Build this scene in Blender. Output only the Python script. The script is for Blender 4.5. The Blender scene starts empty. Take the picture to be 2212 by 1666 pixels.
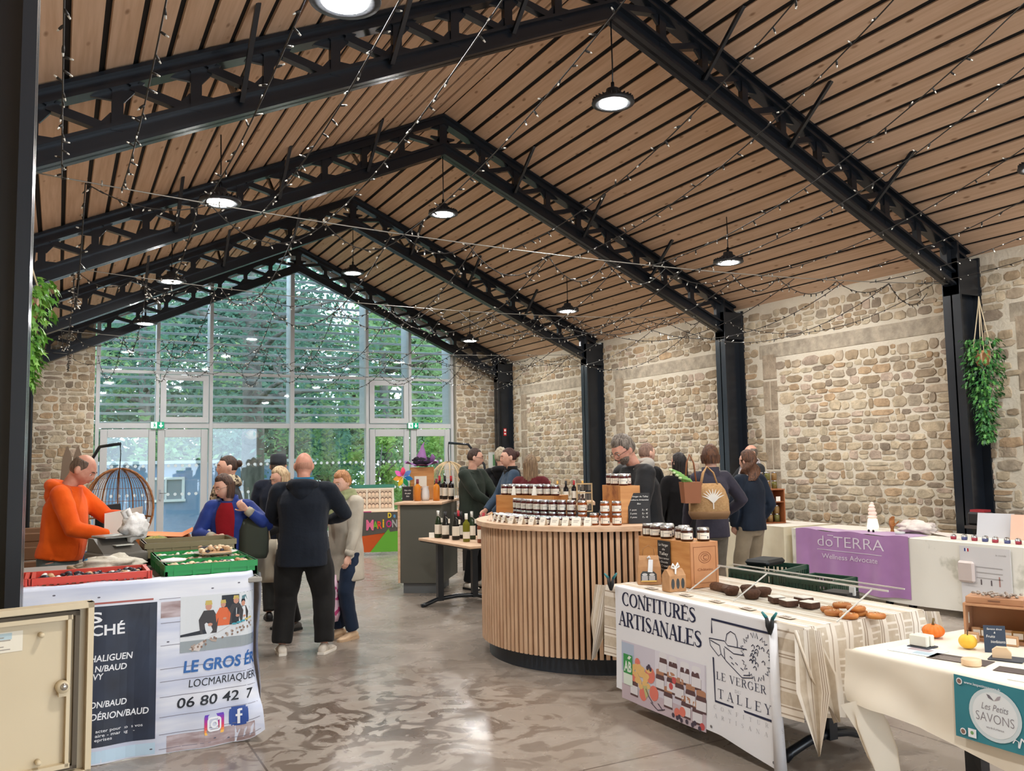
import bpy, math, random
from math import sin, cos, pi, sqrt, radians as RAD
from mathutils import Vector as V, Matrix, noise as MN
S = bpy.context.scene
COL = S.collection

# ------------------------------------------------------------------ camera
CAM = (-4.42025, 0.0, 1.63)
cd = bpy.data.cameras.new('camera')
cd.sensor_width = 36.0
cd.lens = 1853.25 / 2212 * 36.0
cd.clip_start = 0.05
cd.clip_end = 200
cam = bpy.data.objects.new('camera', cd)
COL.objects.link(cam)
_r = V((0.88428132, -0.46662122, -0.01764027))
_u = V((-0.02361035, -0.08240844, 0.99631893))
_f = V((0.46635726, 0.88060972, 0.08388933))
cam.matrix_world = Matrix(((_r.x, _u.x, -_f.x, CAM[0]), (_r.y, _u.y, -_f.y, CAM[1]), (_r.z, _u.z, -_f.z, CAM[2]), (0, 0, 0, 1)))
S.camera = cam

# ------------------------------------------------------------------ sky, exposure
w = bpy.data.worlds.new('overcast_sky')
S.world = w
w.use_nodes = True
nt = w.node_tree
bg = nt.nodes['Background']
tcw = nt.nodes.new('ShaderNodeTexCoord')
nzw = nt.nodes.new('ShaderNodeTexNoise')
nzw.inputs['Scale'].default_value = 3.0
nt.links.new(tcw.outputs['Generated'], nzw.inputs['Vector'])
rpw = nt.nodes.new('ShaderNodeValToRGB')
rpw.color_ramp.elements[0].position = 0.35
rpw.color_ramp.elements[0].color = (0.66, 0.82, 1.0, 1)
rpw.color_ramp.elements[1].position = 0.7
rpw.color_ramp.elements[1].color = (0.90, 0.96, 1.0, 1)
nt.links.new(nzw.outputs['Fac'], rpw.inputs['Fac'])
nt.links.new(rpw.outputs['Color'], bg.inputs['Color'])
bg.inputs['Strength'].default_value = 3.7
S.view_settings.view_transform = 'Standard'
S.view_settings.look = 'None'
S.view_settings.gamma = 1.0
S.view_settings.exposure = 0.30
S.view_settings.use_curve_mapping = False
S.cycles.max_bounces = 7
S.cycles.diffuse_bounces = 4
S.cycles.glossy_bounces = 3
S.cycles.transmission_bounces = 4
S.cycles.transparent_max_bounces = 12
S.cycles.caustics_reflective = False
S.cycles.caustics_refractive = False
S.cycles.sample_clamp_indirect = 6.0
LAMP_POWER = 420.0

# ------------------------------------------------------------------ mesh helpers
class MB:
    def __init__(s):
        s.v = []; s.f = []; s.m = []; s.s = []; s.c = None
    def add(s, vs, fs, mi=0, sm=False, col=None):
        o = len(s.v)
        s.v.extend([tuple(p) for p in vs])
        for f in fs:
            s.f.append(tuple(i + o for i in f)); s.m.append(mi); s.s.append(sm)
        if s.c is not None or col is not None:
            if s.c is None: s.c = [(1, 1, 1, 1)] * o
            s.c.extend([col or (1, 1, 1, 1)] * len(vs))
        return s
    def box(s, c, d, mi=0, rz=0.0, b=0.0, M=None):
        hx, hy, hz = d[0] / 2, d[1] / 2, d[2] / 2
        if b > 0:
            b = min(b, hx * .9, hy * .9, hz * .9)
            vs = []; idx = {}
            for sx in (-1, 1):
                for sy in (-1, 1):
                    for sz in (-1, 1):
                        for k in range(3):
                            p = [sx * (hx - b), sy * (hy - b), sz * (hz - b)]
                            p[k] = (sx * hx, sy * hy, sz * hz)[k]
                            idx[(sx, sy, sz, k)] = len(vs); vs.append(p)
            I = lambda *a: idx[a]
            fs = []
            for k in range(3):
                a, bb = [(1, 2), (2, 0), (0, 1)][k]
                for sg in (-1, 1):
                    q = []
                    for (i, j) in ((-1, -1), (1, -1), (1, 1), (-1, 1)):
                        t = [0, 0, 0]; t[k] = sg; t[a] = i; t[bb] = j
                        q.append(I(t[0], t[1], t[2], k))
                    fs.append(q if sg > 0 else q[::-1])
                for i in (-1, 1):
                    for j in (-1, 1):
                        t0 = [0, 0, 0]; t0[a] = i; t0[bb] = j; t1 = list(t0)
                        t0[k] = -1; t1[k] = 1
                        q = [I(*t0, a), I(*t1, a), I(*t1, bb), I(*t0, bb)]
                        fs.append(q if i * j < 0 else q[::-1])
            for sx in (-1, 1):
                for sy in (-1, 1):
                    for sz in (-1, 1):
                        q = [I(sx, sy, sz, 0), I(sx, sy, sz, 1), I(sx, sy, sz, 2)]
                        fs.append(q if sx * sy * sz > 0 else q[::-1])
        else:
            vs = [(x, y, z) for x in (-hx, hx) for y in (-hy, hy) for z in (-hz, hz)]
            fs = [(0, 1, 3, 2), (4, 6, 7, 5), (0, 4, 5, 1), (2, 3, 7, 6), (0, 2, 6, 4), (1, 5, 7, 3)]
        cz, sz_ = cos(rz), sin(rz)
        out = []
        for p in vs:
            q = V((p[0] * cz - p[1] * sz_ + c[0], p[0] * sz_ + p[1] * cz + c[1], p[2] + c[2]))
            out.append(M @ q if M else q)
        return s.add(out, fs, mi)
    def loft(s, rings, mi=0, sm=True, caps=True, closed=True):
        n = len(rings[0]); vs = [p for r in rings for p in r]; fs = []
        for i in range(len(rings) - 1):
            for j in range(n if closed else n - 1):
                k = (j + 1) % n
                fs.append((i * n + j, i * n + k, (i + 1) * n + k, (i + 1) * n + j))
        if caps and closed:
            fs.append(tuple(range(n))[::-1]); fs.append(tuple(range((len(rings) - 1) * n, len(rings) * n)))
        return s.add(vs, fs, mi, sm)
    def tube(s, pts, r, n=8, mi=0, sm=True, caps=True, flat=1.0):
        pts = [V(p) for p in pts]
        rs = r if isinstance(r, (list, tuple)) else [r] * len(pts)
        rings = []; nrm = None
        for i, p in enumerate(pts):
            t = (pts[min(i + 1, len(pts) - 1)] - pts[max(i - 1, 0)])
            if t.length < 1e-9: t = V((0, 0, 1))
            t.normalize()
            if nrm is None:
                nrm = t.cross(V((0, 0, 1)))
                if nrm.length < 1e-3: nrm = V((1, 0, 0))
            nrm = nrm - t * nrm.dot(t); nrm.normalize()
            b = t.cross(nrm)
            rings.append([p + (nrm * cos(2 * pi * k / n) + b * sin(2 * pi * k / n) * flat) * rs[i] for k in range(n)])
        return s.loft(rings, mi, sm, caps)
    def bar(s, p0, p1, wd, th, mi=0, up=(0, 0, 1)):
        p0, p1 = V(p0), V(p1); t = (p1 - p0).normalized(); a = t.cross(V(up))
        if a.length < 1e-4: a = V((1, 0, 0))
        a.normalize(); b = a.cross(t)
        r = lambda p: [p + a * wd / 2 * i + b * th / 2 * j for i, j in ((-1, -1), (1, -1), (1, 1), (-1, 1))]
        return s.loft([r(p0), r(p1)], mi, False)
    def lathe(s, prof, c=(0, 0, 0), n=16, mi=0, sm=True, sx=1.0, sy=1.0, caps=True):
        rings = [[(c[0] + r * cos(2 * pi * k / n) * sx, c[1] + r * sin(2 * pi * k / n) * sy, c[2] + z) for k in range(n)] for r, z in prof]
        return s.loft(rings, mi, sm, caps)
    def sph(s, c, r, nu=12, nv=8, mi=0, M=None):
        if not isinstance(r, (tuple, list)): r = (r, r, r)
        vs = []
        for i in range(1, nv):
            a = pi * i / nv
            for j in range(nu):
                q = 2 * pi * j / nu
                vs.append((r[0] * sin(a) * cos(q), r[1] * sin(a) * sin(q), -r[2] * cos(a)))
        vs += [(0, 0, -r[2]), (0, 0, r[2])]
        fs = []
        for i in range(nv - 2):
            for j in range(nu):
                k = (j + 1) % nu
                fs.append((i * nu + j, i * nu + k, (i + 1) * nu + k, (i + 1) * nu + j))
        b, t = len(vs) - 2, len(vs) - 1
        for j in range(nu):
            k = (j + 1) % nu
            fs.append((b, k, j)); fs.append(((nv - 2) * nu + j, (nv - 2) * nu + k, t))
        o = [(M @ V(p) if M else V(p)) + V(c) for p in vs]
        return s.add(o, fs, mi, True)
    def grid(s, fn, nu, nv, mi=0, sm=True):
        vs = [fn(i / nu, j / nv) for j in range(nv + 1) for i in range(nu + 1)]
        fs = [(j * (nu + 1) + i, j * (nu + 1) + i + 1, (j + 1) * (nu + 1) + i + 1, (j + 1) * (nu + 1) + i) for j in range(nv) for i in range(nu)]
        return s.add(vs, fs, mi, sm)
    def prism(s, poly, d0, d1, fr, mi=0):
        # poly in (a,b), extruded d0..d1; fr(a,b,d) -> point
        n = len(poly)
        vs = [fr(a, b, d0) for a, b in poly] + [fr(a, b, d1) for a, b in poly]
        fs = [tuple(range(n))[::-1], tuple(range(n, 2 * n))] + [(i, (i + 1) % n, (i + 1) % n + n, i + n) for i in range(n)]
        return s.add(vs, fs, mi)
    def mesh(s, name, mats):
        me = bpy.data.meshes.new(name)
        me.from_pydata(s.v, [], s.f)
        for m in (mats if isinstance(mats, (list, tuple)) else [mats]): me.materials.append(m)
        me.polygons.foreach_set('material_index', s.m)
        me.polygons.foreach_set('use_smooth', s.s)
        if s.c is not None:
            a = me.color_attributes.new('Col', 'FLOAT_COLOR', 'POINT')
            a.data.foreach_set('color', [x for c in s.c for x in c])
        me.update()
        return me
    def build(s, name, mats, parent=None, loc=None, rz=0.0):
        return link(name, s.mesh(name, mats), parent, loc, rz)

def link(name, me, parent=None, loc=None, rz=0.0):
    o = bpy.data.objects.new(name, me); COL.objects.link(o)
    if parent: o.parent = parent
    if loc: o.location = loc
    if rz: o.rotation_euler = (0, 0, rz)
    return o

def tag(o, label=None, cat=None, group=None, kind=None):
    if label: o['label'] = label
    if cat: o['category'] = cat
    if group: o['group'] = group
    if kind: o['kind'] = kind
    return o

def thing(name, loc, rz=0.0, label=None, cat=None, group=None, kind=None):
    o = bpy.data.objects.new(name, None); COL.objects.link(o)
    o.empty_display_size = 0.1
    o.location = loc; o.rotation_euler = (0, 0, rz)
    return tag(o, label, cat, group, kind)

def dup(root, loc, rz=0.0, label=None, group=None):
    kids = lambda o: [c for c in o.children]
    def cp(o, parent):
        c = o.copy(); COL.objects.link(c)
        if parent: c.parent = parent
        for k in kids(o): cp(k, c)
        return c
    r = cp(root, None)
    r.location = loc; r.rotation_euler = (0, 0, rz)
    if label: r['label'] = label
    if group: r['group'] = group
    return r

_remesh_tmp = []
def remesh(mb, voxel, smooth=3, decim=None):
    """voxel-joined, smoothed copy of mb as a fresh mesh"""
    me = mb.mesh('tmp', [])
    o = bpy.data.objects.new('tmp', me); COL.objects.link(o)
    m = o.modifiers.new('r', 'REMESH'); m.mode = 'VOXEL'; m.voxel_size = voxel; m.use_smooth_shade = True
    if smooth:
        k = o.modifiers.new('s', 'SMOOTH'); k.iterations = smooth; k.factor = 0.5
    if decim:
        d = o.modifiers.new('d', 'DECIMATE'); d.ratio = decim
    dg = bpy.context.evaluated_depsgraph_get(); dg.update()
    out = bpy.data.meshes.new_from_object(o.evaluated_get(dg))
    bpy.data.objects.remove(o); bpy.data.meshes.remove(me)
    return out

# ------------------------------------------------------------------ materials
def lin(c):
    c = [x / 255.0 for x in c]
    return tuple((x / 12.92 if x <= 0.04045 else ((x + 0.055) / 1.055) ** 2.4) for x in c) + (1.0,)
_mats = {}
def M(name, c, rough=0.6, metal=0.0, c2=None, scale=8.0, bump=0.0, bscale=None, stretch=(1, 1, 1), coord='Object', emit=0.0, trans=0.0, alpha=1.0, spec=0.5, detail=3.0, lo=0.35, hi=0.65, sheen=0.0, ior=1.45, sss=0.0, col=False):
    if name in _mats: return _mats[name]
    m = bpy.data.materials.new(name); _mats[name] = m
    m.use_nodes = True
    N, L = m.node_tree.nodes, m.node_tree.links
    b = N['Principled BSDF']
    b.inputs['Base Color'].default_value = lin(c)
    b.inputs['Roughness'].default_value = rough
    b.inputs['Metallic'].default_value = metal
    b.inputs['Specular IOR Level'].default_value = spec
    b.inputs['IOR'].default_value = ior
    if trans: b.inputs['Transmission Weight'].default_value = trans
    if alpha < 1: b.inputs['Alpha'].default_value = alpha
    if sheen: b.inputs['Sheen Weight'].default_value = sheen
    if sss:
        b.inputs['Subsurface Weight'].default_value = sss; b.inputs['Subsurface Radius'].default_value = (0.012, 0.005, 0.003)
    if emit:
        b.inputs['Emission Color'].default_value = lin(c); b.inputs['Emission Strength'].default_value = emit
    if c2 or bump or col:
        tc = N.new('ShaderNodeTexCoord'); mp = N.new('ShaderNodeMapping')
        mp.inputs['Scale'].default_value = stretch
        L.new(tc.outputs[coord] if coord != 'World' else N.new('ShaderNodeNewGeometry').outputs['Position'], mp.inputs['Vector'])
    if c2:
        n = N.new('ShaderNodeTexNoise'); n.inputs['Scale'].default_value = scale; n.inputs['Detail'].default_value = detail
        L.new(mp.outputs['Vector'], n.inputs['Vector'])
        r = N.new('ShaderNodeValToRGB')
        r.color_ramp.elements[0].position = lo; r.color_ramp.elements[0].color = lin(c)
        r.color_ramp.elements[1].position = hi; r.color_ramp.elements[1].color = lin(c2)
        L.new(n.outputs['Fac'], r.inputs['Fac']); L.new(r.outputs['Color'], b.inputs['Base Color'])
    if bump:
        n2 = N.new('ShaderNodeTexNoise'); n2.inputs['Scale'].default_value = bscale or scale; n2.inputs['Detail'].default_value = 4
        L.new(mp.outputs['Vector'], n2.inputs['Vector'])
        bp = N.new('ShaderNodeBump'); bp.inputs['Strength'].default_value = bump; bp.inputs['Distance'].default_value = 0.02
        L.new(n2.outputs['Fac'], bp.inputs['Height']); L.new(bp.outputs['Normal'], b.inputs['Normal'])
    return m

def stone_mat(name, base=(1, 1, 1)):
    m = bpy.data.materials.new(name); m.use_nodes = True
    N, L = m.node_tree.nodes, m.node_tree.links; b = N['Principled BSDF']
    at = N.new('ShaderNodeAttribute'); at.attribute_name = 'Col'
    g = N.new('ShaderNodeNewGeometry')
    n = N.new('ShaderNodeTexNoise'); n.inputs['Scale'].default_value = 9; n.inputs['Detail'].default_value = 6
    L.new(g.outputs['Position'], n.inputs['Vector'])
    mr = N.new('ShaderNodeMapRange'); mr.inputs['From Min'].default_value = .3; mr.inputs['From Max'].default_value = .7
    mr.inputs['To Min'].default_value = .72; mr.inputs['To Max'].default_value = 1.2
    L.new(n.outputs['Fac'], mr.inputs['Value'])
    mx = N.new('ShaderNodeVectorMath'); mx.operation = 'SCALE'
    L.new(at.outputs['Color'], mx.inputs[0]); L.new(mr.outputs['Result'], mx.inputs['Scale'])
    L.new(mx.outputs['Vector'], b.inputs['Base Color'])
    b.inputs['Roughness'].default_value = .9; b.inputs['Specular IOR Level'].default_value = .2
    n2 = N.new('ShaderNodeTexNoise'); n2.inputs['Scale'].default_value = 28; n2.inputs['Detail'].default_value = 6
    L.new(g.outputs['Position'], n2.inputs['Vector'])
    bp = N.new('ShaderNodeBump'); bp.inputs['Strength'].default_value = .6; bp.inputs['Distance'].default_value = .02
    L.new(n2.outputs['Fac'], bp.inputs['Height']); L.new(bp.outputs['Normal'], b.inputs['Normal'])
    return m

def plank_mat(name, c, c2, knot):
    """pale boards running along world Y: grain, per-board tone and small knots"""
    m = bpy.data.materials.new(name); m.use_nodes = True
    N, L = m.node_tree.nodes, m.node_tree.links; b = N['Principled BSDF']
    g = N.new('ShaderNodeNewGeometry')
    mp = N.new('ShaderNodeMapping'); mp.inputs['Scale'].default_value = (14, 0.7, 14)
    L.new(g.outputs['Position'], mp.inputs['Vector'])
    n = N.new('ShaderNodeTexNoise'); n.inputs['Scale'].default_value = 2.2; n.inputs['Detail'].default_value = 5
    L.new(mp.outputs['Vector'], n.inputs['Vector'])
    r = N.new('ShaderNodeValToRGB')
    r.color_ramp.elements[0].position = .3; r.color_ramp.elements[0].color = lin(c2)
    r.color_ramp.elements[1].position = .68; r.color_ramp.elements[1].color = lin(c)
    L.new(n.outputs['Fac'], r.inputs['Fac'])
    mp2 = N.new('ShaderNodeMapping'); mp2.inputs['Scale'].default_value = (8, 3.2, 8)
    L.new(g.outputs['Position'], mp2.inputs['Vector'])
    vo = N.new('ShaderNodeTexVoronoi'); vo.inputs['Scale'].default_value = 1.0
    L.new(mp2.outputs['Vector'], vo.inputs['Vector'])
    r2 = N.new('ShaderNodeValToRGB')
    r2.color_ramp.elements[0].position = .07; r2.color_ramp.elements[0].color = (.75, .75, .75, 1)
    r2.color_ramp.elements[1].position = .16; r2.color_ramp.elements[1].color = (0, 0, 0, 1)
    L.new(vo.outputs['Distance'], r2.inputs['Fac'])
    mx = N.new('ShaderNodeMix'); mx.data_type = 'RGBA'
    L.new(r2.outputs['Color'], mx.inputs['Factor']); L.new(r.outputs['Color'], mx.inputs['A']); mx.inputs['B'].default_value = lin(knot)
    L.new(mx.outputs['Result'], b.inputs['Base Color'])
    b.inputs['Roughness'].default_value = .75; b.inputs['Specular IOR Level'].default_value = .12
    return m

def floor_mat():
    m = bpy.data.materials.new('polished_concrete'); m.use_nodes = True
    N, L = m.node_tree.nodes, m.node_tree.links; b = N['Principled BSDF']
    g = N.new('ShaderNodeNewGeometry')
    def noise(sc, det, dist=0.0):
        n = N.new('ShaderNodeTexNoise'); n.inputs['Scale'].default_value = sc; n.inputs['Detail'].default_value = det; n.inputs['Distortion'].default_value = dist
        L.new(g.outputs['Position'], n.inputs['Vector']); return n
    def ramp(src, p0, c0, p1, c1):
        r = N.new('ShaderNodeValToRGB'); r.color_ramp.elements[0].position = p0; r.color_ramp.elements[0].color = c0
        r.color_ramp.elements[1].position = p1; r.color_ramp.elements[1].color = c1; L.new(src, r.inputs['Fac']); return r
    def mix(f, a, bb, kind='MIX'):
        x = N.new('ShaderNodeMix'); x.data_type = 'RGBA'; x.blend_type = kind
        if isinstance(f, float): x.inputs['Factor'].default_value = f
        else: L.new(f, x.inputs['Factor'])
        L.new(a, x.inputs['A']); L.new(bb, x.inputs['B']) if not isinstance(bb, tuple) else setattr(x.inputs['B'], 'default_value', bb)
        return x.outputs['Result']
    base = ramp(noise(.55, 6, .6).outputs['Fac'], .35, lin((134, 123, 112)), .66, lin((160, 150, 140)))
    cl = noise(2.6, 8, 1.2)
    c = mix(ramp(cl.outputs['Fac'], .5, (0, 0, 0, 1), .72, (.5, .5, .5, 1)).outputs['Color'], base.outputs['Color'], lin((116, 98, 82)))
    # dark spill stains, strongest in one patch of floor near the fish stall
    st = noise(3.4, 10, 2.2)
    dx = N.new('ShaderNodeVectorMath'); dx.operation = 'DISTANCE'; dx.inputs[1].default_value = (-2.55, 5.3, 0)
    L.new(g.outputs['Position'], dx.inputs[0])
    mk = ramp(dx.outputs['Value'], .0, (1, 1, 1, 1), 1.0, (.0, .0, .0, 1))
    mkr = N.new('ShaderNodeMapRange'); mkr.inputs['From Min'].default_value = .2; mkr.inputs['From Max'].default_value = 1.9; mkr.inputs['To Min'].default_value = 1; mkr.inputs['To Max'].default_value = 0
    L.new(dx.outputs['Value'], mkr.inputs['Value'])
    sm_ = ramp(st.outputs['Fac'], .49, (0, 0, 0, 1), .54, (1, 1, 1, 1))
    mm = N.new('ShaderNodeMath'); mm.operation = 'MULTIPLY'; L.new(mkr.outputs['Result'], mm.inputs[0]); L.new(sm_.outputs['Color'], mm.inputs[1])
    c = mix(mm.outputs['Value'], c, lin((84, 68, 56)))
    # straight saw-cut joints
    sx = N.new('ShaderNodeSeparateXYZ'); L.new(g.outputs['Position'], sx.inputs[0])
    jt = None
    for ax, per in (('X', 3.4), ('Y', 3.93)):
        pp = N.new('ShaderNodeMath'); pp.operation = 'PINGPONG'; pp.inputs[1].default_value = per / 2; L.new(sx.outputs[ax], pp.inputs[0])
        lt = N.new('ShaderNodeMath'); lt.operation = 'LESS_THAN'; lt.inputs[1].default_value = .006; L.new(pp.outputs[0], lt.inputs[0])
        if jt:
            ad = N.new('ShaderNodeMath'); ad.operation = 'MAXIMUM'; L.new(jt, ad.inputs[0]); L.new(lt.outputs[0], ad.inputs[1]); jt = ad.outputs[0]
        else: jt = lt.outputs[0]
    c = mix(jt, c, lin((96, 86, 78)))
    L.new(c, b.inputs['Base Color'])
    rr = N.new('ShaderNodeMapRange'); rr.inputs['To Min'].default_value = .16; rr.inputs['To Max'].default_value = .42
    rr.inputs['From Min'].default_value = .3; rr.inputs['From Max'].default_value = .7
    L.new(cl.outputs['Fac'], rr.inputs['Value']); L.new(rr.outputs['Result'], b.inputs['Roughness'])
    b.inputs['Specular IOR Level'].default_value = .6
    return m

BLACK = M('black_painted_steel', (28, 33, 40), .26, .0, spec=.6)
BLUESTEEL = BLACK
WHITEMET = M('light_grey_frame_paint', (196, 196, 194), .4)
WOOD_C = plank_mat('pale_ceiling_boards', (214, 184, 158), (196, 163, 135), (134, 100, 74))
DARKGAP = M('dark_roof_void', (22, 18, 16), .9)
PLY = M('pale_plywood', (222, 190, 160), .5, c2=(205, 168, 136), scale=3, stretch=(3, 3, 14), bump=.05)
STONE = stone_mat('rubble_stone')
MORTAR = M('lime_mortar', (216, 207, 190), .95, c2=(206, 196, 177), scale=2.5, bump=.5, bscale=30, coord='World', spec=.2)
# ------------------------------------------------------------------ the hall
W, HR, HE = 5.06, 6.20, 3.90
TY = [2.345, 6.272, 10.198, 14.125, 17.95]
YW = 18.48            # glass wall plane
YB = -3.2             # rear wall
def zroof(x): return HR - (HR - HE) * abs(x) / W

mb = MB(); mb.box((0, (YB + YW + .3) / 2, -.1), (2 * W + .6, YW - YB + .3, .2))
tag(mb.build('floor', floor_mat()), 'stained polished concrete floor of the market hall', 'floor', kind='structure')

# boarded ceiling: each slope is boards with dark gaps under a dark deck
for sgn, nm, wd in ((-1, 'ceiling', 'left'), (1, 'ceiling', 'right')):
    mb = MB(); n = 24; sl = V((sgn * W, 0, HE - HR)); u = sl.normalized(); nrm = V((sgn * (HR - HE), 0, W)).normalized(); Ls = sl.length
    P = lambda a, y, h: V((0, y, HR)) + u * a + nrm * h
    y0, y1 = YB - .1, YW + .06
    mb.add([P(-.1, y0, .02), P(Ls + .35, y0, .02), P(Ls + .35, y1, .02), P(-.1, y1, .02)], [(0, 1, 2, 3)], 1)
    mb.add([P(-.1, y0, .16), P(Ls + .35, y0, .16), P(Ls + .35, y1, .16), P(-.1, y1, .16)], [(0, 1, 2, 3)], 1)
    pit = Ls / n
    for k in range(n):
        a0, a1 = k * pit + (.022 if k else .01), (k + 1) * pit - .026
        if k == n - 1: a1 = Ls
        vs = [P(a, y, h) for a in (a0, a1) for y in (y0, y1) for h in (0, .018)]
        mb.add(vs, [(0, 1, 3, 2), (4, 6, 7, 5), (0, 4, 5, 1), (2, 3, 7, 6), (0, 2, 6, 4), (1, 5, 7, 3)], 0)
    tag(mb.build(nm, [WOOD_C, DARKGAP]), 'sloping ceiling of pale knotty boards with dark gaps, %s slope' % wd, 'ceiling', kind='structure')
# rubble masonry: every stone modelled, mortar sheet behind
PAL = [(186, 168, 142), (176, 157, 131), (194, 177, 150), (170, 153, 130), (160, 142, 119), (198, 182, 156), (180, 163, 141), (184, 157, 126), (150, 135, 118), (186, 166, 148), (172, 158, 138), (190, 176, 152), (178, 162, 138), (168, 148, 122)]
def masonry(mb, u0, u1, ztop, mp, rnd, blocks=(), tone=1.0, hmin=.062, hmax=.135):
    """mp(u,z,d): wall frame, d outwards. blocks: (u0,u1,z0,z1,colour) dressed stones kept clear of rubble"""
    def put(pts, col, d=.02):
        c = V((sum(p[0] for p in pts) / len(pts), sum(p[1] for p in pts) / len(pts)))
        n = len(pts); vs = [mp(p[0], p[1], .0) for p in pts]
        for s_, h in ((.95, d * .8), (.75, d)):
            vs += [mp(c[0] + (p[0] - c[0]) * s_, c[1] + (p[1] - c[1]) * s_, h * rnd.uniform(.8, 1.15)) for p in pts]
        fs = [(r * n + i, r * n + (i + 1) % n, (r + 1) * n + (i + 1) % n, (r + 1) * n + i) for r in range(2) for i in range(n)]
        fs.append(tuple(range(2 * n, 3 * n)))
        mb.add(vs, fs, 0, False, col)
    def shade(c, v=.08):
        k = 1 + rnd.uniform(-v, v); l = lin(c); return (l[0] * k * tone, l[1] * k * tone, l[2] * k * tone, 1)
    for b in blocks:
        if len(b) > 5: continue
        put([(b[0], b[2]), (b[1], b[2]), (b[1], b[3]), (b[0], b[3])], shade(b[4], .06), .012)
    z = .02
    while z < ztop((u0 + u1) / 2) + 1.6:
        h = rnd.uniform(hmin, hmax); u = u0 + rnd.uniform(-.1, .05)
        while u < u1:
            wd = rnd.choice((rnd.uniform(.07, .15), rnd.uniform(.13, .27), rnd.uniform(.10, .21), rnd.uniform(.18, .36)))
            ua, ub = max(u, u0), min(u + wd, u1); zc = z + h / 2
            split = rnd.random() < .16 and h > .11
            u += wd + rnd.uniform(.006, .020)
            if ub - ua < .05: continue
            um = (ua + ub) / 2
            if any(um > b[0] - .05 and um < b[1] + .05 and zc > b[2] - .05 and zc < b[3] + .05 for b in blocks): continue
            if zc + h * .4 > ztop(um): continue
            for (za, zb) in (((z, z + h * .46), (z + h * .56, z + h)) if split else ((z, z + h * rnd.uniform(.86, 1.12)),)):
                a, bb = (ub - ua) / 2, (zb - za) / 2; cx, cz = um, (za + zb) / 2 + rnd.uniform(-.012, .012)
                n = 10; pw = rnd.uniform(3.2, 8); ph = rnd.uniform(0, .6); pts = []
                for k in range(n):
                    t = 2 * pi * (k + rnd.uniform(-.25, .25)) / n + ph
                    r_ = (abs(cos(t)) ** pw + abs(sin(t)) ** pw) ** (-1 / pw) * rnd.uniform(.86, 1.07)
                    pts.append((cx + a * r_ * cos(t), cz + bb * r_ * sin(t)))
                put(pts, shade(rnd.choice(PAL)), rnd.uniform(.008, .018))
        z += h + rnd.uniform(.008, .018)

rnd = random.Random(4)
# right-hand wall, with blocked openings: dressed jambs and concrete lintels in each bay
mb = MB(); bl = []
GREY = (168, 152, 132); CONC = (176, 164, 146)
for k in range(4):
    ya, yb = TY[k], TY[k + 1]
    if k == 3: yb = 17.95
    bl.append((ya + .2, yb - .42, 3.06, 3.27, CONC))
    z = .1; q = 0
    while z < 3.0:
        h = .38 if q % 2 == 0 else .44
        if q % 2 == 0: bl.append((yb - .76, yb - .48, z, z + h, GREY))
        else:
            bl.append((yb - .76, yb - .63, z, z + h, GREY)); bl.append((yb - .61, yb - .48, z, z + h, GREY))
        z += h + .03; q += 1
masonry(mb, YB, YW + .02, lambda u: HE - .02, lambda u, z, d: (W - d, u, z), rnd, bl)
mb.box((W + .12, (YB + YW) / 2, HE / 2), (.24, YW - YB + .4, HE + .1), 1)
tag(mb.build('wall_right', [STONE, MORTAR]), 'long stone rubble wall with blocked openings and grey lintels', 'wall', kind='structure')
mb = MB()
masonry(mb, YB, YW, lambda u: HE - .02, lambda u, z, d: (-W + d, u, z), random.Random(9))
mb.box((-W - .12, (YB + YW) / 2, HE / 2), (.24, YW - YB + .4, HE + .1), 1)
tag(mb.build('wall_left', [STONE, MORTAR]), 'long stone rubble wall behind the near black column', 'wall', kind='structure')
# far gable: stone at both sides of the glazing
for sgn, nm in ((-1, 'wall_far_left'), (1, 'wall_far_right')):
    mb = MB(); xa, xb = (-W, -3.82) if sgn < 0 else (3.82, W)
    masonry(mb, xa, xb, lambda u: zroof(u) - .02, lambda u, z, d: (u, YW - .12 - d, z), random.Random(21 + sgn), tone=.96, hmin=.075, hmax=.155)
    zz = lambda x: zroof(x)
    pl = [(xa, 0), (xb, 0), (xb, zz(xb)), (xa, zz(xa))]
    mb.prism(pl, YW - .12, YW + .3, lambda a, b, d: (a, d, b), 1)
    tag(mb.build(nm, [STONE, MORTAR]), 'stone gable wall beside the tall glazing, %s' % ('left end' if sgn < 0 else 'right end'), 'wall', kind='structure')
# rear gable behind the camera, with an unseen open gap added to let sky light in
mb = MB()
pl = [(-W, 0), (-W, HE), (0, HR), (W, HE), (W, 0), (3.6, 0), (3.6, 3.4), (-3.6, 3.4), (-3.6, 0)]
mb.add([(a, YB, b) for a, b in pl], [(0, 1, 7, 8), (1, 2, 7), (2, 6, 7), (2, 3, 6), (3, 4, 5, 6)], 0)
tag(mb.build('wall_rear', MORTAR), 'plain rear gable wall with a wide opening added for sky light', 'wall', kind='structure')

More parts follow.
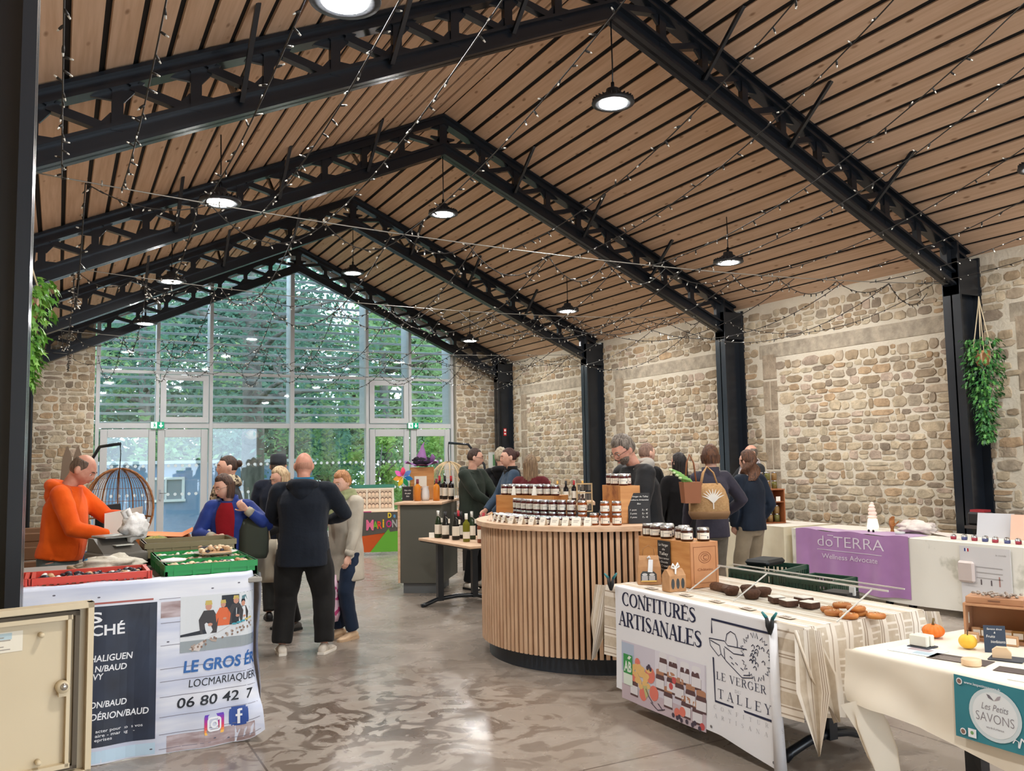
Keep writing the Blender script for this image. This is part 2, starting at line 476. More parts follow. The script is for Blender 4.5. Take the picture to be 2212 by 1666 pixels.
# steel portal frames: columns, chords, posts, diagonals, gussets, fly braces
BR = {1: (1.05, 2.15, 3.3), -1: (1.05, 2.15, 3.3)}
def frame(i, y, label):
    t = thing('portal_frame', (0, y, 0), 0, label, 'steel frame', 'lattice portal frames')
    dp = .55; wy = .15
    for s_ in (-1, 1):
        c = MB(); xo, xi = s_ * 5.06, (4.66 if s_ > 0 else -4.487 if i == 0 else -4.84)
        for xx in (xo - s_ * .015, xi + s_ * .015): c.box((xx, 0, zroof(xx) / 2 - .02), (.03, .22, zroof(xx) - .05))
        c.box(((xo + xi) / 2, 0, 1.9), (abs(xo - xi), .02, 3.8))
        c.box(((xo + xi) / 2, 0, .012), (abs(xo - xi) + .06, .32, .024))
        c.box(((xo + xi) / 2, 0, 3.62), (abs(xo - xi), .2, .42))
        c.build('column', BLACK, t)
        slope = (HE - HR) / W
        zt = lambda x: zroof(x) - .012
        T = MB(); B = MB()
        xe = s_ * 4.95
        T.prism([(0, zt(0)), (xe, zt(xe)), (xe, zt(xe) - .125), (0, zt(0) - .125)], -.02, .02, lambda a, b, d: (a, d, b))
        T.prism([(0, zt(0) - .1), (xe, zt(xe) - .1), (xe, zt(xe) - .128), (0, zt(0) - .128)], -wy / 2, wy / 2, lambda a, b, d: (a, d, b))
        T.prism([(0, zt(0)), (xe, zt(xe)), (xe, zt(xe) - .028), (0, zt(0) - .028)], -wy / 2, wy / 2, lambda a, b, d: (a, d, b))
        T.build('top_chord', BLACK, t)
        xb = s_ * 4.72
        B.prism([(0, zt(0) - dp + .17), (xb, zt(xb) - dp + .17), (xb, zt(xb) - dp), (0, zt(0) - dp)], -.02, .02, lambda a, b, d: (a, d, b))
        for o_ in (.0, .145):
            B.prism([(0, zt(0) - dp + o_ + .028), (xb, zt(xb) - dp + o_ + .028), (xb, zt(xb) - dp + o_), (0, zt(0) - dp + o_)], -wy / 2, wy / 2, lambda a, b, d: (a, d, b))
        B.build('bottom_chord', BLACK, t)
        xs = [s_ * (.58 + k * .505) for k in range(9)]
        for k, x in enumerate([0] + xs):
            zt_, zb_ = zt(x) - .11, zt(x) - dp + .15
            if not (k == 0 and s_ == 1):
                p = MB(); p.box((x, 0, (zt_ + zb_) / 2), (.11 if k == 0 else .075, .06, zt_ - zb_ + .05)); p.build('web_post', BLACK, t)
            g = MB(); f_ = lambda a, b, d: (a, d, b)
            for dirn, zz_, sg in ((1, zt_, -1), (-1, zb_, 1)):
                if k == 0 and dirn == 1 and s_ == 1: continue
                wd_ = .17
                sl2 = lambda a: (a - x) * (slope * s_)
                pl = [(x - wd_, zz_ + sl2(x - wd_)), (x + wd_, zz_ + sl2(x + wd_)), (x + wd_, zz_ + sl2(x + wd_) + sg * .02), (x + .045, zz_ + sg * .1), (x - .045, zz_ + sg * .1), (x - wd_, zz_ + sl2(x - wd_) + sg * .02)]
                g.prism(pl, -.014, .014, f_)
            g.build('gusset_plate', BLACK, t)
        prev = 0
        for k, x in enumerate(xs + [s_ * 4.78]):
            d_ = MB(); xo_ = x - s_ * .08; xi_ = prev + s_ * .10
            d_.bar((xo_, 0, zt(xo_) - .13), (xi_, 0, zt(xi_) - dp + .19), .06, .07, up=(0, 1, 0)); d_.build('web_diagonal', BLACK, t)
            prev = x
        for x in (BR[s_] if y < 17 else ()):
            for dy in (-.62, .62):
                b_ = MB(); xx = s_ * x
                b_.bar((xx, .05 * (1 if dy > 0 else -1), zt(xx) - dp + .1), (xx, dy, zroof(xx) + .01), .034, .034); b_.build('fly_brace', BLACK, t)
    return t
FL = ['black lattice portal frame behind the viewer', 'nearest black lattice portal frame with the big column by the hanging fern', 'second black lattice portal frame, its column behind the jute bag shopper',
      'third black lattice portal frame, its column rising behind the bearded seller', 'farthest black lattice portal frame against the glass gable']
for i, y in enumerate(TY):
    frame(i, y, FL[i])

# tall glazed gable
GLASS = bpy.data.materials.new('clear_glazing'); GLASS.use_nodes = True
N, L = GLASS.node_tree.nodes, GLASS.node_tree.links; N.remove(N['Principled BSDF'])
tr = N.new('ShaderNodeBsdfTransparent'); tr.inputs['Color'].default_value = (.93, .97, .98, 1)
gl = N.new('ShaderNodeBsdfGlossy'); gl.inputs['Roughness'].default_value = .02
ms = N.new('ShaderNodeMixShader'); ms.inputs[0].default_value = .09; L.new(tr.outputs[0], ms.inputs[1]); L.new(gl.outputs[0], ms.inputs[2])
L.new(ms.outputs[0], N['Material Output'].inputs[0])
DOT = M('frosted_dot', (225, 240, 248), .5)
FRAME = M('frame_warm_grey', (196, 198, 200), .4)
win = thing('window_1', (0, YW, 0), 0, 'tall gable glazing in pale frames with dotted safety stickers', 'window', kind='structure')
mb = MB(); mx = [-3.76, -2.68, -1.66, 0, 1.67, 2.69, 3.73]
fy = .1
for x in mx:
    z0 = 2.39 if abs(abs(x) - 2.68) < .05 else 0
    mb.box((x, 0, (z0 + zroof(x)) / 2), (.065 if x else .085, fy * 1.4, zroof(x) - z0 - .02))
for z, hh in ((3.462, .06), (2.391, .10)):
    mb.box((0, 0, z), (7.5, fy, hh))
for x0_, x1_ in ((-1.61, -.06), (.06, 1.62)): mb.box(((x0_ + x1_) / 2, 0, .06), (x1_ - x0_, fy, .12))
for s_ in (-1, 1):
    e = 3.76
    mb.prism([(0, HR - .02), (s_ * e, zroof(e) - .02), (s_ * e, zroof(e) - .12), (0, HR - .12)], -fy / 2, fy / 2, lambda a, b, d: (a, d, b))
mb.build('window_frame', FRAME, win)
mb = MB()
for (a, b) in ((-2.63, -1.71), (1.72, 2.64)):
    for (x, z, sx, sz) in (((a + b) / 2, 2.51, b - a, .11), ((a + b) / 2, 3.36, b - a, .11), (a + .055, 2.935, .11, .739), (b - .055, 2.935, .11, .739)): mb.box((x, -.05, z), (sx, .07, sz))
mb.build('vent_sash', FRAME, win)
for i in range(6):
    a, b = mx[i] + .05, mx[i + 1] - .05
    for k, (z0, z1) in enumerate(((0.12 if i in (2, 3) else None, 2.33), (2.45, 3.42), (3.5, None))):
        if z0 is None: continue
        g = MB()
        za, zb_ = (z1, z1) if z1 else (zroof(a) - .1, zroof(b) - .1)
        g.prism([(a, z0), (b, z0), (b, zb_), (a, za)], .0, .012, lambda p, q, d: (p, d, q)); g.build('glass_pane', GLASS, win)
def dots(mb, a, b, y):
    for z in (1.02, 1.59):
        n = max(2, int((b - a) / .125)); st = (b - a) / n
        for k in range(n):
            x = a + (k + .5) * st
            mb.add([(x + .032 * cos(q * pi / 5), y, z + .032 * sin(q * pi / 5)) for q in range(10)], [tuple(range(10))])
mb = MB(); dots(mb, -1.6, -.06, -.006); dots(mb, .06, 1.62, -.006); mb.build('dot_stickers', DOT, win)
# glazed doors, one thing per leaf
for n, (a, b, hs, lb) in enumerate(((-3.71, -2.70, 1, 'outer leaf of the left glazed double door'), (-2.67, -1.71, -1, 'inner leaf of the left glazed double door'),
                                    (1.72, 2.67, 1, 'inner leaf of the right glazed double door'), (2.70, 3.68, -1, 'outer leaf of the right glazed double door'))):
    d = thing('door_%d' % (n + 1), ((a + b) / 2, YW, 0), 0, lb + ' in pale grey metal', 'door', kind='structure')
    wd = b - a; mb = MB()
    for sx in (-1, 1): mb.box((sx * (wd / 2 - .07), -.02, 1.17), (.13, .07, 2.3), b=.008)
    mb.box((0, -.02, 2.24), (wd - .28, .07, .16)); mb.box((0, -.02, .12), (wd - .28, .07, .2))
    mb.build('door_frame', FRAME, d)
    g = MB(); g.box((0, .0, 1.19), (wd - .27, .012, 1.95)); g.build('glass_pane', GLASS, d)
    mb = MB(); dots(mb, -wd / 2 + .15, wd / 2 - .15, -.008); mb.build('dot_stickers', DOT, d)
    hx = hs * (wd / 2 - .06)
    mb = MB(); mb.box((hx, -.065, 1.02), (.035, .02, .2)); mb.tube([(hx, -.07, 1.05), (hx, -.11, 1.05), (hx - hs * .11, -.11, 1.05)], .009, 6); mb.build('door_handle', M('brushed_metal', (170, 172, 175), .3, .9), d)
# outside slats in front of the upper glazing
SL = M('weathered_grey_louvre', (206, 214, 222), .5)
mb = MB(); z = 2.47
while z < HR - .15:
    e = min(3.8, (HR - z) / (HR - HE) * W - .15) if z > zroof(3.8) else 3.8
    mb.prism([(.02, -.024), (.026, -.02), (-.016, .024), (-.022, .02)], -e, e, lambda a, b, d: (d, YW + .52 + a, z + b)); z += .187
for x in mx: mb.box((x + .02, YW + .30, (2.4 + zroof(x)) / 2 - .03), (.05, .40, zroof(x) - 2.5))
tag(mb.build('louvre_screen', SL), 'horizontal sun louvres outside the upper gable glazing', 'louvre', kind='structure')

# emergency exit signs
GRN = M('exit_green', (0, 150, 110), .4, emit=.35); WHT = M('exit_white', (240, 250, 245), .4, emit=.5)
for k, (x, lb) in enumerate(((-2.68, 'over the left'), (2.74, 'over the right'))):
    t = thing('exit_sign', (x, YW - .1, 2.40), 0, 'small green and white exit sign %s glazed double door' % lb, 'sign', 'exit signs')
    b_ = MB(); b_.box((0, 0, 0), (.25, .03, .13), b=.004); b_.build('sign_body', GRN, t)
    p = MB(); yy = -.0165
    pane = [(-.12, -.06), (-.01, -.06), (-.01, .06), (-.12, .06)]
    p.add([(a, yy, b) for a, b in pane], [(0, 1, 2, 3)], 0)
    for poly in ([(-.075, -.05), (-.06, -.05), (-.05, -.01), (-.04, -.05), (-.028, -.05), (-.04, .01), (-.03, .02), (-.07, .025), (-.085, .0), (-.075, .0), (-.066, .01)], [(-.06 + .012 * cos(q * pi / 4), .04 + .012 * sin(q * pi / 4)) for q in range(8)]):
        p.add([(a, yy - .001, b) for a, b in poly], [tuple(range(len(poly)))], 1)
    p.add([(a, yy, b) for a, b in ((.05, .05), (.075, .05), (.075, .0), (.105, .0), (.0625, -.05), (.02, .0), (.05, .0))], [tuple(range(7))], 0)
    p.build('pictogram', [WHT, GRN], t)

# hanging high-bay lamps
LAMPE = M('lamp_diffuser', (255, 253, 249), .4, emit=LAMP_POWER)
LBODY = M('lamp_dark_housing', (52, 54, 58), .45, .2)
def lamp_proto():
    t = thing('pendant_lamp', (0, 0, 0), 0, 'x', 'lamp', 'hanging high-bay lamps')
    b = MB()
    b.lathe([(.0, .137), (.03, .136), (.055, .13), (.06, .095), (.085, .085), (.092, .05), (.172, .028), (.182, .012), (.178, .0), (.118, -.002), (.118, .004)], n=28, caps=False)
    for k in range(28):
        q = 2 * pi * k / 28; b.box((.15 * cos(q), .15 * sin(q), .034), (.05, .004, .03), rz=q)
    b.build('housing', LBODY, t)
    d = MB(); d.lathe([(.0, -.006), (.07, -.007), (.116, -.002), (.116, .003)], n=24, caps=False); d.build('diffuser', LAMPE, t)
    return t
LP = lamp_proto(); LP.scale = (1.08, 1.08, 1.08)
SPOTS = []
rowname = ['over the fish stall end', 'over the middle aisle', 'toward the glass gable', 'closest to the glass gable']
YS = [4.35, 8.4, 12.4, 16.35]
for k, y in enumerate(YS):
    SPOTS.append((-3.1, y, 4.11, ['nearest and largest hanging lamp, at the top edge above the fish stall', 'round hanging lamp over the left side, second from the viewer', 'round hanging lamp over the left side, third from the viewer', 'round hanging lamp over the left side, nearest the glass gable'][k]))
    SPOTS.append((3.25, y, 4.11, ['round hanging lamp cut by the right picture edge', 'round hanging lamp over the right side, above the purple cloth', 'round hanging lamp over the right side, above the wine shelf', 'round hanging lamp over the right side, nearest the glass gable'][k]))
for k, y in enumerate(TY[1:4]):
    SPOTS.append((0, y, 4.84, ['round hanging lamp under the ridge, nearest of the ridge row', 'round hanging lamp under the ridge, second of the ridge row', 'round hanging lamp under the ridge, farthest of the ridge row'][k]))
for x, y in ((-3.1, .3), (3.25, .3), (0, 2.34), (0, -1.6)): SPOTS.append((x, y, 4.11 if x else 4.84, 'round hanging lamp behind the viewer'))
for k, (x, y, z, lb) in enumerate(SPOTS):
    o = LP if k == 0 else dup(LP, (x, y, z), 0, lb)
    o.location = (x, y, z); o['label'] = lb
    top = zroof(x) - (.567 if x == 0 and y > 0 else .0)
    c = MB(); top = z + (top - z) / 1.08; c.tube([(0, 0, .13), (.004, 0, (top - z) * .5), (0, 0, top - z - .005)], .006, 6); c.tube([(0, 0, .13), (0, 0, .19)], .015, 8)
    c.build('cord', BLACK, o)
# skylight strip patch between boards, and red fire sign on the far column
mb = MB(); mb.box((0, 0, 0), (.07, .006, .17), 0); mb.box((0, -.004, .04), (.045, .004, .05), 1); mb.box((0, -.004, -.04), (.045, .004, .03), 1)
tag(mb.build('fire_sign', [M('sign_red', (190, 30, 34), .5), M('sign_white', (235, 235, 230), .5)], None, (4.8, 17.8, 2.23)), 'small red fire notice on the farthest black column', 'sign')
# ------------------------------------------------------------------ people
def ease(t): return t * t * (3 - 2 * t)
def skinm(n, c, c2): return M('skin_' + n, c, .5, c2=c2, scale=14, spec=.35, bump=.03, bscale=120)
SKINS = [skinm('fair', (226, 182, 160), (210, 158, 136)), skinm('tan', (206, 160, 136), (188, 138, 114)), skinm('ruddy', (214, 162, 140), (192, 132, 112))]
EYEW = M('eye_white', (225, 220, 214), .3); EYED = M('eye_iris_dark', (52, 38, 30), .25)
LIP = M('lips', (176, 104, 94), .5)

def head_pt(h, th, ph):
    """surface of a head, local: +Y face, origin at head centre. th 0..2pi around from +X, ph -pi/2..pi/2"""
    rx, ry, rz = .0445 * h, .0565 * h, .0665 * h
    cx, cy, sz = cos(ph) * cos(th), cos(ph) * sin(th), sin(ph)
    x, y, z = rx * cx, ry * cy, rz * sz
    f = max(0, cy)
    if sz < 0:
        k = -sz
        x *= 1 - .26 * k * k - .10 * f * k
        y *= 1 - (.10 * k if cy > 0 else .30 * k)
        if cy > 0: y += .006 * h * k
    if sz > .2: y -= .004 * h * (sz - .2)
    g = lambda a, b, w: math.exp(-((a / w) ** 2 + (b / w) ** 2))
    if cy > 0:
        sx_ = x / rx; zz = z / rz
        y += .0125 * h * math.exp(-(sx_ / .17) ** 2) * math.exp(-((zz + .26) / .16) ** 2)        # nose tip
        y += .006 * h * math.exp(-(sx_ / .14) ** 2) * math.exp(-((zz + .05) / .2) ** 2)          # bridge
        y -= .0045 * h * (math.exp(-((abs(sx_) - .38) / .2) ** 2)) * math.exp(-((zz - .0) / .13) ** 2)  # sockets
        y += .003 * h * math.exp(-(sx_ / .6) ** 2) * math.exp(-((zz - .2) / .1) ** 2)            # brow
        y += .004 * h * math.exp(-(sx_ / .3) ** 2) * math.exp(-((zz + .55) / .09) ** 2)          # lips
        y += .005 * h * math.exp(-(sx_ / .3) ** 2) * math.exp(-((zz + .86) / .13) ** 2)          # chin
    return V((x, y, z))

def ring(c, a, b, n=16, ex=2.4, ax=V((1, 0, 0)), ay=V((0, 1, 0)), amp=0.0, ph=0.0, fr=5):
    out = []
    for k in range(n):
        t = 2 * pi * k / n; ct, st = cos(t), sin(t)
        r = (abs(ct) ** ex + abs(st) ** ex) ** (-1 / ex) * (1 + amp * sin(fr * t + ph))
        out.append(V(c) + ax * (a * r * ct) + ay * (b * r * st))
    return out

def limb(mb, pts, rs, n=12, sub=4, wr=0.0, seed=0, mi=0):
    P = []; R = []; rnd = random.Random(seed)
    for i in range(len(pts) - 1):
        for k in range(sub):
            t = k / sub
            P.append(V(pts[i]).lerp(V(pts[i + 1]), t)); R.append(rs[i] * (1 - t) + rs[i + 1] * t)
    P.append(V(pts[-1])); R.append(rs[-1])
    if wr: R = [R[0]] + [r * (1 + rnd.uniform(-wr, wr)) for r in R[1:-1]] + [R[-1]]
    mb.tube(P, R, n, mi)

def ik(a, c, l1, l2, hint):
    a, c = V(a), V(c); d = c - a; L_ = min(d.length, (l1 + l2) * .995); d.normalize(); c = a + d * L_
    x = (l1 * l1 - l2 * l2 + L_ * L_) / (2 * L_); hgt = sqrt(max(0, l1 * l1 - x * x))
    hn = V(hint); hn = hn - d * hn.dot(d)
    if hn.length < 1e-4: hn = V((0, -1, 0))
    hn.normalize()
    return a + d * x + hn * hgt, c

def hand(mb, w, d, nrm, h, curl=.5, side=1):
    """palm + four fingers + thumb; d: hand direction, nrm: palm normal"""
    d = V(d).normalized(); nrm = V(nrm); nrm = (nrm - d * nrm.dot(d)).normalized(); s = d.cross(nrm) * side
    k = h / 1.72; pl = .085 * k
    rings = []
    for t, a, b in ((0, .024, .017), (.25, .032, .016), (.6, .041, .015), (.95, .041, .013), (1.05, .034, .009)):
        rings.append(ring(w + d * pl * t, a * k, b * k, 12, 2.6, s, nrm))
    mb.loft(rings)
    for i, (off, ln) in enumerate(((.030, .068), (.0105, .078), (-.0095, .072), (-.028, .058))):
        p = w + d * pl * .9 + s * off * k; q = d.copy(); pts = [p]; c = curl * (1 + .12 * i)
        for seg in (.42, .33, .25):
            q = (q * cos(c * .8) + nrm * sin(c * .8)).normalized(); p = p + q * ln * seg * k; pts.append(p)
        mb.tube(pts, [.0094 * k, .0090 * k, .0082 * k, .0066 * k], 8)
    p = w + d * pl * .28 + s * .026 * k; q = (d * .62 + s * .75 + nrm * .25).normalized(); pts = [p]
    for seg, bend in ((.036, .0), (.03, .35), (.024, .3)):
        q = (q * cos(bend) + (d * .7 + nrm * .7) * sin(bend)).normalized(); p = p + q * seg * k; pts.append(p)
    mb.tube(pts, [.0125 * k, .0108 * k, .0098 * k, .0076 * k], 8)

def person(loc, face, label, h=1.72, build=1.0, lean=0.0, turn=0.0, nod=0.0, roll=0.0, skin=0, top=None, top_len=.47, top_fit=1.0, hood=None, collar=None,
           sleeve_up=False, bottom=None, leg_fit=1.0, shoe=None, hair=None, hair_mat=None, handL=None, handR=None, elbL=(-1, -.4, -.5), elbR=(1, -.4, -.5),
           curl=(.45, .45), palmL=None, palmR=None, stance=.09, stepL=0.0, stepR=0.0, glasses=None, beard=None, scarf=None, belly=0.0, toe=.2, extra=None, cuff=None, inner=None, group=None, zip_=None, sit=0):
    """face: world heading in degrees (0 = +X). local frame: +Y forward, +X the person's right"""
    t = thing('person', loc, RAD(face - 90), label, 'person', group)
    H = h; B = build
    pel = V((0, 0, .53 * H)); R_ = Matrix.Rotation(-lean, 4, 'X')
    tw = lambda p: pel + (R_ @ (V(p) - pel))
    sk = SKINS[skin]
    # head frame
    neck = tw((0, -.004 * H, .845 * H)); hc0 = tw((0, .012 * H, .928 * H))
    Rh = Matrix.Rotation(turn, 4, 'Z') @ Matrix.Rotation(-nod, 4, 'X') @ Matrix.Rotation(roll, 4, 'Y')
    hc = neck + Rh @ V((0, .014 * H, .088 * H)) if True else hc0
    HP = lambda p: hc + Rh @ V(p)
    shz, shx = .812 * H, .098 * H * B
    sh = {-1: tw((-shx, 0, shz)), 1: tw((shx, 0, shz))}
    l1, l2 = .172 * H, .148 * H
    tg = {-1: handL or (-.16 * H * B, .05 * H, .47 * H), 1: handR or (.16 * H * B, .05 * H, .47 * H)}
    el, wr = {}, {}
    for s_, hint in ((-1, elbL), (1, elbR)): el[s_], wr[s_] = ik(sh[s_], tg[s_], l1, l2, hint)
    hipx = .052 * H * B
    hips = {s_: V((s_ * hipx, 0, .52 * H)) for s_ in (-1, 1)}
    ank = {-1: V((-stance * H * .5 * 1.1, stepL, .052 * H)), 1: V((stance * H * .5 * 1.1, stepR, .052 * H))}
    kn = {}
    for s_ in (-1, 1): kn[s_], ank[s_] = ik(hips[s_], ank[s_], .245 * H, .235 * H, (s_ * .2, 1, 0))
    # ---- continuous body
    b = MB()
    n1, n2 = 30, 20
    b.grid(lambda u, v: HP(head_pt(H, u * 2 * pi, (v - .5) * pi * .995)), n1, n2)
    for s_ in (-1, 1):
        b.sph(HP((s_ * .0455 * H, -.004 * H, -.004 * H)), (.006 * H, .0125 * H, .0185 * H), 10, 8, M=Rh.to_3x3() @ Matrix.Rotation(s_ * .3, 3, 'Z'))
    b.tube([tw((0, -.006 * H, .80 * H)), neck, hc + Rh @ V((0, -.008 * H, -.03 * H))], [.036 * H, .0315 * H, .033 * H], 14)
    tors = [(.47, .072, .055), (.53, .082, .06), (.60, .075, .056), (.68, .082, .06), (.75, .088, .06), (.80, .075, .046), (.83, .045, .035)]
    b.loft([[tw(p) for p in ring((0, 0, z * H), a * H * B, d * H * B)] for z, a, d in tors])
    for s_ in (-1, 1):
        limb(b, [sh[s_], el[s_], wr[s_]], [.030 * H, .024 * H, .0165 * H])
        dirn = (wr[s_] - el[s_]).normalized()
        pn = (palmL if s_ < 0 else palmR) or (-s_, .2, -.35)
        hd = dirn if not isinstance(pn, dict) else V(pn['d']); pv = pn if not isinstance(pn, dict) else pn['n']
        hand(b, wr[s_] + dirn * .004, hd, pv, H, curl[0 if s_ < 0 else 1], 1 if s_ < 0 else -1)
        limb(b, [hips[s_], kn[s_], ank[s_]], [.048 * H * B, .032 * H, .022 * H])
        b.tube([ank[s_] + V((0, -.02, -.03)), ank[s_] + V((0, .03, -.04)), ank[s_] + V((s_ * .02, .12, -.065))], [.028, .032, .022], 8)
    link('body', remesh(b, .0078, 2), t).data.materials.append(sk)
    bod = t.children[0]
    # ---- face bits
    e = MB()
    for s_ in (-1, 1):
        q = head_pt(H, pi / 2 - s_ * .42, .0); e.sph(HP((q.x, q.y - .0035 * H, q.z)), .0062 * H, 10, 8, 0); e.sph(HP((q.x, q.y - .0008 * H, q.z)), .0042 * H, 8, 6, 1)
    e.build('eyes', [EYEW, EYED], t)
    hm = hair_mat or M('hair_brown', (70, 50, 38), .5, c2=(50, 34, 26), scale=60, stretch=(1, 1, .1), bump=.3)
    e = MB()
    for s_ in (-1, 1):
        pts = []
        for k in range(5):
            q = head_pt(H, pi / 2 - s_ * (.2 + .11 * k), .2 + .03 * sin(k * .8)); pts.append(HP((q.x, q.y + .001 * H, q.z)))
        e.tube(pts, [.0012 * H, .0025 * H, .0028 * H, .0024 * H, .001 * H], 6)
    e.build('eyebrows', hm, t)
    e = MB(); pts = []
    for k in range(7):
        a = -.3 + .1 * k; q = head_pt(H, pi / 2 - a, -.60 + .05 * abs(a)); pts.append(HP((q.x, q.y + .0005 * H, q.z)))
    e.tube(pts, [.001 * H, .0026 * H, .0034 * H, .003 * H, .0034 * H, .0026 * H, .001 * H], 6); e.build('mouth', LIP, t)
    # ---- hair
    if hair:
        st = hair if isinstance(hair, dict) else dict(k=hair)
        kind = st['k']; vol = st.get('v', .10); line = st.get('line', .52); low = st.get('low', -.35); ns = st.get('noise', .02); fqn = st.get('fq', 40)
        g = MB(); NU, NV = 44, 26
        def hp(u, v):
            th, ph = u * 2 * pi, (v - .5) * pi * .995
            cy = sin(th); side = abs(cos(th))
            f = .5 + .5 * cy                                     # 1 at face, 0 at back
            edge = low + (line - low) * ease(min(1, max(0, (f - st.get('f0', .38)) / st.get('fw', .42))))
            if kind == 'fringe': edge = max(edge, -.5); 
            k = (ph - edge) / .28
            k = min(1, max(0, k)); k = ease(k)
            if kind == 'fringe':                                   # balding: crown bare
                k *= 1 - ease(min(1, max(0, (ph - st.get('top', .45)) / .2)))
                if st.get('top', .45) < .9 and f > .72: k = 0
            q = head_pt(H, th, ph); nn = MN.noise(V((q.x * fqn, q.y * fqn, q.z * fqn * .6)))
            s2 = (.965 + (vol + .035) * k + ns * nn * k)
            q = q * s2
            if k <= 0: q = q * .97
            q.z += st.get('lift', 0) * H * k * max(0, sin(ph))
            return HP(q)
        g.grid(hp, NU, NV)
        if kind in ('bob', 'long'):
            L_ = st.get('L', .1) * H; wv = st.get('wave', .0)
            def hang(u, v):
                a0, a1 = st.get('a', (-.2, pi + .2)); th = pi + a0 + (a1 - a0) * u      # round the back
                q = head_pt(H, th, -.05 + .0 * v); top = V((q.x * (1.06 + vol), q.y * (1.06 + vol), .01 * H))
                fl = st.get('flare', .0)
                p = V((top.x * (1 + fl * v - .18 * max(0, v - .6)), top.y * (1 + fl * v * .4 - .1 * v), top.z - L_ * v))
                p.x += wv * H * sin(9 * v + 5 * u) ; p.y += wv * H * cos(8 * v + 7 * u)
                w_ = 1 + .035 * sin(u * 60) + .02 * sin(u * 23 + 4 * v)
                Rz = Matrix.Rotation(turn, 4, 'Z')
                return hc + (Rh @ V((p.x * w_, p.y * w_, min(p.z, .01 * H) if v < .3 else -.01 * H)) if v < .3 else (Rh.lerp(Rz, min(1, (v - .3) * 2)) @ V((p.x * w_, p.y * w_, 0)))) + V((0, 0, (p.z if v >= .3 else 0)))
            g.grid(hang, 40, 10)
            def inn(u, v): return hc + (hang(u, v) - hc) * .82
            g.grid(lambda u, v: hang(u, 1).lerp(inn(u, 1), v), 40, 1)
        if kind == 'bun': g.sph(HP((0, -.062 * H, .02 * H)), (.022 * H, .02 * H, .022 * H), 12, 8)
        if kind == 'pony': g.tube([HP((0, -.058 * H, .012 * H)), HP((0, -.075 * H, -.01 * H)), HP((0, -.072 * H, -.09 * H))], [.014 * H, .017 * H, .008 * H], 10)
        g.build('hair', hm, t)
    if beard:
        g = MB()
        def bp_(u, v):
            th = pi / 2 - 1.5 + 3.0 * u; ph = -1.25 + 1.0 * v
            q = head_pt(H, th, ph); k = min(1, min(u, 1 - u) * 8) * min(1, v * 4) * min(1, (1 - v) * 4)
            hole = math.exp(-((th - pi / 2) / .28) ** 2 - ((ph + .58) / .12) ** 2)
            return HP(q * (.985 + .035 * k * (1 - hole) + .008 * MN.noise(q * 300)))
        g.grid(bp_, 28, 12); g.build('beard', beard, t)
    if glasses:
        g = MB()
        for s_ in (-1, 1):
            q = head_pt(H, pi / 2 - s_ * .42, .0); c = V((q.x, q.y + .010 * H, q.z - .002 * H)); pts = []
            for k in range(17):
                a = 2 * pi * k / 16; pts.append(HP(c + V((.0145 * H * cos(a), -abs(cos(a)) * .001 * H, .0105 * H * sin(a)))))
            g.tube(pts, .0011 * H, 6)
            g.tube([HP(c + V((s_ * .0145 * H, 0, .003 * H))), HP((s_ * .046 * H, .03 * H, .004 * H)), HP((s_ * .048 * H, -.004 * H, .004 * H))], .0011 * H, 6)
        g.tube([HP((-.006 * H, .063 * H, 0)), HP((.006 * H, .063 * H, 0))], .0011 * H, 6)
        g.build('glasses', glasses, t)
    # ---- clothes
    if bottom:
        g = MB(); f = leg_fit
        g.loft([ring((0, 0, z * H), a * H * B, (d + belly * .4) * H * B) for z, a, d in ((.455, .060, .056), (.49, .088, .066), (.53, .090, .067), (.575, .085, .063))])
        for i, s_ in enumerate((-1, 1)):
            end = ank[s_] + V((0, -.008, .004))
            limb(g, [hips[s_] + V((0, 0, -.01)), (hips[s_] + kn[s_]) / 2, kn[s_], (kn[s_] + ank[s_]) / 2, end], [.056 * H * B, .049 * H * B * f ** .6, .042 * H * f, .039 * H * f, .036 * H * f], 14, 4, .045, i + int(h * 100))
        link('trousers', remesh(g, .014, 3), t).data.materials.append(bottom)
    if shoe:
        for s_ in (-1, 1):
            g = MB(); a = ank[s_]; yaw = -s_ * toe; cy_, sy_ = cos(yaw), sin(yaw)
            def fp(x, y, z): return V((a.x + x * cy_ - y * sy_, a.y + x * sy_ + y * cy_, z))
            k = H / 1.72; rings = []
            for y, hw, zt_ in ((-.072, .022, .05), (-.062, .034, .075), (-.02, .038, .095), (.03, .040, .085), (.08, .047, .062), (.13, .046, .048), (.165, .034, .036), (.182, .014, .026)):
                rings.append([fp(hw * k * cos(q) * 1.0, y * k, max(.004, .004 + (zt_ - .004) * k * (.5 + .5 * sin(q)) if sin(q) > -.6 else .004)) for q in [2 * pi * m / 14 for m in range(14)]])
            g.loft(rings)
            sl = [[fp(hw * k * c_, y * k, z) for c_, z in ((-1, .001), (1, .001), (1, .022), (-1, .022))] for y, hw in ((-.076, .03), (-.03, .041), (.05, .046), (.11, .051), (.165, .04), (.187, .018))]
            o = g.build('shoe', shoe[0] if isinstance(shoe, (list, tuple)) else shoe, t)
            q = MB(); q.loft(sl, 0, False); q.build('sole', shoe[1] if isinstance(shoe, (list, tuple)) else shoe, o)
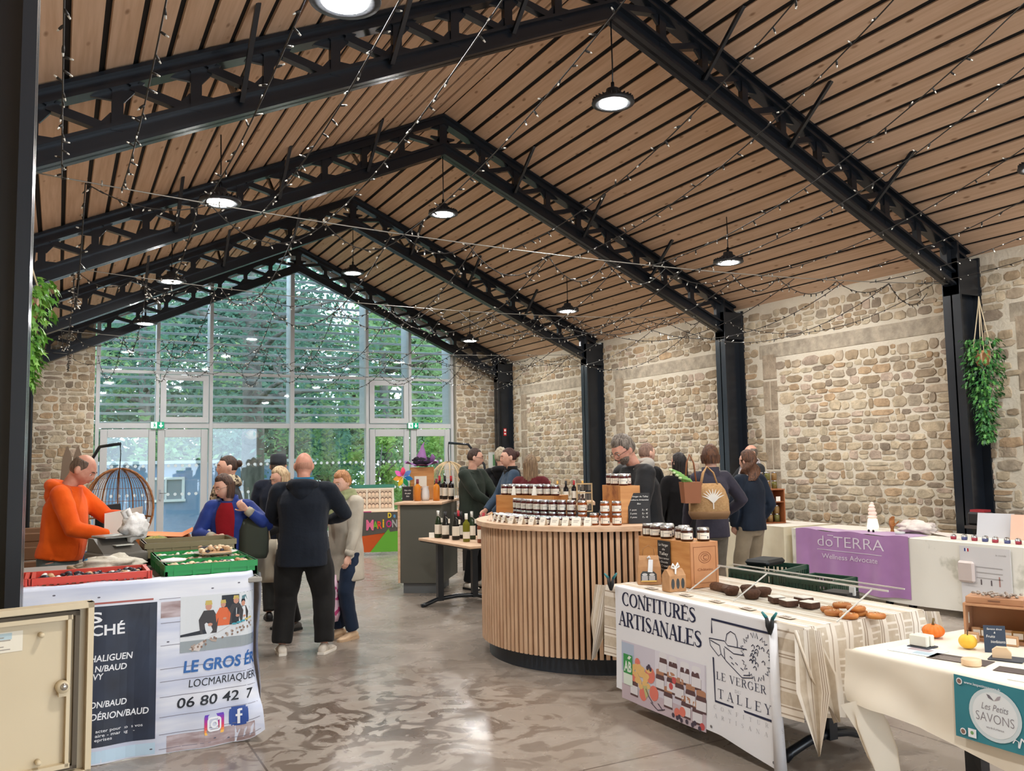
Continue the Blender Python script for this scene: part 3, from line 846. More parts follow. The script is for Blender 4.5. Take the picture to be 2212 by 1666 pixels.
    if top:
        g = MB(); f = top_fit * B
        zb = top_len
        prof = [(zb, .106 + .006 * (zb < .42), .080), (max(zb + .03, .53), .104, .079), (.60, .096, .074), (.68, .101, .078), (.745, .107, .077), (.79, .098, .064), (.822, .066, .05), (.846, .046, .045)]
        rr = []
        for i, (z, a, d) in enumerate(prof):
            bl = belly * math.exp(-((z - .61) / .08) ** 2)
            c = (0, bl * H * .5, z * H); rg = ring(c, a * H * f, (d + bl * .5) * H * f, 24, 2.5, amp=.018 if i < 5 else 0, ph=i * 1.7)
            rr.append([tw(p) if z > .5 else pel + (Matrix.Rotation(-lean * max(0, (z - .40)) / .13 if z < .53 else -lean, 4, 'X') @ (p - pel)) for p in rg])
        g.loft(rr)
        for s_ in (-1, 1):
            m1 = sh[s_].lerp(el[s_], .5); wend = el[s_].lerp(wr[s_], .72 if sleeve_up else .98)
            g.sph(sh[s_] + V((0, 0, -.004)), (.044 * H * f ** .5, .042 * H * f ** .5, .040 * H), 14, 10)
            g.tube([tw((s_ * .035 * H, -.004, .826 * H)), tw((s_ * .07 * H * f, 0, .818 * H)), sh[s_]], [.026 * H, .036 * H, .042 * H], 14)
            limb(g, [sh[s_], m1, el[s_], el[s_].lerp(wend, .5), wend], [.043 * H * f ** .5, .041 * H * f ** .5, .036 * H, .032 * H, .0255 * H], 14, 3, .05, 7 + s_ + int(h * 100))
        link('jacket', remesh(g, .0115, 2), t).data.materials.append(top)
        if cuff:
            for s_ in (-1, 1):
                g = MB(); d_ = (wr[s_] - el[s_]).normalized(); g.tube([wr[s_] - d_ * .05, wr[s_] - d_ * .02, wr[s_] + d_ * .005], [.030 * H * .9, .029 * H * .95, .024 * H], 14)
                g.build('cuff', cuff, t)
        cz = lambda a, rx_, ry_, z: tw((rx_ * H * cos(a), ry_ * H * sin(a) - .004 * H, z * H))
        if hood:
            g = MB(); pts = []; rs = []
            for k in range(15):
                a = pi * .62 + (2 * pi - .24 * pi * 1.0) * k / 14 - .0; a = pi / 2 + .32 + (2 * pi - .64) * k / 14
                bk = .5 - .5 * sin(a)
                pts.append(cz(a, .058 + .01 * bk, .05 + .022 * bk, .838 + .002 * bk - .028 * (1 - bk) ** 2)); rs.append((.012 + .017 * bk) * H)
            g.tube(pts, rs, 12)
            g.loft([[tw((w_ * H * x, (-.05 - .03 * (1 - x * x) * dd) * H - .012 * H, z * H)) for x in (-1, -.6, -.2, .2, .6, 1)] + [tw((w_ * H * x, -.045 * H, z * H)) for x in (1, .5, 0, -.5, -1)] for z, w_, dd in ((.86, .045, .6), (.83, .062, 1.1), (.79, .055, 1.2), (.755, .03, .7), (.74, .012, .3))])
            link('hood', remesh(g, .010, 3), t).data.materials.append(hood)
        if collar:
            g = MB()
            rings = []
            for z, a, d, dy in ((.822, .060, .05, 0), (.85, .052, .049, .002), (.872, .050, .050, .004), (.874, .046, .046, .004), (.84, .044, .042, 0)):
                rings.append([tw((a * H * cos(q), d * H * sin(q) + dy * H, (z - (.03 if sin(q) > .75 else 0)) * H)) for q in [2 * pi * k / 22 for k in range(22)]])
            g.loft(rings, caps=False); g.build('collar', collar, t)
        if inner:
            g = MB(); pts = []
            def ip(u, v):
                a = pi / 2 + (u - .5) * 1.15 * (1 - .25 * v); z = .84 - .27 * v
                k = [(.845, .05, .05), (.80, .09, .072), (.745, .108, .083), (.68, .103, .084), (.60, .099, .081), (.55, .1, .08)]
                for i in range(5):
                    if k[i][0] >= z >= k[i + 1][0]:
                        q = (k[i][0] - z) / (k[i][0] - k[i + 1][0]); A = k[i][1] * (1 - q) + k[i + 1][1] * q; D_ = k[i][2] * (1 - q) + k[i + 1][2] * q
                return tw((A * H * f * cos(a), D_ * H * f * sin(a) * 1.04 + belly * H * math.exp(-((z - .61) / .08) ** 2), z * H))
            g.grid(ip, 14, 12); o = g.build('pullover', inner, t)
    if scarf:
        g = MB(); rnd = random.Random(3)
        for q, (z, a, d, r) in enumerate(((.842, .058, .055, .02), (.868, .05, .05, .017))):
            pts = [tw((a * H * cos(k), d * H * sin(k) + .004 * H, z * H + .008 * H * sin(k * 2 + q))) for k in [2 * pi * j / 18 for j in range(19)]]
            g.tube(pts, [r * H * rnd.uniform(.85, 1.15) for _ in pts], 10)
        g.tube([tw((.02 * H, .07 * H, .83 * H)), tw((.03 * H, .088 * H, .76 * H)), tw((.028 * H, .092 * H, .68 * H))], [.022 * H, .024 * H, .016 * H], 10)
        link('scarf', remesh(g, .010, 2), t).data.materials.append(scarf)
    t['_j'] = [*wr[-1], *wr[1]]
    W_ = lambda p: (Matrix.Translation(V(loc)) @ Matrix.Rotation(RAD(face - 90), 4, 'Z')) @ V(p)
    del t['_j']
    return dict(root=t, wr=wr, el=el, sh=sh, hc=hc, HP=HP, tw=tw, W=W_, H=H)

def cloth(n, c, c2=None, rough=.85, b=.25, sc=16, sheen=.08): return M('fabric_' + n, c, rough, c2=c2 or tuple(int(x * .82) for x in c), scale=4, bump=b, bscale=sc, sheen=sheen, spec=.2)
def hairm(n, c, c2): return M('hair_' + n, c, .45, c2=c2, scale=55, stretch=(1.6, 1.6, .16), bump=.5, bscale=70, spec=.4, lo=.4, hi=.6)
H_BROWN = hairm('dark_brown', (74, 52, 40), (44, 30, 24)); H_BLACK = hairm('near_black', (42, 34, 34), (24, 20, 20)); H_GREY = hairm('salt_and_pepper', (128, 118, 108), (82, 72, 64))
H_BLOND = hairm('grey_blond', (214, 190, 152), (168, 138, 104)); H_GINGER = hairm('light_ginger', (196, 142, 96), (150, 100, 64)); H_LIGHT = hairm('light_brown', (150, 126, 98), (104, 82, 62))
H_CHEST = hairm('chestnut', (106, 70, 48), (66, 42, 30)); H_SILVER = hairm('silver_curls', (196, 184, 160), (140, 126, 104)); H_RED = hairm('dark_auburn', (78, 44, 38), (50, 28, 26))
JEANS = cloth('dark_jeans', (34, 42, 62)); BLK = cloth('black', (28, 28, 30)); SHOE_B = M('black_leather', (26, 25, 25), .45); SOLE_D = M('dark_rubber', (30, 30, 30), .8)
DTROU = cloth('dark_trousers', (44, 44, 42)); FRAMEB = M('spectacle_frame', (40, 28, 26), .35)

# man in the orange hoodie, behind the fish stall, looking down at papers
P_OR = person((-4.40, 7.50, 0), -18, 'man in a bright orange hoodie bending over the fish stall with papers in hand', 1.75, 1.06, lean=.13, nod=.52, turn=-.05, skin=2,
    top=cloth('orange_sweat', (236, 98, 24), (212, 78, 14), sc=14), top_len=.53, hood=cloth('orange_sweat', (236, 98, 24)), belly=.022, bottom=cloth('faded_jeans', (96, 108, 108), (74, 86, 90)), shoe=[SHOE_B, SOLE_D],
    hair=dict(k='fringe', v=.035, low=-.55, line=.3, top=.62), hair_mat=hairm('cropped_grey_brown', (112, 92, 78), (84, 66, 54)),
    handR=(.15, .40, 1.10), handL=(-.05, .50, 1.22), elbR=(1, -.6, -.6), elbL=(-1, -.5, -.7), curl=(.85, .4), palmL=(.2, -.2, -1), palmR=(0, .2, -1))
# woman in the blue jacket over a red pullover
P_BL = person((-3.05, 7.93, 0), -120, 'dark-haired woman in a royal blue jacket over a dark red pullover at the crates', 1.54, 1.04, lean=.10, nod=.30, turn=-.62, skin=0,
    top=cloth('royal_blue_nylon', (40, 62, 136), (28, 44, 104), rough=.55, sc=12), top_len=.42, inner=cloth('dark_red_knit', (150, 26, 36), (122, 18, 28)), collar=cloth('royal_blue_nylon', (40, 62, 136)), cuff=cloth('pale_cuff_lining', (178, 170, 150)),
    bottom=DTROU, shoe=[SHOE_B, SOLE_D], hair=dict(k='bob', v=.14, line=.62, low=-.3, L=.075, noise=.03), hair_mat=hairm('brown_bob', (92, 66, 52), (54, 38, 32)), glasses=M('rimless_frame', (150, 140, 130), .3, .6),
    handR=(.06, .26, 1.0), handL=(-.20, .17, 1.22), elbR=(1, -.4, -.4), elbL=(-1, -.2, -.9), curl=(1.0, .8), palmL=(.3, -.6, .4), palmR=(-.6, -.3, .2))
# woman with leopard scarf
person((-2.93, 8.75, 0), 165, 'woman with tied-back dark hair, patterned beige scarf and dark grey coat, looking left', 1.70, .98, turn=.25, skin=0,
    top=cloth('dark_grey_wool', (58, 62, 66), (46, 49, 52)), top_len=.36, bottom=DTROU, shoe=[SHOE_B, SOLE_D], hair=dict(k='bun', v=.04, line=.5, low=-.4), hair_mat=H_BROWN,
    scarf=M('leopard_scarf', (196, 180, 150), .9, c2=(70, 58, 48), scale=34, detail=1, lo=.5, hi=.56))
# man with the cap, seen from behind
P_CAP = person((-2.37, 9.15, 0), 70, 'man in a dark cap and navy jacket seen from behind at the glass', 1.70, 1.05, skin=1,
    top=cloth('navy_work_jacket', (34, 40, 54), (26, 30, 42)), top_len=.45, collar=cloth('navy_work_jacket', (34, 40, 54)), bottom=DTROU, shoe=[SHOE_B, SOLE_D], hair=dict(k='fringe', v=.03, low=-.5, line=.4, top=.8), hair_mat=H_GREY)
g = MB(); H_ = P_CAP['H']; HPc = P_CAP['HP']
g.loft([[HPc((a * H_ * cos(q), d * H_ * sin(q), z * H_)) for q in [2 * pi * k / 20 for k in range(20)]] for z, a, d in ((.008, .05, .063), (.03, .0505, .063), (.055, .050, .0615), (.073, .045, .056), (.077, .02, .03))])
g.loft([[HPc((x * .046 * H_, (.045 + .048 * s2 * (1 - x * x)) * H_, (.012 - .012 * s2 + dz) * H_)) for x in (-1, -.6, -.2, .2, .6, 1)] for s2, dz in ((0, .004), (1, .004), (1, .0), (0, .0))], caps=False, closed=False)
g.build('cap', cloth('dark_cap', (54, 58, 64)), P_CAP['root'])
# blond person with the red hood, mostly behind the bald man
P_RED = person((-2.36, 8.58, 0), 190, 'blond person in a dark padded coat with a red neck scarf, half hidden', 1.60, 1.05, lean=.12, nod=.35, skin=0,
    top=cloth('padded_charcoal', (48, 50, 52), (36, 37, 39), sc=10), top_len=.44, scarf=cloth('red_scarf', (206, 44, 38)), bottom=cloth('black_trousers', (34, 33, 34)), shoe=[M('grey_trainers', (78, 74, 70), .7), SOLE_D],
    hair=dict(k='bob', v=.12, line=.62, low=-.3, L=.05), hair_mat=H_BLOND, handR=(.12, .3, .93), handL=(-.16, .33, .95), elbR=(1, -.3, -.6))
# bald man from behind
P_BA = person((-2.535, 7.44, 0), 66, 'bald heavy-set man in a navy top and black trousers, back to the viewer', 1.71, 1.22, skin=2, nod=.12, turn=.05,
    top=cloth('navy_fleece', (30, 36, 46), (22, 27, 36), sc=22), top_len=.435, hood=cloth('navy_fleece', (30, 36, 46)), collar=cloth('turquoise_lining', (32, 124, 168)), bottom=cloth('charcoal_trousers', (36, 35, 34), (26, 25, 25), sc=10), leg_fit=1.38, stance=.19,
    shoe=[M('white_trainers', (226, 216, 202), .6, c2=(200, 190, 176), scale=30), M('white_sole', (232, 226, 214), .6)], hair=dict(k='fringe', v=.012, low=-.5, line=.2, top=.1), hair_mat=hairm('shaved_grey', (190, 140, 118), (170, 122, 102)),
    handR=(.17, .30, 1.10), handL=(-.15, .32, 1.05), elbR=(1, -.45, -.25), elbL=(-1, -.45, -.25), belly=.02, toe=.28)
# woman with the pale jacket
P_GR = person((-2.03, 7.88, 0), 200, 'woman with short ginger hair in a pale grey raincoat and dark jeans', 1.54, 1.12, turn=.12, nod=.22, skin=0,
    top=cloth('pale_grey_raincoat', (196, 188, 172), (172, 163, 148), rough=.7, sc=10), top_len=.345, collar=cloth('pale_grey_raincoat', (196, 188, 172)), bottom=cloth('indigo_jeans', (34, 46, 66), (26, 36, 54)), leg_fit=1.1, stance=.11,
    shoe=[M('beige_slip_ons', (206, 176, 142), .6), M('beige_sole', (190, 160, 128), .7)], hair=dict(k='curly', v=.16, line=.5, low=-.5, noise=.09, fq=70), hair_mat=H_GINGER,
    handL=(-.20, .12, .76), handR=(.16, .30, .95), cuff=cloth('pale_grey_raincoat', (196, 188, 172)), scarf=cloth('pale_green_scarf', (170, 176, 130)), toe=.1)
# young man in the dark green sweatshirt at the wine table
P_YM = person((.24, 9.95, 0), -62, 'young man with glasses in a dark green sweatshirt behind the wine bottles', 1.76, 1.04, turn=.62, nod=.1, skin=0, lean=.04,
    top=cloth('dark_green_sweat', (50, 58, 50), (38, 46, 40)), top_len=.49, hood=cloth('dark_green_sweat', (50, 58, 50)), bottom=BLK, shoe=[M('white_trainers', (226, 216, 202), .6), SOLE_D], hair=dict(k='short', v=.07, line=.62, low=-.42), hair_mat=H_BROWN, glasses=FRAMEB,
    handR=(.02, .36, 1.03), handL=(-.17, .40, .97), elbR=(1, -.5, -.5), elbL=(-1, -.3, -.6), curl=(.7, .6), palmR=(-.3, -.1, .9), palmL=(.4, -.2, .8))
# three people chatting behind the bar
person((.83, 10.25, 0), 60, 'person with curly silver hair and a black coat seen from behind at the wine shelf', 1.76, 1.0, skin=0, turn=.35, top=BLK, top_len=.4, hood=BLK, bottom=DTROU, shoe=[SHOE_B, SOLE_D], hair=dict(k='curly', v=.17, line=.5, low=-.55, noise=.1, fq=80), hair_mat=H_SILVER)
person((.47, 9.3, 0), 165, 'woman with smooth dark auburn hair and a blue denim jacket in left profile', 1.75, .96, skin=0, nod=.05, top=cloth('denim_blue', (66, 84, 104), (52, 68, 86)), top_len=.47, collar=BLK, bottom=JEANS, shoe=[SHOE_B, SOLE_D], hair=dict(k='bun', v=.05, line=.55, low=-.4), hair_mat=H_RED,
    handR=(.1, .3, 1.0), handL=(-.12, .25, .98))
person((.42, 8.72, 0), 40, 'woman with long light brown hair and a maroon top seen from behind at the bar', 1.66, .96, skin=0, turn=.2, top=cloth('maroon', (104, 38, 42), (82, 28, 32)), top_len=.47, bottom=JEANS, shoe=[SHOE_B, SOLE_D], hair=dict(k='long', v=.10, line=.55, low=-.3, L=.16, a=(-.1, pi + .1)), hair_mat=H_LIGHT)
# bearded seller of the jam bar
P_SE = person((.03, 6.03, 0), 172, 'bearded grey-haired seller with glasses and a black hooded jacket behind the round bar', 1.84, 1.16, lean=.16, nod=.50, turn=.12, skin=2,
    top=cloth('black_softshell', (32, 32, 34), (24, 24, 26), rough=.6), top_len=.44, hood=cloth('heather_grey_hood', (176, 170, 160), (150, 144, 136)), bottom=BLK, shoe=[SHOE_B, SOLE_D], hair=dict(k='short', v=.115, line=.5, low=-.45, noise=.06, fq=60, lift=.006), hair_mat=H_GREY, glasses=FRAMEB,
    beard=hairm('grey_beard', (136, 122, 110), (92, 80, 72)), handR=(.16, .32, 1.10), handL=(-.12, .36, 1.09), elbR=(1, -.4, -.5))
person((1.46, 7.90, 0), 0, 'man with cropped hair glimpsed behind the bearded seller', 1.77, 1.0, skin=0, top=BLK, top_len=.45, bottom=DTROU, shoe=[SHOE_B, SOLE_D], hair=dict(k='short', v=.03, line=.5, low=-.45), hair_mat=hairm('stubble', (150, 120, 104), (118, 92, 80)), turn=.1)
# shoppers on the right
person((1.62, 7.50, 0), 80, 'woman with long straight black hair in a black coat, back turned', 1.65, 1.0, skin=0, turn=.25, top=cloth('black_coat', (26, 25, 27)), top_len=.34, bottom=BLK, shoe=[SHOE_B, SOLE_D], hair=dict(k='long', v=.10, line=.55, low=-.3, L=.16, a=(-.15, pi + .15)), hair_mat=H_BLACK, handR=(.14, .24, .95))
P_JU = person((1.36, 6.70, 0), 80, 'woman with short brown hair in a grey-violet jacket with a big jute shoulder bag', 1.72, .93, skin=0, turn=-.45, top=cloth('grey_violet_softshell', (62, 58, 70), (48, 45, 56), rough=.6), top_len=.47, collar=cloth('grey_violet_softshell', (62, 58, 70)), bottom=cloth('taupe_trousers', (112, 104, 92), (92, 85, 74)),
    shoe=[SHOE_B, SOLE_D], hair=dict(k='bob', v=.15, line=.6, low=-.35, L=.05, noise=.04), hair_mat=H_CHEST, handR=(.26, .18, 1.02), elbR=(1, -.7, -.4), handL=(-.16, .25, .9))
P_NA = person((2.17, 7.02, 0), 95, 'woman with wavy chestnut hair, navy bomber jacket and beige trousers, hand in pocket', 1.66, .97, skin=0, turn=.1, top=cloth('navy_bomber', (26, 36, 50), (18, 26, 38), rough=.7, sc=12), top_len=.49, collar=cloth('white_fleece_collar', (210, 206, 198)), bottom=cloth('beige_trousers', (150, 136, 114), (128, 114, 94)), leg_fit=1.12,
    shoe=[SHOE_B, SOLE_D], hair=dict(k='long', v=.17, line=.55, low=-.3, L=.135, wave=.010, flare=.30, a=(-.1, pi + .1)), hair_mat=H_CHEST, handR=(.17, .04, .88), elbR=(.5, -1, -.2), handL=(-.16, .1, .86))
person((4.32, 9.25, 0), 168, 'elderly bald man with a pale striped scarf and dark coat, raising one hand', 1.75, 1.08, skin=2, nod=-.05, turn=-.1, top=cloth('dark_coat', (44, 46, 48)), top_len=.40, bottom=DTROU, shoe=[SHOE_B, SOLE_D], hair=dict(k='fringe', v=.03, low=-.5, line=.3, top=.5), hair_mat=H_GREY,
    scarf=M('pale_striped_scarf', (206, 200, 196), .9, c2=(130, 120, 126), scale=26), handR=(.18, .30, 1.30), handL=(-.2, .2, .95), elbR=(1, -.4, -.8), curl=(.5, .9))
# ------------------------------------------------------------------ lettering and print helpers
_txt = {}
def text_geo(s, bold=0.0):
    k = (s, bold)
    if k in _txt: return _txt[k]
    c = bpy.data.curves.new('t', 'FONT'); c.body = s; c.size = 1; c.offset = bold; c.resolution_u = 3
    o = bpy.data.objects.new('t', c); COL.objects.link(o)
    dg = bpy.context.evaluated_depsgraph_get(); dg.update()
    me = bpy.data.meshes.new_from_object(o.evaluated_get(dg))
    vs = [(v.co.x, v.co.y) for v in me.vertices]; fs = [tuple(p.vertices) for p in me.polygons]
    bpy.data.objects.remove(o); bpy.data.meshes.remove(me); bpy.data.curves.remove(c)
    _txt[k] = (vs, fs); return _txt[k]
CAP = .69
def text(mb, s, fn, x, z, h, w=None, mi=0, bold=.0, shear=0.0, ctr=False, d=.002, slope=0.0):
    """cap height h at (x,z); w = total width to fit; fn(a,b,d) maps to the surface"""
    vs, fs = text_geo(s, bold)
    if not vs: return
    x0, x1 = min(v[0] for v in vs), max(v[0] for v in vs)
    k = h / CAP; kx = (w / (x1 - x0)) if w else k
    off = -(x1 - x0) / 2 * kx if ctr else 0
    mb.add([fn(x + off + (v[0] - x0) * kx + shear * v[1] * k, z + v[1] * k + slope * (v[0] - x0) * kx, d) for v in vs], fs, mi)
def stroke(mb, pts, ws, fn, mi=0, d=.002):
    n = len(pts); vs = []
    for i, p in enumerate(pts):
        a, b = pts[max(0, i - 1)], pts[min(n - 1, i + 1)]; tx, tz = b[0] - a[0], b[1] - a[1]; l = math.hypot(tx, tz) or 1
        w = (ws[i] if isinstance(ws, (list, tuple)) else ws) / 2
        vs += [fn(p[0] - tz / l * w, p[1] + tx / l * w, d), fn(p[0] + tz / l * w, p[1] - tx / l * w, d)]
    mb.add(vs, [(2 * i, 2 * i + 1, 2 * i + 3, 2 * i + 2) for i in range(n - 1)], mi)
def poly(mb, pts, fn, mi=0, d=.001): mb.add([fn(a, b, d) for a, b in pts], [tuple(range(len(pts)))], mi)
def rectp(mb, x0, x1, z0, z1, fn, mi=0, d=.001, n=6, m=1):
    mb.add([fn(x0 + (x1 - x0) * i / n, z0 + (z1 - z0) * j / m, d) for j in range(m + 1) for i in range(n + 1)], [(j * (n + 1) + i, j * (n + 1) + i + 1, (j + 1) * (n + 1) + i + 1, (j + 1) * (n + 1) + i) for j in range(m) for i in range(n)], mi)
def disc(mb, x, z, r, fn, mi=0, d=.001, n=18, rz=None): poly(mb, [(x + r * cos(2 * pi * k / n), z + (rz or r) * sin(2 * pi * k / n)) for k in range(n)], fn, mi, d)
# small roman capitals for the jam banner: (strokes as points, widths), advance
TK, TN = .17, .055
def _ser(x, z, w=.30): return ([(x - w / 2, z), (x + w / 2, z)], TN)
def _arc(cx, cz, rx, rz, a0, a1, thick, thin, n=14):
    p, ws = [], []
    for i in range(n + 1):
        a = RAD(a0 + (a1 - a0) * i / n); p.append((cx + rx * cos(a), cz + rz * sin(a))); ws.append(thin + (thick - thin) * abs(cos(a)) ** 1.3)
    return (p, ws)
ROM = {
 'I': ([([(.17, 0), (.17, 1)], TK), _ser(.17, .03), _ser(.17, .97)], .34),
 'T': ([([(.36, 0), (.36, 1)], TK), _ser(.36, .03), ([(.03, .97), (.69, .97)], TN), ([(.05, 1), (.03, .74)], [.07, .02]), ([(.67, 1), (.69, .74)], [.07, .02])], .72),
 'E': ([([(.17, 0), (.17, 1)], TK), ([(.02, .97), (.6, .97)], TN), ([(.02, .03), (.64, .03)], TN), ([(.17, .52), (.48, .52)], TN), ([(.58, 1), (.6, .76)], [.07, .02]), ([(.61, 0), (.64, .26)], [.07, .02]), ([(.47, .42), (.47, .62)], .04)], .66),
 'F': ([([(.17, 0), (.17, 1)], TK), _ser(.17, .03), ([(.02, .97), (.6, .97)], TN), ([(.17, .5), (.48, .5)], TN), ([(.58, 1), (.6, .74)], [.07, .02]), ([(.47, .4), (.47, .6)], .04)], .62),
 'L': ([([(.17, 0), (.17, 1)], TK), _ser(.17, .97), ([(.02, .03), (.6, .03)], TN), ([(.57, 0), (.61, .28)], [.07, .02])], .62),
 'N': ([([(.13, 0), (.13, 1)], TN), ([(.10, 1), (.66, 0)], TK), ([(.66, 0), (.66, 1)], TN), _ser(.12, .03, .24), _ser(.66, .97, .24), _ser(.08, .97, .16)], .78),
 'A': ([([(.1, 0), (.36, 1)], TN), ([(.37, 1), (.64, 0)], TK), ([(.2, .34), (.54, .34)], TN), _ser(.1, .03, .22), _ser(.64, .03, .3)], .74),
 'V': ([([(.1, 1), (.37, 0)], TK), ([(.37, 0), (.63, 1)], TN), _ser(.1, .97, .3), _ser(.63, .97, .22)], .72),
 'U': ([([(.15, 1), (.15, .3)], TK), _arc(.38, .3, .24, .3, 180, 360, .13, TN), ([(.62, .3), (.62, 1)], TN), _ser(.15, .97, .3), _ser(.62, .97, .22)], .76),
 'Y': ([([(.08, 1), (.35, .46)], TK), ([(.35, .46), (.62, 1)], TN), ([(.35, 0), (.35, .48)], TK), _ser(.35, .03), _ser(.09, .97, .28), _ser(.62, .97, .22)], .7),
 'R': ([([(.17, 0), (.17, 1)], TK), _ser(.17, .03), ([(.02, .97), (.36, .97)], TN), ([(.17, .5), (.36, .5)], TN), _arc(.36, .735, .2, .235, 90, -90, TK, TN), ([(.36, .5), (.64, .02)], TK), _ser(.66, .03, .16)], .72),
 'G': ([_arc(.42, .5, .33, .48, 50, 330, TK, TN), ([(.66, .08), (.66, .42)], .13), _ser(.63, .42, .28), ([(.63, .98), (.65, .68)], [.03, .05])], .8),
 'C': ([_arc(.42, .5, .33, .48, 50, 312, TK, TN), ([(.63, .98), (.65, .68)], [.03, .05])], .74),
 'O': ([_arc(.42, .5, .33, .47, 0, 360, TK, TN, 24)], .84),
 'D': ([([(.17, 0), (.17, 1)], TK), ([(.02, .97), (.34, .97)], TN), ([(.02, .03), (.34, .03)], TN), _arc(.34, .5, .32, .47, 90, -90, TK, TN)], .76),
 'S': ([([(.50, .80), (.47, .93), (.30, .97), (.14, .88), (.12, .74), (.22, .6), (.38, .47), (.50, .33), (.50, .17), (.38, .05), (.22, .03), (.10, .12), (.07, .26)], [.05, .06, .06, .1, .13, .17, .19, .17, .13, .1, .06, .05, .05])], .58), ' ': ([], .36)}
def roman(mb, s, fn, x, z, h, w, mi=0, d=.002, wt=1.0, gap=0.0):
    tot = sum(ROM[c][1] + gap for c in s) - gap; kx = w / tot; x0 = x
    for c in s:
        for p, ws in ROM[c][0]:
            stroke(mb, [(x0 + a * kx, z + b * h) for a, b in p], [q * h * .92 * wt for q in ws] if isinstance(ws, (list, tuple)) else ws * h * .92 * wt, fn, mi, d)
        x0 += (ROM[c][1] + gap) * kx

def crate(name, L, D, Hh, mat, loc, rz, label, cat='crate', group=None, ribs=14, solid=.0, slots=True):
    t = thing(name, loc, rz, label, cat, group)
    b = MB(); b.box((0, 0, .006), (L, D, .012)); 
    for sx, sy, ln, r_ in ((0, -1, L, 0), (0, 1, L, 0), (-1, 0, D, pi / 2), (1, 0, D, pi / 2)):
        c = (sx * (L / 2 - .006), sy * (D / 2 - .006))
        def bx(u, z, du, dz, th=.012):
            b.box((c[0] + (u if not r_ else 0), c[1] + (u if r_ else 0), z), (du, th, dz), rz=r_)
        bx(0, Hh - .018, ln, .036, .02); bx(0, Hh * .13, ln, Hh * .26)
        if slots:
            bx(0, Hh * .55, ln, .014); n = max(4, int(ribs * ln / L))
            for k in range(n + 1): bx(-ln / 2 + ln * k / n * .985 + ln * .0075, Hh / 2, .016 if k % 4 else ln / n * .9, Hh * .98)
        else: bx(0, Hh / 2, ln, Hh); [bx(-ln / 2 + ln * (k + .5) / 5, Hh * .5, .014, Hh, .022) for k in range(5)]
    b.build('crate_body', mat, t)
    return t
VINYL = M('vinyl_white', (226, 230, 240), .32, c2=(196, 204, 226), scale=1.4, stretch=(1, 1, 9), spec=.5)
NAVY = M('print_navy', (30, 40, 66), .4); INK = M('print_black', (26, 30, 40), .4); BLUEP = M('print_blue', (52, 104, 172), .4); WHITEP = M('print_white', (236, 240, 246), .4)
PLAS_G = M('green_crate_plastic', (24, 136, 66), .4); PLAS_R = M('red_crate_plastic', (196, 66, 52), .45); PLAS_O = M('olive_crate_plastic', (128, 118, 88), .5); PLAS_B = M('blue_bin_plastic', (52, 110, 190), .4); PLAS_Y = M('yellow_crate_plastic', (236, 204, 30), .4); PLAS_DG = M('dark_green_plastic', (34, 66, 52), .45)
BAGW = M('white_plastic_bag', (232, 230, 228), .4, c2=(214, 212, 210), scale=9, bump=.7, bscale=14)
CARD = M('brown_kraft', (186, 142, 100), .7, c2=(172, 128, 88), scale=20); BOXW = M('cardboard', (176, 146, 112), .8)

# ------------------------------------------------------------------ fish stall
BX0, BX1, BY, BZ = -4.98, -3.31, 5.35, .975
t = thing('market_table', (-4.14, 6.15, 0), 0, 'trestle table of the fish stall hidden behind the printed banner', 'table')
b = MB(); b.box((0, -.06, .925), (1.66, 1.45, .03), b=.005); b.build('tabletop', M('grey_board', (150, 146, 140), .7), t)
for sx in (-.7, .7):
    for sy in (-.66, .55):
        b = MB(); b.bar((sx, sy, 0), (sx * .93, sy, .912), .045, .045); b.build('leg', BLACK, t)
def FB(x, z, d=0.0):
    rip = .012 * sin(x * 9 + z * 3) * (1 - z) + .008 * sin(x * 23) * (1 - z)
    y = BY - .012 + rip
    k = max(0, (x - (BX1 - .16)) / .16)                      # right edge turns the corner, lower flap springs out
    y += .10 * k ** 2.2 * min(1, max(0, (z - .12) / .3)) - .09 * k * max(0, 1 - z / .22)
    xx = x - .035 * k ** 2 * min(1, max(0, (z - .16) / .3))
    zz = z + .07 * k ** 2 * max(0, 1 - z / .25)
    return V((xx, y - d, max(.004, zz)))
b = MB()
b.grid(lambda u, v: FB(BX0 + (BX1 - BX0) * u, .004 + (BZ - .02) * v), 60, 30, 0)
def roll(u, v):
    p = FB(BX0 + (BX1 - BX0) * u, BZ - .016); a = v * pi / 2
    return V((p.x, p.y + .02 * (1 - cos(a)) + (.0 if v < 1 else .0), BZ - .016 + .02 * sin(a)))
b.grid(roll, 60, 4, 0)
b.grid(lambda u, v: V((roll(u, 1).x, roll(u, 1).y + .12 * v, BZ + .004 - .012 * v + .006 * sin(u * 30) * v)), 60, 3, 0)
b.grid(lambda u, v: V((BX1 - .012 + .01 * sin(v * 9), BY + .02 + u * .9, .12 + (BZ - .13) * v)), 12, 10, 0)
ban = tag(b.build('printed_banner', VINYL), 'large printed vinyl banner wrapped round the front of the fish stall', 'banner')
p = MB()   # plank joints of the printed wood
PJ = M('print_plank_joint', (120, 118, 132), .5); PKN = M('print_knot', (92, 92, 106), .5); PBR = M('print_worn_wood', (150, 128, 128), .5, c2=(196, 184, 190), scale=6, stretch=(1, 1, 5)); PBL = M('print_pale_blue_wood', (190, 216, 236), .5)
rectp(p, -3.89, BX1 - .02, .86, .863, FB, 0, n=20)
rectp(p, -4.79, -3.92, .862, .872, FB, 3, n=20)
for z in (.725, .60, .47, .40, .315, .205, .11, .03): rectp(p, -3.88, BX1 - .02, z, z + .003, FB, 0, n=14)
rectp(p, -3.88, -3.70, .755, .845, FB, 1, n=4); rectp(p, -4.9, -3.9, .012, .075, FB, 2, n=20); rectp(p, -3.84, BX1 - .05, .008, .10, FB, 1, n=14)
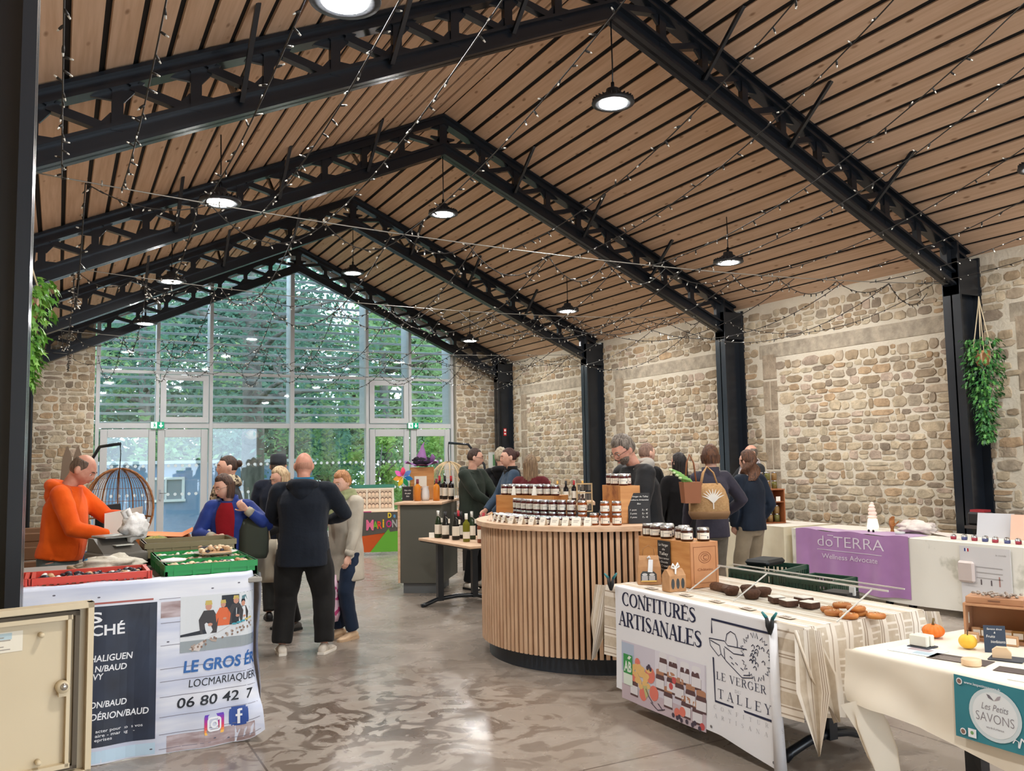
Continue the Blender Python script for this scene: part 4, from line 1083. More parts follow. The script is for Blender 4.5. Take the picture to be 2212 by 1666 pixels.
rnd = random.Random(5)
for x, z in ((-4.42, .93), (-4.2, .9), (-3.92, .04), (-3.58, .05), (-4.7, .93), (-3.6, .9), (-3.45, .92), (-3.84, .62), (-3.5, .035)): disc(p, x, z, .008, FB, 4, .0015, 9, .004)
p.build('printed_planks', [PJ, PBR, PBL, M('print_red_line', (170, 96, 90), .5), PKN], ban)
p = MB(); rectp(p, -4.80, -3.90, .095, .85, FB, 0, .0012, 24, 6)
SLATEP = M('print_slate', (56, 66, 86), .35, c2=(40, 44, 56), scale=3); p.build('printed_slate', SLATEP, ban)
p = MB()
text(p, 'S', FB, -4.25, .764, .055, .07, 0, .02); text(p, 'CHÉ', FB, -4.235, .693, .055, .17, 0, .02)
p.build('white_lettering', WHITEP, ban)
for s, x1, z, h in (('HALIGUEN', -4.026, .552, .034), ('N/BAUD', -4.053, .497, .032), ('VY', -4.171, .455, .032), ('ON/BAUD', -4.05, .305, .032), ('DÉRION/BAUD', -3.937, .24, .034)):
    wdt = len(s) * .0265; p = MB(); text(p, s, FB, x1 - wdt, z, h, wdt, 0, .018, .1); p.build('white_lettering', WHITEP, ban)
for s, x1, z in (('acter pour tous vos', -3.965, .172), ('aire - mariage -', -4.005, .148), ('eprises', -4.12, .126)): p = MB(); text(p, s, FB, x1 - len(s) * .0125, z, .016, len(s) * .0125, 0, .005); p.build('white_lettering', WHITEP, ban)
p = MB(); text(p, 'LE GROS ÉR', FB, -3.755, .437, .062, .44, 0, .03, .1, d=.0025); p.build('blue_lettering', BLUEP, ban)
p = MB(); text(p, 'LOCMARIAQUER', FB, -3.725, .351, .042, .40, 0, .0, .08, d=.0025); p.build('black_lettering', INK, ban); 
for s, x, wd_ in (('06', -3.79, .095), ('80', -3.665, .095), ('42', -3.54, .095), ('7', -3.40, .04)): p = MB(); text(p, s, FB, x, .243, .054, wd_, 0, .012, .12, d=.0025); p.build('black_lettering', INK, ban)
# printed photograph: van, four stallholders, counter of shells
def PH(a, b_, d=0): return FB(-3.775 + a * .455, .548 + b_ * .315, d)
p = MB(); rectp(p, 0, 1, 0, 1, PH, 0, .0015, 16, 4)
rectp(p, 0, 1, .0, .2, PH, 1, .0018, 16); poly(p, [(.0, .28), (.32, .30), (.3, .38), (0, .32)], PH, 2, .002)
rectp(p, .5, .72, .42, .97, PH, 2, .002, 4); poly(p, [(.76, .72), (.76, .93), (.82, .95), (.9, .68)], PH, 3, .002); poly(p, [(.72, .4), (.98, .45), (.98, .62), (.9, .66), (.82, .95), (.74, .98)], PH, 4, .0018)
for (x, z, s, c, cap) in ((.34, .30, 1.0, 5, 7), (.52, .42, .78, 6, 7), (.68, .44, .85, 5, 7), (.78, .44, .72, 5, 2)):
    poly(p, [(x - .1 * s, z), (x + .1 * s, z), (x + .12 * s, z + .26 * s), (x + .06 * s, z + .42 * s), (x - .06 * s, z + .42 * s), (x - .12 * s, z + .26 * s)], PH, c, .0026)
    disc(p, x, z + .49 * s, .04 * s, PH, 8, .003, 10, .07 * s); poly(p, [(x - .045 * s, z + .52 * s), (x + .045 * s, z + .52 * s), (x + .035 * s, z + .60 * s), (x - .035 * s, z + .60 * s)], PH, cap, .0033); disc(p, x + .02, z + .16 * s, .03 * s, PH, 8, .003, 8)
poly(p, [(.1, .05), (.22, .0), (1, .28), (1, .44), (.62, .42), (.3, .2)], PH, 9, .0034); poly(p, [(.28, .0), (.95, .1), (1, .12), (1, .3)], PH, 10, .0036)
for k in range(46):
    u = rnd.random(); x = .14 + .8 * u; z = .04 + .34 * u + rnd.uniform(-.02, .07); disc(p, x, z, .014, PH, (11, 12)[k % 2], .0038, 6, .022)
for k in range(5): disc(p, .66 + .06 * k, .43 + .02 * k, .035, PH, 13 if k < 3 else 7, .004, 7, .02)
cs = [('van_white', (214, 220, 226)), ('road_grey', (150, 160, 166)), ('black', (36, 34, 38)), ('van_glass', (92, 130, 140)), ('van_cab', (232, 236, 238)), ('coat', (58, 54, 56)), ('orange_top', (216, 104, 58)), ('cap_yellow', (196, 176, 96)), ('face', (198, 144, 122)), ('counter_pale', (208, 200, 196)), ('cloth_blue', (38, 72, 150)), ('shell_brown', (136, 112, 98)), ('shell_grey', (176, 160, 150)), ('teal', (70, 160, 178))]
p.build('printed_photo', [M('print_' + n, c, .4) for n, c in cs], ban)
p = MB()   # two square app emblems
def rr(cx, cz, s, r=.3, n=5):
    out = []
    for qx, qz, a0 in ((1, 1, 0), (-1, 1, 90), (-1, -1, 180), (1, -1, 270)):
        for k in range(n + 1): a = RAD(a0 + 90 * k / n); out.append((cx + s * (qx * (1 - r) + r * cos(a)), cz + s * (qz * (1 - r) + r * sin(a))))
    return out
cx, cz, s = -3.583, .128, .056
nsl = 8
for k in range(nsl):
    za, zb = cz - s + 2 * s * k / nsl, cz - s + 2 * s * (k + 1) / nsl
    ins = lambda z: s - max(0, abs(z - cz) - s * .72) ** 2 * 14
    poly(p, [(cx - ins(za), za), (cx + ins(za), za), (cx + ins(zb), zb), (cx - ins(zb), zb)], FB, k, .0026)
ring_ = lambda pts, w, mi: stroke(p, pts + [pts[0], pts[1]], w, FB, mi, .0034)
ring_(rr(cx, cz, s * .62, .45), .010, nsl); ring_([(cx + s * .30 * cos(RAD(a)), cz + s * .30 * sin(RAD(a))) for a in range(0, 360, 20)], .010, nsl); disc(p, cx + s * .42, cz + s * .42, .005, FB, nsl, .0036, 10)
for k in range(10):
    z0_, z1_ = .150 - .054 + .0108 * k, .150 - .054 + .0108 * (k + 1); hw_ = lambda z: .054 - max(0, abs(z - .15) - .036) ** 2 * 40
    rectp(p, -3.445 - min(hw_(z0_), hw_(z1_)), -3.445 + min(hw_(z0_), hw_(z1_)), z0_, z1_, FB, nsl + 1, .0026, 6)
for q in ((-3.452, -3.437, .106, .18, 1, 6), (-3.462, -3.425, .148, .160, 3, 1), (-3.446, -3.425, .178, .190, 2, 1), (-3.452, -3.440, .172, .187, 1, 1)): rectp(p, q[0], q[1], q[2], q[3], FB, nsl, .0042, q[4], q[5])
grad = [(246, 190, 90), (238, 140, 80), (228, 92, 90), (214, 64, 112), (196, 56, 136), (170, 56, 160), (136, 62, 176), (108, 70, 190)]
p.build('app_emblems', [M('emblem_%d' % k, g_, .4) for k, g_ in enumerate(grad)] + [WHITEP, M('emblem_blue', (52, 82, 156), .4)], ban)

# crates of shellfish on the table
TZ = .942
SHELL = [M('cockle_cream', (220, 200, 166), .5), M('cockle_tan', (188, 150, 112), .5), M('mussel_dark', (46, 44, 56), .35), M('ice_white', (228, 230, 226), .4)]
def shells(name, x0, x1, y0, y1, z, n, wts, seed, label, cat='shellfish'):
    r = random.Random(seed); b = MB()
    for _ in range(n):
        x, y = r.uniform(x0, x1), r.uniform(y0, y1); s = r.uniform(.011, .019)
        mi = r.choices(range(4), wts)[0]
        R3 = Matrix.Rotation(r.uniform(0, 6), 3, 'Z') @ Matrix.Rotation(r.uniform(-.6, .6), 3, 'X')
        b.sph((x, y, z + r.uniform(0, .022)), (s * (1.5 if mi == 2 else 1.15), s, s * .72), 7, 5, mi, R3)
    b.box(((x0 + x1) / 2, (y0 + y1) / 2, z - .012), (x1 - x0, y1 - y0, .02), 1)
    return tag(b.build(name, SHELL), label, cat, kind='stuff')
def rimcrate(nm, L_, D_, h_, mat, x, y, lb, grp=None, slots=True, ribs=16): return crate(nm, L_, D_, h_, mat, (x, y, TZ + .012), 0, lb, 'crate', grp, ribs, slots=slots)
rimcrate('red_crate', .60, .36, .06, PLAS_R, -4.23, 5.64, 'low red perforated crate of shellfish, the one beside the green crates')
rimcrate('red_crate', .38, .36, .06, PLAS_R, -4.74, 5.64, 'low red perforated crate of shellfish, partly hidden by the black column')
shells('mussels', -4.5, -3.96, 5.48, 5.79, TZ + .034, 150, (.1, .2, 1, .2), 3, 'dark shellfish heaped in the red crate beside the green crates')
b = MB(); b.box((-4.05, 5.475, TZ + .05), (.1, .004, .045), 0); b.box((-4.05, 5.472, TZ + .05), (.035, .003, .022), 1)
tag(b.build('price_card', [WHITEP, INK], None), 'white price card with a dark oval mark on the red crate', 'card')
for k, (y, lb) in enumerate(((5.56, 'bright green crate of cockles, nearest the banner'), (5.86, 'bright green crate under the white plate of shells'), (6.16, 'bright green crate, third back beside the olive crate'))):
    rimcrate('green_crate', .52, .28, .085, PLAS_G, -3.59, y, lb, 'green shellfish crates', slots=False)
    shells('cockles', -3.83, -3.35, y - .12, y + .12, TZ + .058, 260, [(1, .8, .3, .1), (1, .6, .1, .5), (.7, .5, .1, 1.2)][k], 11 + k, ['heap of cream cockles in the green crate nearest the banner', 'heap of pale cockles in the green crate under the white plate', 'heap of whitish cockles in the third green crate back'][k])
t = thing('plate', (-3.50, 5.90, TZ + .098), 0, 'white oval plate heaped with opened shells across the green crates', 'plate')
b = MB(); b.lathe([(.0, 0), (.08, .0), (.125, .016), (.128, .018), (.08, .006), (.0, .005)], sx=1.1, n=26, caps=False); b.build('dish', M('white_porcelain', (236, 234, 228), .2), t)
o = shells('clams', -.09, .09, -.075, .075, .024, 70, (1, 1.2, .5, 0), 31, 'mixed clams and mussels heaped on the white oval plate'); o.location = (-3.50, 5.90, TZ + .10)
b = MB(); b.sph((0, 0, 0), (.075, .045, .014), 14, 8); tag(b.build('scallop_dish', M('white_porcelain', (236, 234, 228), .2), None, (-3.80, 5.50, TZ + .118)), 'small white dish at the left end of the front green crate', 'dish')
crate('olive_crate', .60, .40, .135, PLAS_O, (-3.58, 6.60, TZ + .012), 0, 'tall olive-brown plastic crate standing behind the green crates', ribs=12, slots=False)
# scale with bag
t = thing('weighing_scale', (-4.06, 6.36, TZ + .032), .35, 'grey market scale with a sloping display', 'scale')
b = MB(); b.box((0, 0, .045), (.30, .30, .07), b=.01); b.prism([(-.13, .07), (.05, .17), (.13, .17), (.15, .07)], -.13, .13, lambda a, bb, d: (d, a, bb)); b.build('housing', M('scale_grey', (96, 92, 86), .5), t)
b = MB(); b.box((0.03, .05, .178), (.26, .22, .014), b=.004); b.build('weighing_pan', M('steel_pan', (160, 160, 158), .25, .9), t)
b = MB(); b.box((.02, -.06, .125), (.12, .06, .005), M=Matrix.Rotation(0, 4, 'X')); b.build('keypad', M('keypad_pale', (200, 200, 190), .5), t)
def crumple(c, r, seed, sq=2.4, amp=.16, fq=9):
    b = MB(); n1, n2 = 26, 18
    def f(u, v):
        a, e = u * 2 * pi, (v - .5) * pi; q = V((cos(e) * cos(a), cos(e) * sin(a), sin(e)))
        k = 1 + amp * MN.noise(q * 2.2 + V((seed, 0, 0))) * 1.6 + .07 * MN.noise(q * fq + V((0, seed, 0)))
        return V(c) + V((q.x * r[0], q.y * r[1], q.z * r[2])) * k
    b.grid(f, n1, n2); return b
b = crumple((0, 0, .085), (.085, .07, .09), 3.0, amp=.26); b.tube([(-.05, 0, .145), (-.07, .0, .19), (-.04, 0, .205), (-.02, 0, .15)], [.014, .018, .018, .014], 8)
tag(b.build('plastic_bag', BAGW, None, (-3.95, 6.40, TZ + .178)), 'full white plastic bag sitting on the market scale', 'bag')
b = crumple((0, 0, .07), (.17, .085, .055), 8.0, amp=.3); tag(b.build('carrier_bag', M('cream_carrier', (206, 200, 186), .5, c2=(186, 180, 164), scale=8, bump=.6, bscale=16), None, (-4.10, 5.99, TZ + .0)), 'crumpled cream carrier bag lying beside the green crates', 'bag')
b = MB(); b.box((0, 0, .015), (.40, .36, .03), b=.006); tag(b.build('tan_board', M('tan_plastic', (158, 130, 96), .5), None, (-4.12, 6.32, TZ - .001), .2), 'flat tan board under the market scale', 'board')
b = MB(); b.sph((0, 0, .02), (.022, .022, .02), 10, 6); tag(b.build('bottle_cap', M('blue_cap', (40, 120, 160), .4), None, (-4.24, 6.12, TZ + .06)), 'small blue bottle cap beside the market scale', 'cap')
# papers in his hands
b = MB(); b.grid(lambda u, v: V((-.14 + .28 * u, .05 * sin(u * 2.5), -.09 + .2 * v + .05 * u)), 8, 4)
tag(b.build('paper_sheet', M('paper_white', (232, 228, 218), .8), None, (-3.97, 7.24, 1.15), -.5), 'white paper leaflet held by the man in orange', 'paper')
# second table behind with bins
t = thing('folding_table', (-3.84, 8.1, 0), 0, 'low table with coloured bins behind the fish stall', 'table')
b = MB(); b.box((0, 0, .72), (.80, .6, .03)); b.build('tabletop', M('grey_board', (150, 146, 140), .7), t)
for sx in (-.36, .36):
    for sy in (-.25, .25): b = MB(); b.box((sx, sy, .352), (.04, .04, .705)); b.build('leg', BLACK, t)
crate('blue_bin', .34, .34, .17, PLAS_B, (-4.04, 7.98, .737), 0, 'bright blue plastic bin behind the market scale', 'bin', slots=False)
crate('yellow_crate', .38, .28, .15, PLAS_Y, (-3.65, 7.96, .737), 0, 'bright yellow crate behind the olive crate', slots=False)
b = crumple((0, 0, .07), (.12, .10, .06), 5.0); tag(b.build('net_bag', M('mustard_net', (150, 140, 50), .6, c2=(110, 120, 50), scale=20, bump=.5, bscale=40), None, (-3.66, 7.98, .885)), 'mustard net bag of shellfish on the yellow crate', 'bag')
b = crumple((0, 0, .08), (.13, .09, .075), 9.0); tag(b.build('dark_bag', M('navy_bag', (40, 56, 84), .5, bump=.5), None, (-3.62, 8.26, .742)), 'dark blue bag heaped behind the yellow crate', 'bag')
# orange covered counter in front of the doors
t = thing('orange_counter', (-3.56, 9.0, 0), -.12, 'long counter draped in orange fabric in front of the left glazed door', 'counter')
ORA = M('orange_drape', (226, 138, 72), .7, c2=(206, 116, 54), scale=3, stretch=(1, 1, 6), bump=.15)
b = MB(); b.box((0, 0, .47), (.62, .5, .94), b=.02); b.build('drape', ORA, t)
b = MB(); b.grid(lambda u, v: V((-.33 + .66 * u, -.29 + .56 * v, .955 + .012 * sin(u * 5) + .05 * max(0, u - .85) / .15)), 20, 4); b.build('top_cloth', ORA, t)
# hanging rattan chair, stacked chairs, leaning boards at the far left
RAT = M('rattan', (168, 112, 68), .5, c2=(130, 82, 48), scale=30)
def egg(loc, label, sc=1.0, rz=0, col=RAT, cush=None, post=True):
    t = thing('hanging_chair', loc, rz, label, 'chair', 'rattan egg chairs'); R0, Z0 = .5 * sc, .95
    def P(a, e): return V((R0 * cos(e) * cos(a), R0 * .8 * cos(e) * sin(a), Z0 + .62 * sc * sin(e)))
    b = MB()
    for a in (pi * 0 - .1, pi + .1): b.tube([P(a, e) for e in [(-.5 + k / 14) * pi * .96 for k in range(15)]], .017, 8)
    for a in (.5, 1.1, 1.57, 2.05, 2.65): b.tube([P(a, e) for e in [(-.5 + k / 14) * pi * .96 for k in range(15)]], .012, 6)
    b.tube([P(pi * k / 16, -.25) for k in range(17)], .015, 8); b.tube([P(pi * k / 16, -.62) for k in range(17)], .015, 8); b.build('frame', col, t)
    b = MB()
    for k in range(30): a = pi * (k + .5) / 30; b.tube([P(a, e) for e in [-.25 + j * .22 for j in range(8)]], .0045, 5)
    for e in (.15, .5, .85, -.45): b.tube([P(pi * k / 16, e) for k in range(17)], .004, 5)
    b.build('wicker', col, t)
    if cush is not None: b = MB(); b.box((0, .02, Z0 - .26), (.66, .4, .34), b=.06); b.build('cushion', cush, t)
    if post:
        b = MB(); b.tube([(-.6, .55, .02), (-.58, .62, .7), (-.5, .55, 1.5), (-.28, .3, 1.92), (0, 0, 1.96)], .026, 10); b.tube([(-.6, .55, .02), (.55, .3, .02)], .022, 8); b.tube([(-.6, .55, .02), (-.2, -.6, .02)], .022, 8); b.tube([(-.6, .55, .02), (.2, .8, .02)], .022, 8); b.build('stand', BLACK, t)
        b = MB(); b.tube([(0, 0, 1.96), (.01, 0, 1.8), (0, 0, 1.57)], .008, 6); b.build('chain', BLACK, t)
    return t
egg((-3.55, 14.9, -.0), 'rattan hanging egg chair with black cushion in front of the left glazed door', 1.0, 0, RAT, BLK)
egg((2.75, 16.4, 0), 'pale rattan egg chair half hidden behind the young man and wine bottles', 1.0, -2.92, M('pale_rattan', (196, 168, 128), .5), M('white_cushion', (226, 220, 214), .8))
for k in range(2):
    b = MB(); b.loft([[V((x * w_, y_, z)) for x, y_ in ((-1, -.012), (1, -.012), (1, .012), (-1, .012))] for z, w_ in ((0, .09), (1.4, .10), (1.75, .075), (1.9, .03), (1.95, .012))], 0, False)
    o = b.build('surfboard', M('board_bronze', (112, 92, 74), .4), None, (-4.27 + .17 * k, 17.2, .02)); o.rotation_euler = (-.05, 0, 0); tag(o, ['left one of two tall narrow pointed boards against the far stone wall', 'right one of two tall narrow pointed boards against the far stone wall'][k], 'board', 'pointed boards at the far wall')
b = MB(); b.box((0, 0, .62), (.16, .05, 1.3), b=.004); o = b.build('leaning_board', M('dark_board', (36, 32, 32), .6), None, (-3.86, 8.6, .01)); o.rotation_euler = (0, -.10, 0); tag(o, 'dark narrow board leaning behind the man in orange', 'board')
def stack_chair(k):
    t = thing('wooden_chair', (-4.62, 8.6 + .75 * k, 0), 0, ['brown wooden chair directly behind the man in orange', 'brown wooden chair farther back by the left wall'][k], 'chair', 'brown wooden chairs')
    WB = M('chair_wood', (116, 84, 60), .5)
    b = MB(); b.box((0, 0, .45), (.42, .42, .03), b=.01); b.build('seat', WB, t)
    b = MB(); b.box((0, .2, .86), (.42, .025, .12), b=.01); b.box((0, .2, .68), (.42, .025, .08), b=.01); b.box((0, .2, 1.0), (.42, .025, .08), b=.01); b.build('backrest', WB, t)
    for sx in (-.19, .19):
        for sy in (-.19, .2): b = MB(); b.box((sx, sy, .46 if sy > 0 else .218), (.028, .028, 1.1 if False else .92 if sy > 0 else .435)); b.build('leg', M('chair_leg_dark', (60, 46, 38), .5), t)
for k in range(2): stack_chair(k)
b = MB(); b.box((0, 0, .19), (.34, .3, .38), b=.004); tag(b.build('carton', BOXW, None, (-4.45, 7.95, .0), .1), 'open cardboard carton on the floor behind the man in orange', 'box')
# electrical cabinet on the big column, its door swung open
t = thing('electrical_cabinet', (-4.627, 1.72, 1.058), 0, 'open beige electrical cabinet fixed by the big black column, lower left corner', 'cabinet')
BEI = M('cabinet_beige', (196, 180, 150), .45, c2=(188, 172, 142), scale=3); SEAL = M('rubber_seal', (84, 74, 60), .7)
b = MB()
for c, d in (((-.17, .28, .16), (.34, .012, .33)), ((-.335, .2, .16), (.012, .17, .33)), ((-.005, .2, .16), (.012, .17, .33)), ((-.17, .2, .0), (.34, .17, .012)), ((-.17, .2, .325), (.34, .17, .012))): b.box(c, d)
b.build('cabinet_body', BEI, t)
ang = .17; ca, sa = cos(ang), sin(ang)
def DP(u, z, d): return V((u * ca + d * sa, .03 + u * sa - d * ca, z))      # u across the door from its hinge, d toward the viewer
def dbox(mb, u0, u1, z0, z1, d0, d1, mi=0): mb.prism([(u0, z0), (u1, z0), (u1, z1), (u0, z1)], d0, d1, DP, mi)
wd, zb, zt = .274, .015, .322
b = MB(); dbox(b, 0, wd, zb, zt, -.012, 0)
for q in ((0, .010, zb, zt), (wd - .010, wd, zb, zt), (0, wd, zb, zb + .010), (0, wd, zt - .010, zt)): dbox(b, *q, 0, .018)
for q in ((.026, wd - .034, zt - .028, zt - .020), (.026, wd - .034, zb + .018, zb + .026), (wd - .042, wd - .036, zb + .02, zt - .02)): dbox(b, *q, 0, .012)
dr = b.build('door', BEI, t)
b = MB()
for q in ((.012, wd - .022, zt - .022, zt - .014), (.012, wd - .022, zb + .014, zb + .020), (wd - .030, wd - .022, zb + .014, zt - .014)): dbox(b, *q, 0, .010)
b.build('seal', SEAL, dr)
b = MB()
def lock(mb, u, z, r, h, mi=0): mb.loft([[DP(u + r * k_ * cos(2 * pi * j / 16), z + r * k_ * sin(2 * pi * j / 16), d_) for j in range(16)] for k_, d_ in ((1, 0), (1, h * .7), (.85, h), (.01, h))], mi)
lock(b, wd - .048, .176, .0115, .02); dbox(b, wd - .055, wd - .041, .160, .176, .006, .016); b.build('lock', BEI, dr)
b = MB(); lock(b, wd - .0475, .178, .007, .0225); b.build('lock_cylinder', M('lock_chrome', (180, 176, 168), .15, .9), dr)
for z in (.272, .052): b = MB(); lock(b, wd - .084, z, .0045, .018); b.build('standoff', BEI, dr)
b = MB(); rectp(b, .03, wd - .112, .248, .283, DP, 0, .0008); rectp(b, .04, .145, .270, .281, DP, 2, .0012)
for k in range(5):
    for (u0, u1) in ((.05, .105), (.112, .143)): rectp(b, u0, u1 - .01 * (k % 3), .252 + .0052 * k, .2538 + .0052 * k, DP, 1, .0012, 2)
b.build('rating_label', [M('label_cream', (214, 206, 188), .5), M('label_grey_print', (150, 142, 130), .5), M('label_blue_print', (168, 186, 190), .5)], dr)
# ------------------------------------------------------------------ jars, bottles, slates
LIDS = M('silver_lid', (205, 208, 212), .22, .95); LABW = M('jar_label', (232, 226, 212), .6); LABL = M('label_navy_line', (52, 60, 84), .6)
JAMS = {'red': M('jam_dark_red', (74, 20, 18), .12), 'amber': M('jam_amber', (140, 66, 22), .12), 'brown': M('spread_brown', (64, 34, 24), .12)}
def jar_proto(r, h, jam, cap_h=.016):
    t = thing('jam_jar', (0, 0, -50), 0, 'x', 'jar')
    b = MB(); b.lathe([(.0, 0), (r * .9, .0), (r, .004), (r, h * .72), (r * .93, h * .82), (r * .86, h - cap_h)], n=18, caps=False); b.build('glass_body', JAMS[jam], t)
    b = MB(); b.lathe([(r * .93, h - cap_h), (r * .95, h - .003), (r * .88, h), (.0, h + .001)], n=18, caps=False)
    b.build('lid', LIDS, t)
    b = MB(); f = lambda a, z, d: V(((r + .0006 + d) * sin(a), -(r + .0006 + d) * cos(a), z))
    rectp(b, -1.15, 1.15, h * .14, h * .62, f, 0, 0, 12); rectp(b, -.62, -.56, h * .14, h * .62, f, 1, .0005, 2); rectp(b, .66, .86, h * .2, h * .36, f, 1, .0005, 2); rectp(b, -.4, .5, h * .40, h * .425, f, 1, .0005, 3)
    b.build('label', [LABW, LABL], t)
    return t
J_S = jar_proto(.0235, .060, 'red', .015); J_M = jar_proto(.037, .090, 'red'); J_A = jar_proto(.037, .090, 'amber'); J_B = jar_proto(.042, .086, 'brown')
_used = set()
def place(proto, loc, rz, label, group):
    if proto.name in _used: return dup(proto, loc, rz, label, group)
    _used.add(proto.name); proto.location = loc; proto.rotation_euler = (0, 0, rz); proto['label'] = label; proto['group'] = group; return proto
def toCam(x, y): return math.atan2(y - CAM[1], x - CAM[0]) - pi / 2
def slate(name, w_, h_, loc, rz, tilt, label, lines, frame=None, mat=None, txt=.5, cat='chalkboard', colr=None):
    t = thing(name, loc, rz, label, cat)
    Rm = Matrix.Rotation(-tilt, 4, 'X'); fn = lambda a, b_, d: Rm @ V((a, -d, b_))
    b = MB(); b.prism([(-w_ / 2, .0), (w_ / 2, .0), (w_ / 2, h_), (-w_ / 2, h_)], -.006, .0, fn); b.build('slate_panel', mat or M('black_slate', (34, 34, 36), .6, c2=(44, 44, 46), scale=9), t)
    if tilt > .05:
        b = MB(); b.bar(fn(0, h_ * .75, -.006), V((0, h_ * .62 * sin(tilt) + .04 + .1 * h_, .003)), .03, .004); b.build('easel_leg', M('easel_wood', (170, 130, 90), .6), t)
    if frame:
        b = MB()
        for q in ((-w_ / 2 - .01, w_ / 2 + .01, -.0, .014), (-w_ / 2 - .01, w_ / 2 + .01, h_ - .004, h_ + .01), (-w_ / 2 - .01, -w_ / 2 + .004, 0, h_), (w_ / 2 - .004, w_ / 2 + .01, 0, h_)): b.prism([(q[0], q[2]), (q[1], q[2]), (q[1], q[3]), (q[0], q[3])], -.008, .006, fn)
        b.build('frame', frame, t)
    if lines:
        b = MB()
        for (s_, x, z, hh, ww) in lines: text(b, s_, fn, x * w_, z * h_, hh * h_, ww * w_ if ww else None, 0, .004, .15, ctr=(x == 0), d=.0015)
        b.build('chalk_writing', M('chalk_white', (226, 226, 222), .8) if not colr else colr, t)
    return t

# ------------------------------------------------------------------ round slatted bar
CX, CY = -.23, 6.30; A0, A1 = RAD(98), RAD(260)
t = thing('round_bar', (CX, CY, 0), 0, 'half-round bar with pale vertical wooden slats and plywood top', 'counter')
def arcpoly(r0, r1, n=48): return [(r1 * cos(A0 + (A1 - A0) * k / n), r1 * sin(A0 + (A1 - A0) * k / n)) for k in range(n + 1)] + [(r0 * cos(A1 - (A1 - A0) * k / n), r0 * sin(A1 - (A1 - A0) * k / n)) for k in range(n + 1)]
def arcsolid(b, r0, r1, z0, z1, n=48, mi=0):
    for k in range(n):
        a, c = A0 + (A1 - A0) * k / n, A0 + (A1 - A0) * (k + 1) / n
        b.prism([(r1 * cos(a), r1 * sin(a)), (r1 * cos(c), r1 * sin(c)), (r0 * cos(c), r0 * sin(c)), (r0 * cos(a), r0 * sin(a))], z0, z1, lambda p, q, d: (p, q, d), mi)
SLATW = M('slat_pine', (216, 182, 150), .5, c2=(196, 158, 126), scale=4, stretch=(6, 6, .6), bump=.05)
def arcband(b, r0, r1, z0, z1, n=64):
    ar = [A0 + (A1 - A0) * k / n for k in range(n + 1)]
    vs = [(r * cos(a), r * sin(a), z) for a in ar for r, z in ((r1, z0), (r1, z1), (r0, z1), (r0, z0))]
    fs = [(4 * k + i, 4 * (k + 1) + i, 4 * (k + 1) + (i + 1) % 4, 4 * k + (i + 1) % 4) for k in range(n) for i in range(4)] + [(0, 1, 2, 3), (4 * n + 3, 4 * n + 2, 4 * n + 1, 4 * n)]
    b.add(vs, fs)
b = MB(); arcband(b, .50, 1.085, 1.068, 1.105); b.build('countertop', PLY, t)
b = MB(); arcband(b, .55, 1.005, .13, 1.067); b.build('carcass', M('dark_backing', (44, 32, 28), .7), t)
b = MB(); arcband(b, .57, .985, .0, .129); b.build('plinth', M('plinth_anthracite', (44, 50, 58), .45), t)
NS = 62
for k in range(NS):
    a = A0 + (A1 - A0) * (k + .5) / NS
    b = MB(); b.box((1.026 * cos(a), 1.026 * sin(a), .597), (.040, .029, .94), rz=a); b.build('slat', SLATW, t)
# tent cards and small jars round the edge
def on(a, r): return (CX + r * cos(RAD(a)), CY + r * sin(RAD(a)))
CARDM = M('card_cream', (240, 236, 224), .7); CTXT = M('card_grey_ink', (150, 146, 136), .7)
angs = [163, 168.5, 174, 179, 184, 190.5, 197, 203.5, 209.5, 215.5, 220.5, 225.5, 230.5]
for k, a in enumerate(angs):
    x, y = on(a, .985); w_ = .075 if k in (5, 9, 11) else .055
    b = MB(); h_ = .062
    b.add([(-w_ / 2, -.022, 0), (w_ / 2, -.022, 0), (w_ / 2, 0, h_), (-w_ / 2, 0, h_), (-w_ / 2, .022, 0), (w_ / 2, .022, 0)], [(0, 1, 2, 3), (3, 2, 5, 4)], 0)
    fn = lambda p, q, d: V((p, -.022 + .022 * q / h_ - d, q))
    for q in (.6, .42): rectp(b, -w_ * .3, w_ * (.3 if q > .5 else .18), q * h_, (q + .06) * h_, fn, 1, .0008, 1)
    o = b.build('tent_card', [CARDM, CTXT], None, (x, y, 1.106), RAD(a) + pi / 2 - .15)
    tag(o, 'cream folded name card in the row along the front edge of the round bar' if k not in (5, 9, 11) else 'wider cream folded name card in the row along the round bar edge', 'card', 'name cards on the round bar' if k not in (5, 9, 11) else 'wide name cards on the round bar')
for row, (r, st) in enumerate(((.925, 3.3), (.875, 3.4), (.825, 3.6))):
    a = 160 + row * 1.5
    while a < (232 if row == 0 else 226):
        x, y = on(a, r); place(J_S, (x, y, 1.1065), toCam(x, y), 'small silver-lidded jam jar in the low rows behind the name cards', 'small jars on the round bar'); a += st
# stacked larger jars in the middle row (two high)
ns = 0
for a in (167, 173.2, 180.5, 186.6, 193.6, 199.8, 206, 212.2, 218.5):
    x, y = on(a, .755)
    for q in range(2):
        place(J_M, (x, y, 1.1065 + .0915 * q), toCam(x, y), 'large jam jar on the upper layer of the middle row of the round bar' if q else 'large jam jar on the lower layer of the middle row of the round bar', 'upper large jars on the round bar' if q else 'lower large jars on the round bar')
for k, (a, r) in enumerate(((226, .80), (233.0, .90), (238.2, .93), (243.6, .945))):
    x, y = on(a, r)
    for q in range(2 if k != 1 else 1): place(J_A, (x, y, 1.1065 + .0915 * q), toCam(x, y), 'amber jam jar in the two-high stacks beside the wooden crate and slate', 'amber jars by the slate on the bar')
